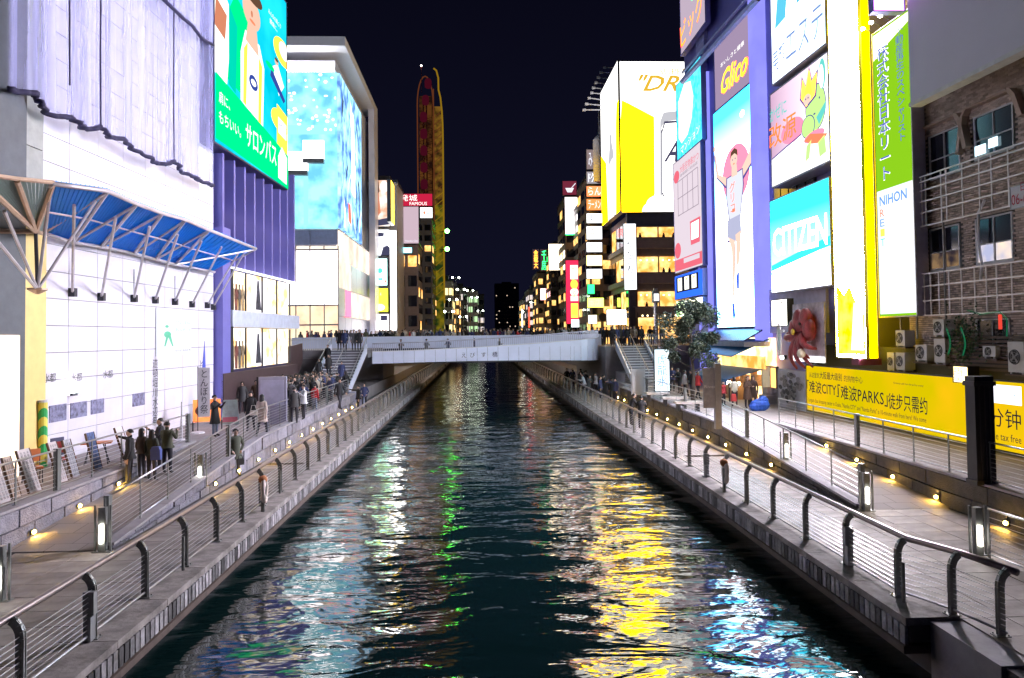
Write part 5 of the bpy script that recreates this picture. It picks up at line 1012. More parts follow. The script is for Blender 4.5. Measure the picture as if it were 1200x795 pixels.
# ---- the yellow banner
BY = emi('banner_yellow', (.95, .56, .005), .30, col2=(.72, .56, .0), scale=.35)
a_ = ((16.71,38.21,1.85),-88,12.33,2.2)
zl = TZ + .12
s_ = thing('yellow_banner', 'long yellow wall banner with black Chinese and English shopping text', 'banner', (a_[0][0], a_[0][1], zl), a_[1]); w_ = a_[2] ; h_ = 2.25
LBN = w_ + 4.5
xg = 0; k = 0
while xg < LBN:
    b = B(); xe = min(xg + 2.4, LBN); b.box((xg + .004, 0, 0), (xe - .004, .06, h_)); obj('banner_panel', b, BY, s_); xg += 2.4
b = B(); b.box((0, -.02, h_), (LBN, .08, h_ + .05)).box((0, -.02, -.05), (LBN, .08, 0)); obj('frame', b, DARK, s_)
BK = EBLK
txt(s_, '从这里到', .35, h_ * .745, 1.0, .26, BK, -.02); txt(s_, '大阪最大级别', 1.42, h_ * .735, 2.15, .36, BK, -.02); txt(s_, '的购物中心', 3.75, h_ * .735, 1.6, .3, BK, -.02)
txt(s_, '「难波CITY」', .05, h_ * .40, 3.2, .62, BK, -.02); txt(s_, '「难波PARKS」', 3.15, h_ * .36, 4.1, .68, BK, -.02); txt(s_, '徒步只需约', 7.3, h_ * .33, 2.6, .66, BK, -.02)
txt(s_, 'Largest class shopping center in Osaka, "Namba CITY" and "Namba Parks" is 10-minute walk from here! We come', .2, h_ * .17, 9.6, .26, BK, -.02)
txt(s_, '10-minutes walk from the tax free counter', 7.7, h_ * .80, 2.0, .08, BK, -.02)
xm = (24.94,3.02)[0] - (11.78,1.62)[0]
txt(s_, '10', xm - .9, h_ * .33, .5, .62, BK, -.02); txt(s_, '分钟！', xm + .05, h_ * .33, 1.75, .62, BK, -.02); txt(s_, 'the tax free', xm + .1, h_ * .14, 1.4, .24, BK, -.02)
b = B(); b.box((xm + .15, -.03, h_ * .68), (xm + 1.55, -.005, h_ * .95)); obj('white_card', b, emi('card_white', (.85, .85, .95), .7), s_)
b = B(); b.lathe([(.12, 0), (.12, .01)], (xm + .0 + .12, -.05, h_ * .84), 14, 'y'); obj('red_emblem', b, emi('emblem_red', (.8, .03, .05), .9), s_); txt(s_, 'Tax-free Shop', xm + .4, h_ * .78, .6, .12, emi('emblem_red', (.8, .03, .05)), -.04); txt(s_, 'Q', xm + 1.2, h_ * .80, .18, .2, BLP, -.04)
# tree mural left of the banner
t = board('tree_mural', 'grey hoarding panel printed with a bushy tree at the left end of the yellow banner', 'mural', (16.59,41.65,1.81),-88,3.38,2.18, mat('mural_grey', (.5, .5, .55), .6), FR2, depth=.1, bord=.03)
w_, h_ = ((16.59,41.65,1.81),-88,3.38,2.18)[2:]
random.seed(9); m1, m2, m3 = mat('mural_dark', (.06, .06, .07), .7, var=.8, scale=9), mat('mural_mid', (.22, .21, .21), .7, var=.7, scale=9), mat('mural_pale', (.45, .42, .4), .7)
fo = []
for k in range(60):
    a = random.random() * 6.28; r_ = random.random() ** .5; fo.append(((m1, m2, m2)[k % 3], ell(.5 + .4 * r_ * math.cos(a), .55 + .35 * r_ * math.sin(a), .07, .05, 7)))
fo += [(m3, [(.3, .05), (.8, .05), (.55, .35)])]
art(t, w_, h_, fo, step=.0012, y=-.02)
s_ = board('lit_cube_sign', 'small warm lit sign with dark characters standing on top of the yellow banner', 'sign', (17.02,26.65,4.13),-88,0.82,0.6, emi('cube_warm', (1., .72, .30), 1.5), DARK, depth=.4, bord=.03); txt(s_, '居酒屋', .08, .25, .5, .28, BK, -.04); txt(s_, '営業中', .08, .08, .5, .12, BK, -.04)
t = thing('black_column', 'square black steel column standing at the right terrace fence in front of the banner', 'column', (13.31,19.75,1.92))
b = B(); b.box((-.26, -.2, 0), (.26, .2, 2.85)); obj('shaft', b, mat('column_black', (.02, .022, .03), .4, .4), t); b = B(); b.box((-.3, -.24, 2.6), (.3, .24, 2.72)).box((-.29, -.23, .0), (.29, .23, .12)); obj('collar', b, DARK, t)
for x in (-.14, 0, .14): b = B(); b.box((x - .015, -.22, .13), (x + .015, -.2, 2.59)); obj('rib', b, DARK, t)
# info panel by the right fence, menu column
t = thing('info_pillar', 'grey information pillar with a dark map panel on the right terrace', 'information board', (9.87,32.09,1.92))
b = B(); b.box((.15, -.1, 0), (.42, .15, 2.8)); obj('pillar', b, mat('pillar_grey', (.3, .3, .33), .4, .5), t); b = B(); b.box((-.34, -.05, .9), (.15, .05, 2.6)); obj('map_panel', b, mat('map_panel_dark', (.3, .3, .34), .3, var=.4), t); txt(t, 'River', -.3, 1.75, .5, .12, WHITE, -.07)
t = thing('direction_sign', 'glowing white upright sign with blue characters beside the foot of the right stairs', 'sign', (11.52,47.61,2.2)); b = B(); b.box((-.5, -.1, 0), (.5, .1, 2.9)); obj('casing', b, DARK, t); b = B(); b.box((-.45, -.14, .2), (.45, -.102, 2.8)); obj('display', b, emi('direction_glow', (.75, .92, 1), .6), t); txt(t, '虎龍水', -.3, .5, .6, 2.0, BLP, -.16, vert=True)

# ================================================================ BEYOND THE BRIDGE
random.seed(21)
def far_building(label, x0, x1, y0, y1, z0, z1, m, front=(3, 6), side=None, lit=.5, litm=None, cat='building', name='building', parapet=True, wsz=1.):
    """box body with real window pieces on the face to the camera and on the face to the canal"""
    s = 1 if x0 + x1 > 0 else -1
    xc = x0 if s > 0 else x1                         # canal side
    t = thing(name, label, cat, (xc, y0, z0)); H = z1 - z0; W = x1 - x0; D = y1 - y0
    b = B(); b.box((min(0, s * W), 0, 0), (max(0, s * W), D, H)); obj('wall', b, m, t)
    if parapet:
        b = B(); b.box((min(-s * .12, s * W), -.12, H + .01), (max(-s * .12, s * W), D, H + .35)); b.box((s * W * .3, D * .3, H + .36), (s * W * .7, D * .6, H + 1.6)); obj('roof', b, DARK, t)
    litm = litm or EWIN
    if front:
        nx_, nz_ = front; cw, chh = W / nx_, (H - .8) / nz_
        w_ = B(); w_.box((-cw * .36 * wsz, -.06, 0), (cw * .36 * wsz, .05, chh * .55 * wsz)); ml = w_.mesh('window', litm); md = w_.mesh('window', GLASSD)
        for i in range(nx_):
            for j in range(nz_): link('window', ml if random.random() < lit else md, t, (s * (i + .5) * cw, 0, .5 + j * chh))
    if side:
        ny_, nz_ = side; cw, chh = D / ny_, (H - .8) / nz_
        w_ = B(); w_.box((-.06, -cw * .36, 0), (.06, cw * .36, chh * .55)); ml = w_.mesh('window', litm); md = w_.mesh('window', GLASSD)
        for i in range(ny_):
            for j in range(nz_): link('window', ml if random.random() < lit else md, t, (0, (i + .5) * cw, .5 + j * chh))
    return t
GB = mat('beige_render', (.22, .17, .15), .7); GC = mat('cool_grey_render', (.15, .15, .17), .7); GD = mat('dark_render', (.05, .05, .06), .7); GP = mat('mauve_render', (.25, .2, .21), .7); GW = mat('pale_render', (.45, .43, .45), .6)
ST = 4.0
def bbox(Y0, Y1, xl, xr, yt): pass
# left bank beyond the screen building
def fbx(label, q, m, **k): return far_building(label, q[0], q[1], q[2], q[3], q[4], q[5], m, **k)
fbx('narrow pale building carrying a stack of billboards right of the screen building', (-15.63,-11.41,108,118,4,27.99), GW, front=None)
fp = emi('face_photo', (.6, .33, .22), .5, col2=(.9, .8, .75), scale=.7)
def fsign(label, a, m, fr=DARK, shapes=None, texts=(), nm='billboard', cat='billboard', depth=.5):
    s_ = board(nm, label, cat, a[0], a[1], a[2], a[3], m, fr, depth=depth, bord=.06)
    if shapes: art(s_, a[2], a[3], shapes, y=-.02, step=.01)
    for (tx, x, z, w1, h1, tm, vv) in texts: txt(s_, tx, a[2] * x, a[3] * z, a[2] * w1, a[3] * h1, tm, -.12, vert=vv)
    return s_
fsign('top billboard of the narrow stack with a large face photograph', ((-14.96,107.4,21.57),0,2.63,6.66), fp, shapes=[(ESKD, [(.1, .1), (.5, .3), (.4, .8), (.1, .7)]), (EHAIR, [(.0, .55), (.45, .75), (.4, .98), (.0, .9)]), (EDK, [(.0, .0), (1, .05), (1, .2), (.0, .12)]), (EWH, ell(.7, .85, .2, .12))])
fsign('yellow side strip of the top billboard in the narrow stack', ((-11.3,99.44,21.13),90,4.07,5.56), emi('amber_strip', (1, .6, .05), 1.6))
fsign('second billboard of the narrow stack with black and white figures', ((-14.99,107.4,17.47),0,2.63,3.74), EWS, shapes=[(EDK, [(.5, .0), (1, .0), (1, .3), (.7, .5)]), (EGY, ell(.4, .5, .25, .2)), (EDK, ell(.45, .8, .3, .08)), (EGY, [(.6, .3), (.9, .4), (.8, .9), (.65, .8)])])
fsign('green and white screen in a dark frame, third in the narrow stack', ((-15.02,107.4,13.25),0,2.27,3.85), emi('mint_screen', (.5, 1, .9), 1.7), shapes=[(EGR, ell(.55, .55, .15, .1)), (EGR, rect(.2, .2, .7, .28)), (ERED, [(.8, .1), (.95, .1), (.88, .3)])])
fsign('lime yellow lit sign at the foot of the narrow stack', ((-15.05,107.4,9.53),0,2.39,3.36), emi('lime_yellow', (.8, .9, .02), 1.9), shapes=[(EGR, [(.5, .7), (.6, .7), (.56, .85)]), (EWH, ell(.5, .2, .3, .14))])
fsign('tall white lit pillar sign along the right edge of the narrow stack', ((-12.39,107.3,6.87),0,0.96,14.2), emi('white_pillar', (1, 1, .98), 3.), texts=[('日本料理', .2, .25, .6, .3, PKP, True)])
fsign('white lit ground floor shop sign below the narrow stack', ((-14.86,106.8,6.88),0,2.37,2.39), emi('shop_pinkish', (1, .85, .85), 1.7), shapes=[(EDK, rect(.1, .5, .4, .9)), (EDK, rect(.5, .6, .9, .9))])
fbx('mauve building with a blank grey billboard on its roof', (-12.93,-9.24,118,126,4,20.29), GP, front=(2, 5), side=(3, 6), lit=.25)
fsign('blank mauve grey billboard lit by one lamp above a beige building', ((-12.84,117.4,20.35),0,3.8,5.82), emi('mauve_board', (.24, .18, .21), .8), texts=[('Namba City', .45, .04, .5, .06, EGY, False)])
fsign('deep red sign with white characters above the mauve billboard', ((-12.8,117.3,26.15),0,5.91,1.99), emi('red_board', (.3, .008, .03), .6), texts=[('発城', .15, .4, .45, .5, EWH, False), ('FAMOUS', .4, .08, .45, .25, EWH, False)])
fsign('small white sign with a red dot hanging under the red sign', ((-8.88,117.3,24.29),0,1.97,1.72), emi('small_white_sign', (.8, .85, .85), 1.), shapes=[(ERED, ell(.35, .5, .1, .16)), (EGR, rect(.5, .4, .8, .5))])
fsign('little cyan lit sign on the mauve building', ((-12.06,117.2,18.88),0,1.96,0.92), emi('cyan_small', (.2, .8, .95), 1.8), texts=[('天ぷら', .1, .15, .8, .7, EWH, False)])
fbx('dark ribbed building beside the tall wheel tower', (-10.56,-7.69,128,140,4,25.96), GC, front=(2, 12), side=(3, 12), lit=.12)
fbx('low beige shop building with an open warm doorway', (-12.35,-9.9,122,128,4,12.14), GB, front=(2, 3), lit=.6)
fbx('brown building with lit floors beside the wheel tower', (-10.84,-9.04,134,142,4,17.24), GB, front=(2, 7), side=(2, 7), lit=.7)
fbx('black glass building between brown ones', (-9.45,-7.57,140,150,4,17.41), GD, front=(2, 7), side=(3, 7), lit=.35, litm=EWINB)
# wheel tower: oblong loop frame with red cabins
wt = thing('wheel_tower', 'tall oblong observation wheel tower with dim red cabins and a yellow lit lattice edge', 'tower', ((-8.75,140,7.52)[0], 140, 4))
WX = (-8.75,140,7.52)[0]; zT = (-8.35,140,53.27)[2]; xl = (-11.01,140,36.7)[0]; xm_ = (-8.02,140,36.69)[0]; xr = (-6.13,140,36.69)[0]
FRD = mat('tower_frame_red', (.20, .05, .04), .5, .4)
YT = emi('tower_yellow_tube', (.35, .2, .01), .22); OT = emi('tower_orange_tube', (.08, .022, .008), .4); CR = emi('cabin_red', (.05, .003, .01), .3)
b = B(); b.box((xl - WX, 4, 0), (xr - WX - .6, 10, 20)); obj('base_building', b, mat('tower_base_dark', (.04, .035, .03)), wt)
b = B(); b.box((xl - WX + .3, 2.2, 18), (xm_ - WX - .1, 3.4, zT - 6)); obj('shaft_wall', b, emi('shaft_brown_baked_light', (.06, .022, .005), .5, col2=(.008, .003, .002), scale=.6), wt); b = B(); b.box((xm_ - WX, -1.2, 18), (xr - WX - .3, .6, zT - 9)); obj('side_wall', b, emi('shaft_amber_baked_light', (.12, .06, .008), .45, col2=(.02, .01, .003), scale=.8), wt)  # both walls emit faintly, standing in for bulb light falling on them
for x in (xl, xl + 1.1, xm_ - .2, xm_ - 1.3):
    b = B(); b.box((x - WX - .12, 1.5, 0), (x - WX + .12, 1.8, zT - 7)); obj('mast', b, FRD, wt)
b = B(); pts = [(xl - WX, 1.4, 20)] + [(xl - WX + (xm_ - xl) / 2 * (1 - math.cos(a)), 1.4, zT - 8 + 5.5 * math.sin(a)) for a in [i * math.pi / 12 for i in range(13)]] + [(xm_ - WX, 1.4, 20)]; b.tube(pts, .13, 5); obj('loop_rail', b, OT, wt)
b = B()
for k in range(30):
    z = 6 + k * (zT - 16) / 30; z2 = z + (zT - 16) / 30
    b.tube([(xl - WX, 1.6, z), (xm_ - WX, 1.6, z2)], .05, 3, False).tube([(xm_ - WX, 1.6, z), (xl - WX, 1.6, z2)], .05, 3, False)
o = obj('lattice', b, FRD, wt)
for k in range(9):
    z = (-9.63,140,31.94)[2] - 4 + k * (zT + .5 - ((-9.63,140,31.94)[2] - 4)) / 8.2; x = (xl + xm_) / 2 - .3 - WX + (.9 if k == 8 else (.4 if k == 7 else 0))
    b = B(); b.lathe([(.35, -.9), (.62, -.7), (.66, .4), (.5, .8), (.2, .95)], (x, .6, z - 4), 10); obj('cabin', b, CR, wt)
    b = B(); b.box((x - .7, 1.2, z - 4.1), (x + .7, 1.5, z - 3.9)); obj('cabin_arm', b, FRD, wt)
ep = [(xm_ + .3 - WX, -2, zT - 2.2), (xm_ + .8 - WX, -2, zT - 2.6), (xm_ + 1.15 - WX, -2, zT - 4.)] + [(xr - .9 + .9 * math.sin(q) - WX, -2, zT - 6 - (1 - math.cos(q)) * 9) for q in (.2, .6, 1., 1.3, 1.57)] + [(xr - WX, -2, 8)]
b = B(); b.tube(ep, .16, 5); obj('edge_tube', b, YT, wt)
b = B(); b.tube([(xm_ + .2 - WX, -2, zT - 6), (xm_ + .2 - WX, -2, 8)], .12, 5); obj('edge_tube', b, OT, wt)
for k in range(26):
    z = 8 + k * (zT - 18) / 26; b = B(); b.tube([(xm_ + .2 - WX, -2, z), (xr - WX, -2, z + (zT - 18) / 26)], .07, 3, False); obj('brace', b, YT if k < 15 else OT, wt)
b = B(); b.box((xm_ + .1 - WX, -1.6, 2), (xr - .1 - WX, -1.4, 26)); obj('lit_facade', b, emi('gold_facade', (.3, .22, .01), .2, col2=(.02, .05, .01), scale=.8), wt)
b = B(); b.ball((xl + .9 - WX, 0, zT - 1.), .16, 8, 5); obj('beacon', b, emi('beacon_white', (1, .9, .85), 4.), wt); b = B(); b.tube([(xl + .9 - WX, .2, zT - 6), (xl + .9 - WX, .2, zT - 1.2)], .06, 4); obj('beacon_mast', b, FRD, wt)
for k, (px, py) in enumerate(((524, 271), (524, 292))):
    p_ = ((-5.45,136,24.88), (-5.48,136,21.65))[k]
    t = thing('green_floodlight', ('upper', 'lower')[k] + ' dazzling green floodlight on the side of the wheel tower', 'floodlight', p_)
    b = B(); b.ball((0, 0, 0), .42, 10, 6); obj('lens', b, emi('flood_green', (.12, 1., .10), 9), t); b = B(); b.tube([(-.2, .3, 0), (-1.4, 1.2, 0)], .08, 5); obj('arm', b, DARK, t)
# left far row
rows_ = [(-8.66,-5.44,160,172,4,17.58), (-7.59,-4.44,176,190,4,15.75), (-6.68,-2.95,196,214,4,18.38), (-5.78,-0.11,220,240,4,18.88), (-4.27,1.8,246,270,4,19.28)]
desc = ['pale gold lit building just past the wheel tower', 'low lit building second past the wheel tower', 'grey green block with bright shop lights third past the wheel tower', 'pale green block behind the street lamps', 'small grey block last in the left row']
for q, dsc, m, lm in zip(rows_, desc, (GW, GB, GC, GW, GC), (emi('gold_room', (1, .75, .3), .7), EWIN, EWINB, emi('greenish_room', (.5, .8, .4), .4), EWINB)): fbx(dsc, q, m, front=(4, 5), side=(3, 5), lit=.55, litm=lm)
def street_lamp(label, p, h, col, st):
    t = thing('street_lamp', label, 'street lamp', (p[0], p[1], 4.0), 0, 'street lamps along the far banks')
    b = B(); b.tube([(0, 0, 0), (0, 0, h)], [.1, .06], 6).tube([(-.7, 0, h - .1), (.7, 0, h - .1)], .05, 5); obj('pole', b, mat('lamp_pole', (.3, .32, .3), .4, .5), t)
    for x in (-.7, .7): b = B(); b.ball((x, 0, h + .1), .2, 8, 5); obj('globe', b, emi('lamp_globe_%s' % st[0], col, st[1]), t)
for k, (p, m) in enumerate((((-4.86,165,18.66), 0), ((-3.44,150,15.13), 1), ((-4.8,145,12.89), 0), ((-2.01,190,17.33), 1), ((-1.01,200,16.12), 0), ((0.55,210,12.83), 0), ((-4.97,128,10.08), 1), ((-3.19,160,9.99), 0))):
    street_lamp(('tallest', 'second', 'third', 'fourth', 'fifth', 'sixth', 'nearest', 'eighth')[k] + ' white globe street lamp on the far left bank counting outwards from the wheel tower', p, p[2] - 4, ((.9, 1, .85), (.9, 1., .75))[m], (('a', 14), ('b', 9))[m])
# distant tower
t = fbx('distant dark tower block with scattered lit windows at the end of the canal', (9.29,22.54,420,440,4,34.65), GD, front=(9, 14), lit=.13, wsz=.45, litm=emi('distant_window', (.8, .6, .45), .4)); 
# right bank beyond the beer billboard
fbx('grey brown building behind the stack of restaurant signs', (14.88,17.86,100,112,4,27.29), GB, front=(2, 11), side=(3, 11), lit=.3)
names = [('dark sign with outlined characters at the top of the restaurant sign stack', 'みよし', emi('dim_brown_sign', (.08, .06, .06), 1.), 175, 199, EGY), ('grey sign with white letters second in the restaurant sign stack', 'ドクトル', emi('dim_grey_sign', (.12, .11, .12), 1.), 201, 216, EWS), ('orange red lit sign third in the restaurant sign stack', 'らん', emi('warm_red_sign', (1, .22, .08), .7), 218, 231, EWH), ('orange sign with white katakana fourth in the restaurant sign stack', 'ラーメン', emi('orange_sign', (.9, .22, .06), .6), 233, 247, EWH), ('white lit sign fifth in the restaurant sign stack', 'すし', EWS, 250, 262, EBLK), ('white sign with red writing sixth in the restaurant sign stack', '焼肉', EWS, 265, 281, ERED), ('plain white lit sign seventh in the restaurant sign stack', '酒場', EWS, 284, 296, PKP), ('amber lit sign eighth in the restaurant sign stack', '鍋', emi('amber_sign', (1, .7, .25), 1.7), 299, 312, EWH), ('white and amber lit sign ninth in the restaurant sign stack', '串焼', EWS, 315, 327, EOR)]
YQ = 99.4
tabs = [(14.48,99.4,27.84),0,2.27,2.73, (14.45,99.4,25.91),0,2.27,1.71, (14.42,99.4,24.21),0,2.16,1.48, (14.39,99.4,22.39),0,2.16,1.59, (14.36,99.4,20.69),0,2.16,1.36, (14.33,99.4,18.54),0,2.15,1.81, (14.3,99.4,16.85),0,2.15,1.36, (14.28,99.4,15.04),0,2.15,1.47, (14.25,99.4,13.35),0,2.15,1.35]
tabs = [tabs[i * 4:(i + 1) * 4] for i in range(9)]
for (lab, tx, m, ya_, yb_, tm), a in zip(names, tabs): fsign(lab, a, m, texts=[(tx, .12, .15, .76, .7, tm, False)], nm='stack_sign', cat='sign')
fsign('small green lit sign low in the restaurant sign stack', ((14.32,99.3,11.32),0,1.02,1.35), emi('green_sign', (.02, .75, .15), 1.4), nm='stack_sign', cat='sign')
fsign('lime lit double sign at the foot of the restaurant sign stack', ((14.29,99.3,9.52),0,2.26,1.35), emi('lime_sign', (.75, .9, .1), 1.6), nm='stack_sign', cat='sign', texts=[('本店', .1, .2, .7, .6, EGR, False)])
fsign('small cream sign leaning beside a yellow round sign above the crowd', ((14.25,98.5,7.38),0,1.23,1.22), emi('cream_small', (1, .85, .55), 1.2), nm='stack_sign', cat='sign')
t = thing('round_sign', 'round yellow lit sign above the bridge crowd at the right', 'sign', (16.08,98,8.24)); b = B(); b.lathe([(.5, 0), (.5, .15)], (0, 0, 0), 16, 'y'); obj('display', b, emi('round_yellow', (.85, .85, .03), .8), t); b = B(); b.lathe([(.56, .16), (.56, .3)], (0, 0, 0), 16, 'y'); obj('casing', b, DARK, t)
fbx('pale grey pillar building beside the red neon front', (16.01,17.59,116,126,4,26.46), GW, front=None, side=(3, 12), lit=.1)
fbx('brown building with a glowing red edged screen front', (14.67,17.83,126,138,4,28.95), GB, front=(2, 10), side=(3, 10), lit=.2)
fsign('dark red sign with a grey bowl shape on the rooftop', ((14.19,125.4,29.27),0,2.43,2.43), emi('maroon_sign', (.08, .01, .02), .7), shapes=[(EGY, [(.2, .5), (.8, .5), (.65, .2), (.35, .2)]), (EGY, [(.6, .5), (.9, .85), (.93, .8), (.66, .5)])])
fsign('white lit screen with a red edge below the bowl sign', ((14.54,125.3,22.55),0,2.14,6.42), emi('white_screen', (1, .93, .92), 1.2), mat('red_frame', (.4, .01, .02)), shapes=[(ERED, rect(.75, .3, .82, .7)), (EGR, rect(.0, .0, 1, .04))])
RN = emi('red_glow_front', (.5, .015, .05), .8)
fsign('glowing red vertical front with white and amber round signs', ((13.77,119,7.7),0,2.7,10.1), RN, shapes=[(EWH, rect(.28, .70, .72, .92)), (EYL, ell(.5, .62, .22, .07)), (EWH, ell(.5, .50, .24, .06)), (EWH, rect(.28, .36, .72, .44)), (EOR, rect(.3, .1, .7, .32)), (EYL, rect(.35, .14, .65, .28))], texts=[('かに道楽', .34, .4, .3, .5, EOR, True)])
fsign('white box sign at the foot of the glowing red front', ((14.49,118.8,7.15),0,1.62,1.34), EWS, nm='stack_sign', cat='sign')
fbx('tall dark building with scattered lit windows left of the glowing red front', (13.46,16.48,140,152,4,22.28), GD, front=(3, 10), side=(3, 10), lit=.35)
fsign('cream lit sign with a red brush character and red edge', ((13.06,139.4,17.95),0,1.9,4.9), emi('cream_lit', (1, .85, .6), 1.9), mat('red_frame', (.4, .01, .02)), texts=[('か', .2, .3, .6, .45, EOR, False)])
fsign('orange neon vertical characters at the far right bank', ((10.82,150,19.06),0,1.36,4.08), emi('neon_board_dark', (.02, .012, .015), 1.), texts=[('金龍大', .2, .06, .6, .88, emi('neon_orange', (1, .28, .03), 2.2), True)])
fsign('green neon vertical characters beside the orange ones', ((12.33,149.8,18.69),0,1.53,4.41), emi('neon_board_dark', (.02, .012, .015)), texts=[('千房', .2, .06, .6, .88, emi('neon_green_far', (.02, .9, .15), 2.0), True)])
fbx('brown block under the green and orange neon signs', (11.96,15.41,152,166,4,18.53), GP, front=(3, 7), side=(3, 7), lit=.35)
fsign('pinkish vertical sign on the brown far block', ((12.38,151.5,13.01),0,1.37,2.4), emi('pinkish_sign', (1, .45, .45), 1.4), texts=[('鮨', .2, .2, .6, .6, EWH, False)])
fbx('grey block with white lamps further along the right bank', (11.95,14.76,178,196,4,16.67), GC, front=(3, 6), side=(3, 6), lit=.5, litm=EWINB)
fbx('small far block with a vertical white light strip on the right bank', (11.87,14.65,205,225,4,15.54), GW, front=(3, 5), side=(3, 5), lit=.4)
fsign('white vertical light strip on the smallest far right block', ((11.52,204,8.15),0,0.46,5.05), EWS)
fsign('red vertical light strip beside the white one far right', ((11.53,176,7.84),0,0.4,4.76), ERED)
fsign('bright white vertical strip on the far grey right block', ((16,177,7.79),0,0.8,6.39), EWH)
for k, p in enumerate(((12.52,170,13.32), (13.4,185,12.5), (12.44,200,12.15))): street_lamp(('nearest', 'middle', 'farthest')[k] + ' white globe street lamp on the far right bank', p, p[2] - 4, (.9, 1, .85), ('a', 14))
# ferry side lights and shop fronts below the street beyond the bridge, along the water
for s in (-1, 1):
    for k in range(10):
        y = 90 + k * 14; xx = s * (14.0 if s > 0 else 12.6)
        t = thing('waterside_shopfront', '%s lit shopfront number %s from the bridge on the lower %s bank' % (('amber', 'pale')[k % 2], ('one', 'two', 'three', 'four', 'five', 'six', 'seven', 'eight', 'nine', 'ten')[k], 'left' if s < 0 else 'right'), 'shopfront', (xx, y, TZ), 90 * -s)
        b = B(); b.box((-5, 0, 0), (5, 1.5, 2.2)); obj('wall', b, BROWN, t)
        for i in range(4): b = B(); b.box((-4.6 + i * 2.4, -.06, .4), (-2.7 + i * 2.4, -.01, 1.9)); obj('window', b, (EWIN, ESHOP, EOR, EWINB)[(i + k) % 4], t)
# lamp column on the bridge plaza
t = thing('clock_column', 'grey lantern column with a boxy head on the street right of the bridge', 'lamp post', ((18.38,78,6.22)[0], 78, 4.97))
zc = (18.46,78,10.73)[2] - 4.97; b = B(); b.tube([(0, 0, 0), (0, 0, zc - 1.2)], .22, 8); obj('column', b, STEEL, t); b = B(); b.box((-.35, -.35, zc - 1.5), (.35, .35, zc - .3)).box((-.2, -.2, zc - .3), (.2, .2, zc)); obj('head', b, mat('lantern_grey', (.4, .4, .42), .4), t); b = B(); b.box((-.25, -.38, zc - 1.3), (.25, -.352, zc - .6)); obj('lantern_glass', b, EWS, t)

# ================================================================ TREE and small things
def tree(label, p, h, r, n=8500):
    t = thing('broadleaf_tree', label, 'tree', p); random.seed(4)
    b = B(); b.tube([(0, 0, 0), (.08, 0, h * .25), (-.05, .05, h * .5), (0, 0, h * .8)], [.13, .11, .08, .03], 8)
    tips = []
    for k in range(12):
        a = k * 2.4; z0_ = h * (.3 + .045 * k); l = r * random.uniform(.5, .95)
        e = (l * math.cos(a), l * math.sin(a), z0_ + h * random.uniform(.08, .22)); tips.append(Vector(e)); b.tube([(0, 0, z0_), (e[0] * .5, e[1] * .5, z0_ + (e[2] - z0_) * .35), e], [.05, .035, .015], 5)
    obj('trunk', b, mat('bark', (.09, .07, .06), .9), t)
    b = B(); cl = [(tp, r * random.uniform(.2, .42)) for tp in tips] + [(Vector((random.gauss(0, r * .3), random.gauss(0, r * .3), h * random.uniform(.45, .95))), r * random.uniform(.3, .42)) for _ in range(6)]
    for i in range(n):
        c_, rr = random.choice(cl); d_ = Vector((random.gauss(0, 1), random.gauss(0, 1), random.gauss(0, 1))).normalized() * rr * random.random() ** .45
        q = c_ + d_; u = Vector((random.uniform(-1, 1), random.uniform(-1, 1), random.uniform(-.6, .6))).normalized() * random.uniform(.09, .16); v = u.orthogonal().normalized() * .04
        v.rotate(Matrix.Rotation(random.random() * 3, 3, u.normalized())); b.poly([tuple(q - u), tuple(q + v), tuple(q + u), tuple(q - v)])
    o = obj('crown', b, mat('leaf_green', (.065, .085, .055), .5, island=.5, spec=.6), t)
tree('evergreen tree with grey green leaves between the stairs and the food stall', (12.9,45.59,1.92), 5.9, 1.75)
# things on the left terrace
def placard(label, px, lean, m, w_=.42, h_=1.2, tm=None, s='大道芸'):
    t = thing('leaning_placard', label, 'placard', px, LA, 'placards leaning on the left terrace fence'); t.rotation_euler[0] = R(-lean - 6)
    b = B(); b.box((0, 0, 0), (w_, .04, h_)); obj('board', b, m, t); b = B(); b.box((-.03, -.01, 0), (0, .05, h_)).box((w_, -.01, 0), (w_ + .03, .05, h_)); obj('edge', b, mat('wood_dark', (.12, .06, .03)), t)
    if s:
        for c_ in range(3 if len(s) > 1 else 1): txt(t, (s * 3 if len(s) > 1 else s), w_ * (.12 + .28 * c_), h_ * .06, w_ * .2, h_ * (.88 if len(s) > 1 else .2), tm or PB, -.01, vert=True)
PLW = mat('placard_paper', (.62, .55, .56), .6, var=.15, scale=5)
pl = [(-11.21,19.65,1.95), (-11.57,20.93,1.95), (-11.94,22.39,1.95), (-12.35,24.36,1.95), (-12.89,26.38,1.95)]
placard('leftmost leaning white placard with dense dark writing', (-12.0, pl[0][1], 1.95), 12, PLW, s='なにわ探検')
placard('second leaning placard, wide, with dense writing and a blue tint', (-12.0, pl[1][1], 1.95), 12, PLW, .5, s='水都大阪')
placard('third leaning placard with small pattern writing beside the red chair', (-12.0, pl[2][1], 1.95), 12, PLW, .38, s='船のりば')
placard('dark blue patterned banner board leaning beside the red seat', (-12.0, pl[3][1], 1.95), 8, mat('navy_pattern', (.06, .1, .25), .6, var=.9, scale=7), .42, 1.2, s=None)
placard('rightmost leaning plain white placard with a small black mark', (-12.0, pl[4][1], 1.95), 12, mat('placard_white', (.7, .68, .72), .6, var=.04), .45, 1.15, s='券')
placard('narrow tan placard between the first and second leaning boards', (-12.05, (pl[0][1] + pl[1][1]) / 2, 1.95), 10, mat('placard_tan', (.5, .38, .3), .6, var=.3, scale=6), .3, 1.1, s='落語')
placard('grey striped placard just past the third leaning board', (-12.05, (pl[2][1] + pl[3][1]) / 2 - .2, 1.95), 10, mat('placard_grey', (.4, .4, .45), .6, var=.6, scale=8), .36, 1.15, s='水上')
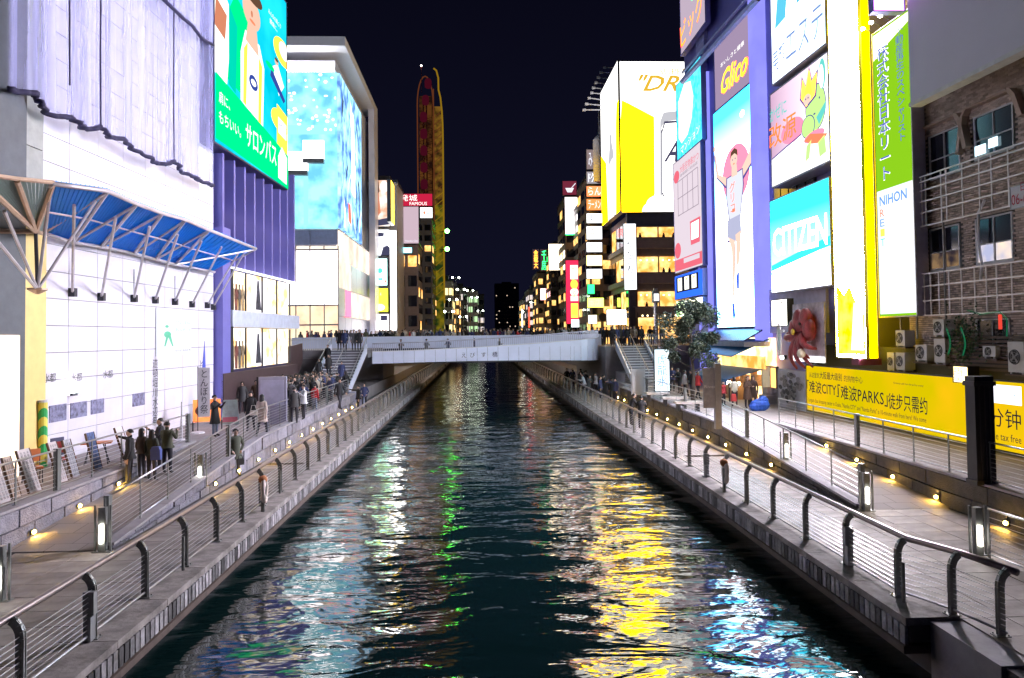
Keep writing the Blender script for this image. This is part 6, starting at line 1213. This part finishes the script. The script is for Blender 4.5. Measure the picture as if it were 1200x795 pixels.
placard('short pale placard nearest the camera on the left terrace', (-12.0, pl[0][1] - 1.1, 1.95), 10, PLW, .45, 1.1, s='案内')
def chair(label, p, m, rz=0):
    t = thing('folding_chair', label, 'chair', p, rz)
    b = B(); b.box((-.24, -.22, .42), (.24, .22, .47)); obj('seat', b, m, t); b = B(); b.box((-.24, .2, .6), (.24, .24, .95)); obj('backrest', b, m, t)
    for x in (-.22, .22):
        for y in (-.2, .2): b = B(); b.tube([(x, y, 0), (x, -y * .2 + y * .8, .42)], .015, 5); obj('leg', b, DARK, t)
        b = B(); b.tube([(x, .2, .42), (x, .22, .95)], .015, 5); obj('back_post', b, DARK, t)
CRD = mat('red_cloth', (.45, .04, .04), .6); COR = mat('orange_top', (.65, .22, .08), .5)
chair('red folding chair behind the leaning placards', (-12.9, 24.3, 1.92), CRD, 60); chair('orange folding chair behind the leaning placards', (-12.9, 22.6, 1.92), COR, 40); chair('dark folding chair beside the striped column', (-13.5, 25.3, 1.92), mat('navy_cloth', (.05, .05, .12), .6), 70)
t = thing('folding_table', 'small orange topped folding table between the placards and the pointing person', 'table', (-12.7, 25.9, 1.92), 20)
b = B(); b.box((-.45, -.3, .68), (.45, .3, .72)); obj('tabletop', b, COR, t)
for x in (-.35, .35): b = B(); b.tube([(x, -.25, 0), (x * .6, .25, .68)], .018, 5).tube([(x, .25, 0), (x * .6, -.25, .68)], .018, 5); obj('leg', b, DARK, t)
# advertising easels near the corner of the white building
t = thing('display_board', 'bright orange display board with dark food pictures at the corner of the white building', 'display board', (-12.15,34.62,1.92), 20); b = B(); b.box((-.6, 0, .4), (.55, .08, 1.4)); obj('panel', b, emi('orange_display', (.9, .16, .04), .6, col2=(.8, .3, .1), scale=1.2), t)
for k in range(3): b = B(); b.lathe([(.22 - .04 * k, 0), (.22 - .04 * k, .02)], (-.3 + k * .3, -.03, .9 + .15 * k), 12, 'y'); obj('food_print', b, mat('food_dark', (.12, .05, .03), .6, var=.9, scale=8), t)
for x in (-.6, .6): b = B(); b.tube([(x, .05, 0), (x, .05, .45)], .03, 5); obj('leg', b, DARK, t)
t = thing('sandwich_board', 'pale mint and pink sandwich board standing beside the photographer in the long coat', 'sandwich board', (-11.98,37.23,1.92), 15); b = B(); b.prism([(-.4, -.25, 0), (.4, -.25, 0), (.32, 0, 1.15), (-.32, 0, 1.15)], (0, .03, 0)); obj('front_board', b, mat('mint_board', (.45, .62, .6), .5, var=.3, scale=5), t); b = B(); b.prism([(-.34, -.27, .12), (.34, -.27, .12), (.33, -.225, .35), (-.33, -.225, .35)], (0, .01, 0)); obj('pink_print', b, mat('pink_print', (.6, .2, .25)), t); b = B(); b.prism([(-.4, .3, 0), (.4, .3, 0), (.32, .03, 1.15), (-.32, .03, 1.15)], (0, .03, 0)); obj('rear_board', b, WHITE, t)
t = thing('banner_flag', 'tall white feather banner with dark brush writing at the corner of the white building', 'banner', (-12.25,33.73,1.92), 10); b = B(); b.tube([(0, 0, 0), (0, 0, 2.9)], .02, 5); obj('pole', b, DARK, t); b = B(); b.box((.02, -.01, .7), (.5, .005, 2.85)); obj('cloth', b, mat('banner_cloth', (.7, .68, .72), .7), t); txt(t, 'とんぼり祭', .1, .85, .32, 1.9, PB, -.02, vert=True); b = B(); b.lathe([(.3, 0), (.28, .06), (.05, .1)], (0, 0, 0), 10); obj('base', b, WHITE, t)
t = thing('banner_stand', 'white water filled banner stand on the left terrace', 'banner stand', (-11.9,31.02,1.92)); b = B(); b.lathe([(.3, 0), (.28, .1), (.05, .14), (.03, 1.6)], (0, 0, 0), 10); obj('base', b, WHITE, t)
# silver pylon sign on left terrace
t = thing('info_pylon', 'silver grey information pylon among the crowd at the left ramp fence', 'information board', (-9.87,36.91,1.92)); b = B(); b.box((-.65, -.12, 0), (.65, .12, 2.25)); obj('casing', b, mat('pylon_silver', (.42, .42, .55), .35, .5), t); b = B(); b.box((-.55, -.15, .9), (.55, -.121, 2.1)); obj('map_panel', b, mat('pylon_panel', (.5, .5, .66), .3, var=.2), t); b = B(); b.box((-.75, -.1, 0), (-.652, .1, 2.25)); obj('edge_strip', b, DARK, t)
# cafe tables on the right terrace
for k, p in enumerate(((10.81,45.98,1.92), (10.97,42.57,1.92), (10.94,39.65,1.92), (11.59,51.27,1.92))):
    t = thing('bench_table', ('second', 'third', 'nearest', 'farthest')[k] + ' pale box bench in the row along the right ramp fence under the tree', 'bench', p, 0, 'pale benches under the tree'); b = B(); b.box((-.7, -.35, .4), (.7, .35, .52)); obj('seat', b, mat('bench_top', (.5, .45, .42), .5), t)
    for x in (-.55, .45): b = B(); b.box((x, -.3, 0), (x + .1, .3, .4)); obj('leg', b, DARK, t)
b = B(); b.box((0, 0, 0), (.6, .5, 1.1)).box((.65, 0, 0), (1.1, .5, .9)); o = tag(obj('utility_cabinet', b, mat('cabinet_blue_grey', (.3, .33, .5), .5)), 'pale blue grey cabinets at the foot of the left stairs', 'cabinet'); o.location = (-9.37,54.85,1)
b = B(); b.box((-.45, -.1, 0), (.45, .1, 1.7)).box((-.4, -.13, .3), (.4, -.1, 1.6)); o = tag(obj('white_notice_stand', b, WHITE), 'white notice stand at the bottom of the right stairs', 'notice stand'); o.location = (10.45,49.72,2)

# ================================================================ PEOPLE
def _mperson():
    m, nt, out = _new('coat_cloth'); N = nt.nodes.new; L = nt.links.new; p = N('ShaderNodeBsdfPrincipled'); p.inputs['Roughness'].default_value = .8
    oi = N('ShaderNodeObjectInfo'); L(oi.outputs['Color'], p.inputs[0]); L(p.outputs[0], out.inputs[0]); return m
COAT = _mperson(); SKINM = mat('skin', (.55, .36, .28), .5, var=.05); TROU = mat('trousers_dark', (.03, .03, .045), .8); JEAN = mat('jeans_pale', (.18, .22, .32), .8); SHOE = mat('shoe_black', (.02, .02, .02), .5); HAIRM = mat('hair_black', (.012, .01, .012), .45)
def seg_d(p, a, b):
    ab = b - a; t = max(0, min(1, (p - a).dot(ab) / max(ab.dot(ab), 1e-9))); return (p - a - ab * t).length
def body_mesh(armL, armR, legL=(.0, .0), legR=(.0, .0), lean=0., head=(0, 0), trou=None, fem=0, fingers=True):
    """arms: (elbow offset, hand offset) from the shoulder; faces local -Y"""
    V, RR, E_, K = [], [], [], []
    def v(p, r): V.append(Vector(p)); RR.append(r); return len(V) - 1
    def e(a, b, k): E_.append((a, b)); K.append(k)
    L0 = lean
    pel = v((0, 0, .93), .145); sp = v((0, L0 * .3, 1.12), .13); ch = v((0, L0 * .7, 1.32), .15 - .015 * fem); nk = v((0, L0, 1.465), .055); 
    hx, hy = head; h1 = v((hx * .4, L0 - .015 + hy * .4, 1.545), .075); h2 = v((hx, L0 - .02 + hy, 1.63), .093); h3 = v((hx, L0 - .01 + hy, 1.70), .06)
    e(pel, sp, 1); e(sp, ch, 1); e(ch, nk, 1); e(nk, h1, 0); e(h1, h2, 0); e(h2, h3, 0)
    ns = v((hx, L0 - .12 + hy, 1.615), .016); e(h2, ns, 0)
    for s, (ky, ay) in ((-1, legL), (1, legR)):
        hp_ = v((s * .095, 0, .86), .10); kn = v((s * .11, -ky, .48), .068); an_ = v((s * .115, -ay, .09), .046); to = v((s * .125, -ay - .15, .045), .042)
        e(pel, hp_, 2); e(hp_, kn, 2); e(kn, an_, 2); e(an_, to, 3)
    for s, (eo, ho) in ((-1, armL), (1, armR)):
        sh = v((s * (.185 - .02 * fem), L0 * .85, 1.40), .072); S0 = Vector((s * .2, L0 * .85, 1.39)); el = v(S0 + Vector(eo), .055); wr = v(S0 + Vector(ho), .038)
        d_ = (Vector(ho) - Vector(eo)).normalized(); pm_ = v(S0 + Vector(ho) + d_ * .07, .036); e(ch, sh, 1); e(sh, el, 1); e(el, wr, 1); e(wr, pm_, 0)
        if fingers:
            sd = d_.cross(Vector((0, 0, 1))); sd = sd.normalized() if sd.length > .1 else Vector((0, 1, 0)); up = sd.cross(d_).normalized()
            for k in range(4):
                o_ = sd * (k - 1.5) * .022; a = v(S0 + Vector(ho) + d_ * (.125 - .004 * abs(k - 1.3)) + o_, .010); b_ = v(S0 + Vector(ho) + d_ * (.165 - .008 * abs(k - 1.3)) + o_ - up * .018, .008); e(pm_, a, 0); e(a, b_, 0)
            a = v(S0 + Vector(ho) + d_ * .07 + sd * .055, .011); b_ = v(S0 + Vector(ho) + d_ * .11 + sd * .065 - up * .01, .009); e(wr, a, 0); e(a, b_, 0)
    me = bpy.data.meshes.new('p'); me.from_pydata([tuple(q) for q in V], E_, []); o = bpy.data.objects.new('p', me); C.objects.link(o)
    md = o.modifiers.new('s', 'SKIN'); sk = me.skin_vertices[0].data
    for i, r in enumerate(RR): sk[i].radius = (r, r * (.78 if i in (sp, ch, pel) else 1))
    sk[ch].radius = (.17 - .02 * fem, .12); sk[sp].radius = (.135, .11); sk[pel].radius = (.155, .12)
    for i in range(len(V)): sk[i].use_root = (i == 0)
    s2 = o.modifiers.new('u', 'SUBSURF'); s2.levels = 1; s2.render_levels = 1
    dg = bpy.context.evaluated_depsgraph_get(); out = bpy.data.meshes.new_from_object(o.evaluated_get(dg)); bpy.data.objects.remove(o); bpy.data.meshes.remove(me)
    out.materials.clear()
    for m in (SKINM, COAT, trou or TROU, SHOE): out.materials.append(m)
    for f in out.polygons:
        c = f.center; best = min(range(len(E_)), key=lambda i: seg_d(c, V[E_[i][0]], V[E_[i][1]]) - (.03 if K[i] == 1 else 0)); f.material_index = K[best]; f.use_smooth = True
        if K[best] == 0 and c.z < 1.50 and abs(c.x) < .12 and c.z > 1.3: f.material_index = 1
    return out
def coat_mesh(hem, flare=.06, lean=0., fem=0):
    b = B(); n = 12; rings = [(1.47, .075, .07), (1.43, .17, .115), (1.30, .195 - .01 * fem, .135), (1.12, .17, .13), (.96, .19, .15)] + ([(hem, .19 + flare, .15 + flare)] if hem < .93 else [])
    rings[-1] = (min(rings[-1][0], max(hem, .5)), rings[-1][1], rings[-1][2])
    for z, rx, ry in rings:
        for j in range(n): a = 2 * math.pi * j / n; b.v.append((rx * math.cos(a), ry * math.sin(a) + lean * max(0, (z - .93) / .53), z + (.01 * math.sin(j * 2.1) if z < 1 else 0)))
    for i in range(len(rings) - 1):
        for j in range(n): j2 = (j + 1) % n; b.f.append((i * n + j2, i * n + j, (i + 1) * n + j, (i + 1) * n + j2)); b.m.append(0)
    return b.mesh('coat', COAT, True)
def hair_mesh(long=0, hx=0, hy=0, lean=0.):
    b = B(); n, k = 12, 7; c = (hx, lean + .005 + hy, 1.645)
    for i in range(k + 1):
        a = math.pi * (.02 + .98 * i / k) * (.56 if not long else .62)
        for j in range(n):
            q = 2 * math.pi * j / n; x, y = math.cos(q), math.sin(q); low = i / k
            r = .103; zz = math.cos(a) * .105
            if y < -.3: zz = max(zz, .035)                    # keep the face clear
            elif long and low > .6: zz -= (low - .6) * .6
            b.v.append((c[0] + r * math.sin(a) * x, c[1] + (r + .008) * math.sin(a) * y * (1. if y > -.3 else .92), c[2] + zz))
    for i in range(k):
        for j in range(n): j2 = (j + 1) % n; b.f.append((i * n + j, i * n + j2, (i + 1) * n + j2, (i + 1) * n + j)); b.m.append(0)
    return b.mesh('hair', HAIRM, True)
REST = ((-.05, .02, -.28), (-.04, -.06, -.53)); RESTR = ((.05, .02, -.28), (.04, -.06, -.53))
PHL = ((-.06, -.12, -.22), (.06, -.34, -.02)); PHR = ((.06, -.12, -.22), (-.06, -.34, -.02))
POSES = {
    'stand': dict(armL=REST, armR=RESTR), 'walk': dict(armL=((-.05, .1, -.26), (-.04, .12, -.50)), armR=((.05, -.08, -.26), (.04, -.26, -.44)), legL=(.16, .22), legR=(-.06, -.24)),
    'photo': dict(armL=PHL, armR=PHR, lean=.02), 'point': dict(armL=((-.2, -.18, .02), (-.34, -.38, .06)), armR=RESTR, legR=(.05, .05)),
    'phone': dict(armL=((-.05, -.06, -.26), (.04, -.28, -.2)), armR=((.05, -.06, -.26), (-.04, -.28, -.2)), head=(0, -.05)), 'pocket': dict(armL=((-.1, .04, -.25), (.02, -.1, -.42)), armR=((.1, .04, -.25), (-.02, -.1, -.42)), legL=(.04, .0)),
    'lean': dict(armL=((-.06, -.12, -.24), (-.02, -.34, -.2)), armR=((.06, -.12, -.24), (.02, -.34, -.2)), lean=-.14, head=(0, -.04)),
}
BM = {}
def body(pose, jean=0, fem=0):
    k = (pose, jean, fem)
    if k not in BM: BM[k] = body_mesh(trou=JEAN if jean else TROU, fem=fem, **POSES[pose])
    return BM[k]
CM, HM = {}, {}
def person(label, p, rz, pose='stand', col=(.02, .02, .03), hem=.95, jean=0, fem=0, long=0, sc=1., group=None, bag=None, hood=None, simple=False, hat=None):
    o = link('person', body(pose, jean, fem), None, p, R(rz)); o.scale = (sc, sc, sc); tag(o, label, 'person', group); o.color = (*col, 1)
    ln = POSES[pose].get('lean', 0.); hd = POSES[pose].get('head', (0, 0))
    k = (hem, ln, fem)
    if k not in CM: CM[k] = coat_mesh(hem, lean=ln, fem=fem)
    if not simple or hem < .9: c = link('coat', CM[k], o); c.color = (*col, 1)
    k = (long, hd, ln)
    if k not in HM: HM[k] = hair_mesh(long, hd[0], hd[1], ln)
    link('hair', HM[k], o)
    if not simple:
        b = B(); y = ln - .085 + hd[1]; b.box((-.045 + hd[0], y - .022, 1.63), (-.02 + hd[0], y - .01, 1.642)).box((.02 + hd[0], y - .022, 1.63), (.045 + hd[0], y - .01, 1.642)); obj('eye', b, BLACK, o); b = B(); b.box((-.022, y - .025, 1.568), (.022, y - .008, 1.577)); obj('mouth', b, mat('lip', (.35, .1, .1)), o)
        for s in (-1, 1): b = B(); b.ball((s * .095, ln + .0 + hd[1], 1.615), (.014, .022, .034), 6, 4); obj('ear', b, SKINM, o)
    return o
def bag(label, p, m, w_=.3, h_=.25, d_=.12, rz=0, strap=1):
    t = thing('bag', label, 'bag', p, rz); b = B(); b.box((-w_ / 2, -d_ / 2, 0), (w_ / 2, d_ / 2, h_ * .8)).prism([(-w_ / 2 * .9, -d_ / 2, h_ * .8), (w_ / 2 * .9, -d_ / 2, h_ * .8), (w_ / 2 * .7, -d_ / 2, h_), (-w_ / 2 * .7, -d_ / 2, h_)], (0, d_, 0)); obj('body', b, m, t)
    b = B(); b.tube([(-w_ / 2 * .8, 0, h_ * .9), (-w_ / 4, 0, h_ + strap * .5), (w_ / 4, 0, h_ + strap * .5), (w_ / 2 * .8, 0, h_ * .9)], .012, 5); obj('strap', b, m, t)
G1 = 'visitors on the left bank'
rz_ = lambda x: x
person('person in black coat stretching an arm out to the left on the ramp', (-11.07,24.65,1.45), -75, 'point', (.012, .012, .015), .82, group=G1)
person('person with brown hair and dark jacket behind the pointing person', (-10.96,25.26,1.49), 150, 'stand', (.05, .03, .02), .9, long=1, fem=1, sc=.95, group=G1)
person('person in dark jacket wearing a blue backpack on the left ramp', (-10.54,25.02,1.47), 165, 'stand', (.03, .035, .03), .9, long=1, fem=1, sc=.95, group=G1)
bag('blue backpack worn by the person in the middle of the ramp group', (-9.98,24,2.31), mat('backpack_blue', (.05, .08, .3), .6), .3, .4, .16, 0, .0)
person('person in black raising a phone at the back of the ramp group', (-10.94,26.58,1.59), -60, 'photo', (.02, .02, .025), .9, group=G1)
person('person in checked green jacket filming with both hands', (-10.39,25.86,1.54), 170, 'photo', (.07, .075, .05), .88, group=G1)
person('person in long black coat and pale jeans photographing the canal', (-11.08,32.46,1.92), 75, 'photo', (.012, .012, .014), .55, jean=1, group=G1)
person('person in olive parka leaning on the ramp wall with a small bag', (-8.87,28.14,1), 40, 'pocket', (.07, .08, .06), .66, group=G1)
bag('small black bag carried by the person in the olive parka', (-8.33,26.96,1.62), BLACK, .22, .22, .1, 40, .2)
person('person in black coat with a white shoulder bag walking towards the camera', (-10.15,34.33,1.92), 10, 'walk', (.015, .015, .02), .62, fem=1, long=1, jean=0, group=G1)
bag('white shoulder bag on the person in the black coat', (-9.12,31.2,2.91), mat('bag_white', (.7, .65, .6), .5), .28, .2, .1, 10, .4)
person('person in cream coat walking beside the silver pylon', (-9.14,32.46,1.92), 170, 'walk', (.6, .5, .46), .6, fem=1, long=1, group=G1)
crowdL = [(283, 487, 'dark'), (276, 478, 'dark'), (290, 480, 'navy'), (299, 478, 'dark'), (309, 485, 'black'), (316, 480, 'black'), (326, 476, 'black'), (344, 498, 'grey')]
random.seed(31)
COLS = {'black': (.012, .012, .016), 'navy': (.03, .04, .12), 'dark grey': (.05, .05, .055), 'brown': (.08, .05, .035), 'grey': (.15, .15, .17), 'beige': (.4, .34, .28), 'red': (.5, .03, .04), 'olive': (.06, .065, .04), 'white': (.55, .55, .58)}
ps = list(POSES)
wA_ = [(-14.48,45.94,1.92), (-12.94,42.21,1.92), (-13.69,45.8,1.92), (-12.6,43.57,1.92), (-12.15,43.49,1.92), (-12.33,45.56,1.92), (-12.58,47.85,1.92), (-12.86,50.39,1.92)]
where = ['by the brown wall', 'near the brown wall at the left of the group', 'in the middle of the group at the brown wall', 'beside the notice at the brown wall', 'facing the notice at the brown wall', 'next to the silver pylon', 'behind the silver pylon', 'at the right end of the brown wall group']
cs = ['black', 'dark grey', 'navy', 'brown', 'navy', 'black', 'black', 'dark grey']
for p, w_, c in zip(wA_, where, cs): person('person in %s coat standing %s' % (c, w_), p, random.uniform(0, 360), random.choice(['stand', 'pocket', 'phone']), COLS[c], random.choice([.8, .9, .66]), long=random.random() < .4, group='group at the brown wall on the left bank', simple=True)
person('child sized person in red jacket and blue jeans by the ramp fence', (-9.12,42.68,1.95), 160, 'stand', COLS['red'], .9, jean=1, sc=.85, group=G1)
for k, (p, c, w_) in enumerate((((-8.76,36.49,1.95), 'dark grey', 'bending over the pram nearest the pylon'), ((-8.74,38.32,1.95), 'white', 'right behind the ramp fence near the pylon'), ((-7.9,43.46,1.95), 'black', 'at the foot of the left stairs'), ((-8.22,52.19,1), 'black', 'on the lower deck under the left stair stringer'), ((-8.19,54.64,1), 'navy', 'on the lower deck next to the stairs cabinet'))):
    person('person in %s coat %s' % (c, w_), p, random.uniform(0, 360), random.choice(ps), COLS[c], .8, group=G1, simple=True)
# crowd between the ramp fence and the stairs on the left
random.seed(12)
GL = 'dense crowd at the foot of the left stairs'
for i in range(64):
    x = random.uniform(-12.4, -9.4); y = random.uniform(42.5, 55.0); c = random.choice(['black'] * 3 + ['navy'] * 2 + ['dark grey', 'brown', 'grey', 'olive', 'beige', 'white'])
    person('person in dark winter clothes in the crowd below the left stairs', (x, y, TZ), random.uniform(0, 360), random.choice(ps), COLS[c], random.choice([.66, .8, .95]), long=random.random() < .4, sc=random.uniform(.92, 1.04), group=GL, simple=True)
for i, (x, y, z) in enumerate(((-11.6, 63.9, 4.8), (-11.1, 63.6, 4.8), (-10.4, 63.8, 4.8), (-9.9, 63.5, 4.8), (-11.9, 60.5, 3.6), (-11.4, 58.3, 2.9), (-10.2, 57.0, 2.4), (-12, 57.6, 2.6))):
    c = ['black', 'navy', 'grey', 'black', 'black', 'dark grey', 'navy', 'black'][i]
    person('person in %s coat on the left stairs, %s' % (c, ['leftmost of the four at the top', 'second of the four at the top', 'third of the four at the top', 'rightmost of the four at the top', 'a few steps below the top', 'half way down', 'near the bottom right', 'near the bottom left'][i]), (x, y, z + .12), random.uniform(-30, 30), 'stand', COLS[c], .6, group='people on the left stairs', simple=True)
# right bank
GR = 'visitors on the right bank'
person('person in black leaning at the right canal railing', (8.29,41.4,1), 100, 'lean', COLS['black'], .8, group=GR); person('person in dark coat striding along the right deck with a camera', (8.52,39.84,1), 160, 'photo', COLS['black'], .9, group=GR)
person('young person in white top and red skirt at the food stall counter', (14.08,41.51,1.92), 170, 'phone', (.7, .68, .55), .95, fem=1, long=1, sc=.95, group=GR)
b = B(); b.lathe([(.24, .5), (.18, .98)], (0, 0, 0), 12)
o = tag(obj('red_skirt_cloth', b, CRD), 'red shopping cloth hanging in front of the person in white', 'cloth'); o.location = (13.71,40.58,1.92); o.scale = (.7, .7, .8)
person('person in long brown coat holding a pale parcel at the stall', (14.42,40.46,1.92), 20, 'phone', (.09, .05, .035), .5, fem=1, long=1, group=GR); person('person in dark brown coat with long hair behind the brown coated one', (14.89,40.87,1.92), -20, 'stand', (.05, .03, .025), .55, fem=1, long=1, group=GR)
person('small dark figure in red jacket at the left of the stall', (13.65,42.1,1.92), 30, 'stand', (.3, .02, .03), .9, sc=.8, group=GR)
for i, (p, c, w_) in enumerate((((13.62,53.23,1.92), 'navy', 'left of the tree trunk'), ((13.54,50.88,1.92), 'black', 'under the tree'), ((13.12,48.11,1.92), 'white', 'sitting at the benches under the tree'), ((13.54,48.03,1.92), 'black', 'right of the tree trunk'), ((13.54,46.71,1.92), 'red', 'beside the info pillar'), ((13.68,54.92,1.92), 'dark grey', 'by the glowing direction sign'))):
    person('person in %s jacket %s' % (c, w_), p, random.uniform(0, 360), random.choice(ps), COLS[c], .85, group=GR, simple=True)
random.seed(77)
for i in range(14):
    person('person in dark clothes on the lower deck near the bridge shadow on the right', (random.uniform(8.5, 10.2), random.uniform(55, 74), 1.0), random.uniform(0, 360), random.choice(ps), random.choice([COLS['black'], COLS['navy'], COLS['dark grey'], COLS['white']]), .8, group='people in the bridge shadow on the right deck', simple=True)
for i in range(7):
    c = ['black', 'navy', 'dark grey', 'black', 'brown', 'beige', 'black'][i]
    person('person in %s coat atop the right stairs, %s' % (c, ('first', 'second', 'third', 'fourth', 'fifth', 'sixth', 'seventh')[i] + ' from the bridge'), (11.5 + i * .42, 64.9 + (i % 3) * .5, 4.97), random.uniform(-40, 40), 'stand', COLS[c], .7, group='people at the top of the right stairs', simple=True)
# bridge crowd
random.seed(101)
GBR = 'crowd lining the bridge parapet'
for i in range(118):
    x = -17.5 + i * .27 + random.uniform(-.1, .1); y = random.uniform(74.5, 79.5)
    c = random.choice(['black'] * 4 + ['navy'] * 3 + ['dark grey', 'olive', 'brown', 'brown', 'grey', 'beige', 'beige', 'red', 'white', 'white'])
    person('person in winter clothes in the crowd along the bridge parapet', (x, y, 4.97 if abs(x) > 9 else 5.0), random.uniform(0, 360), random.choice(['stand', 'photo', 'phone', 'pocket', 'stand']), COLS[c], .9, long=random.random() < .4, sc=random.uniform(.93, 1.06), group=GBR, simple=True)
for i, x in enumerate((-7.2, -4.9, -2.9, -.4, 1.9)):
    y = 70.5 + (i % 3) * .8; person('person on the near bridge walkway, %s from the left' % ('first', 'second', 'third', 'fourth', 'fifth', 'sixth', 'seventh', 'eighth', 'ninth')[i], (x, y, 4.05), random.uniform(0, 360), random.choice(['lean', 'phone', 'stand']), COLS[random.choice(['black', 'navy', 'dark grey'])], .9, group='people on the near walkway of the bridge', simple=True)
for i in range(10):
    person('person at the street edge right of the bridge', (11.3 + i * .75 + random.uniform(-.2, .2), random.uniform(66, 72), 4.97), random.uniform(0, 360), 'stand', random.choice([COLS['black'], COLS['brown'], COLS['navy'], COLS['grey']]), .85, group='people on the street right of the bridge', simple=True)
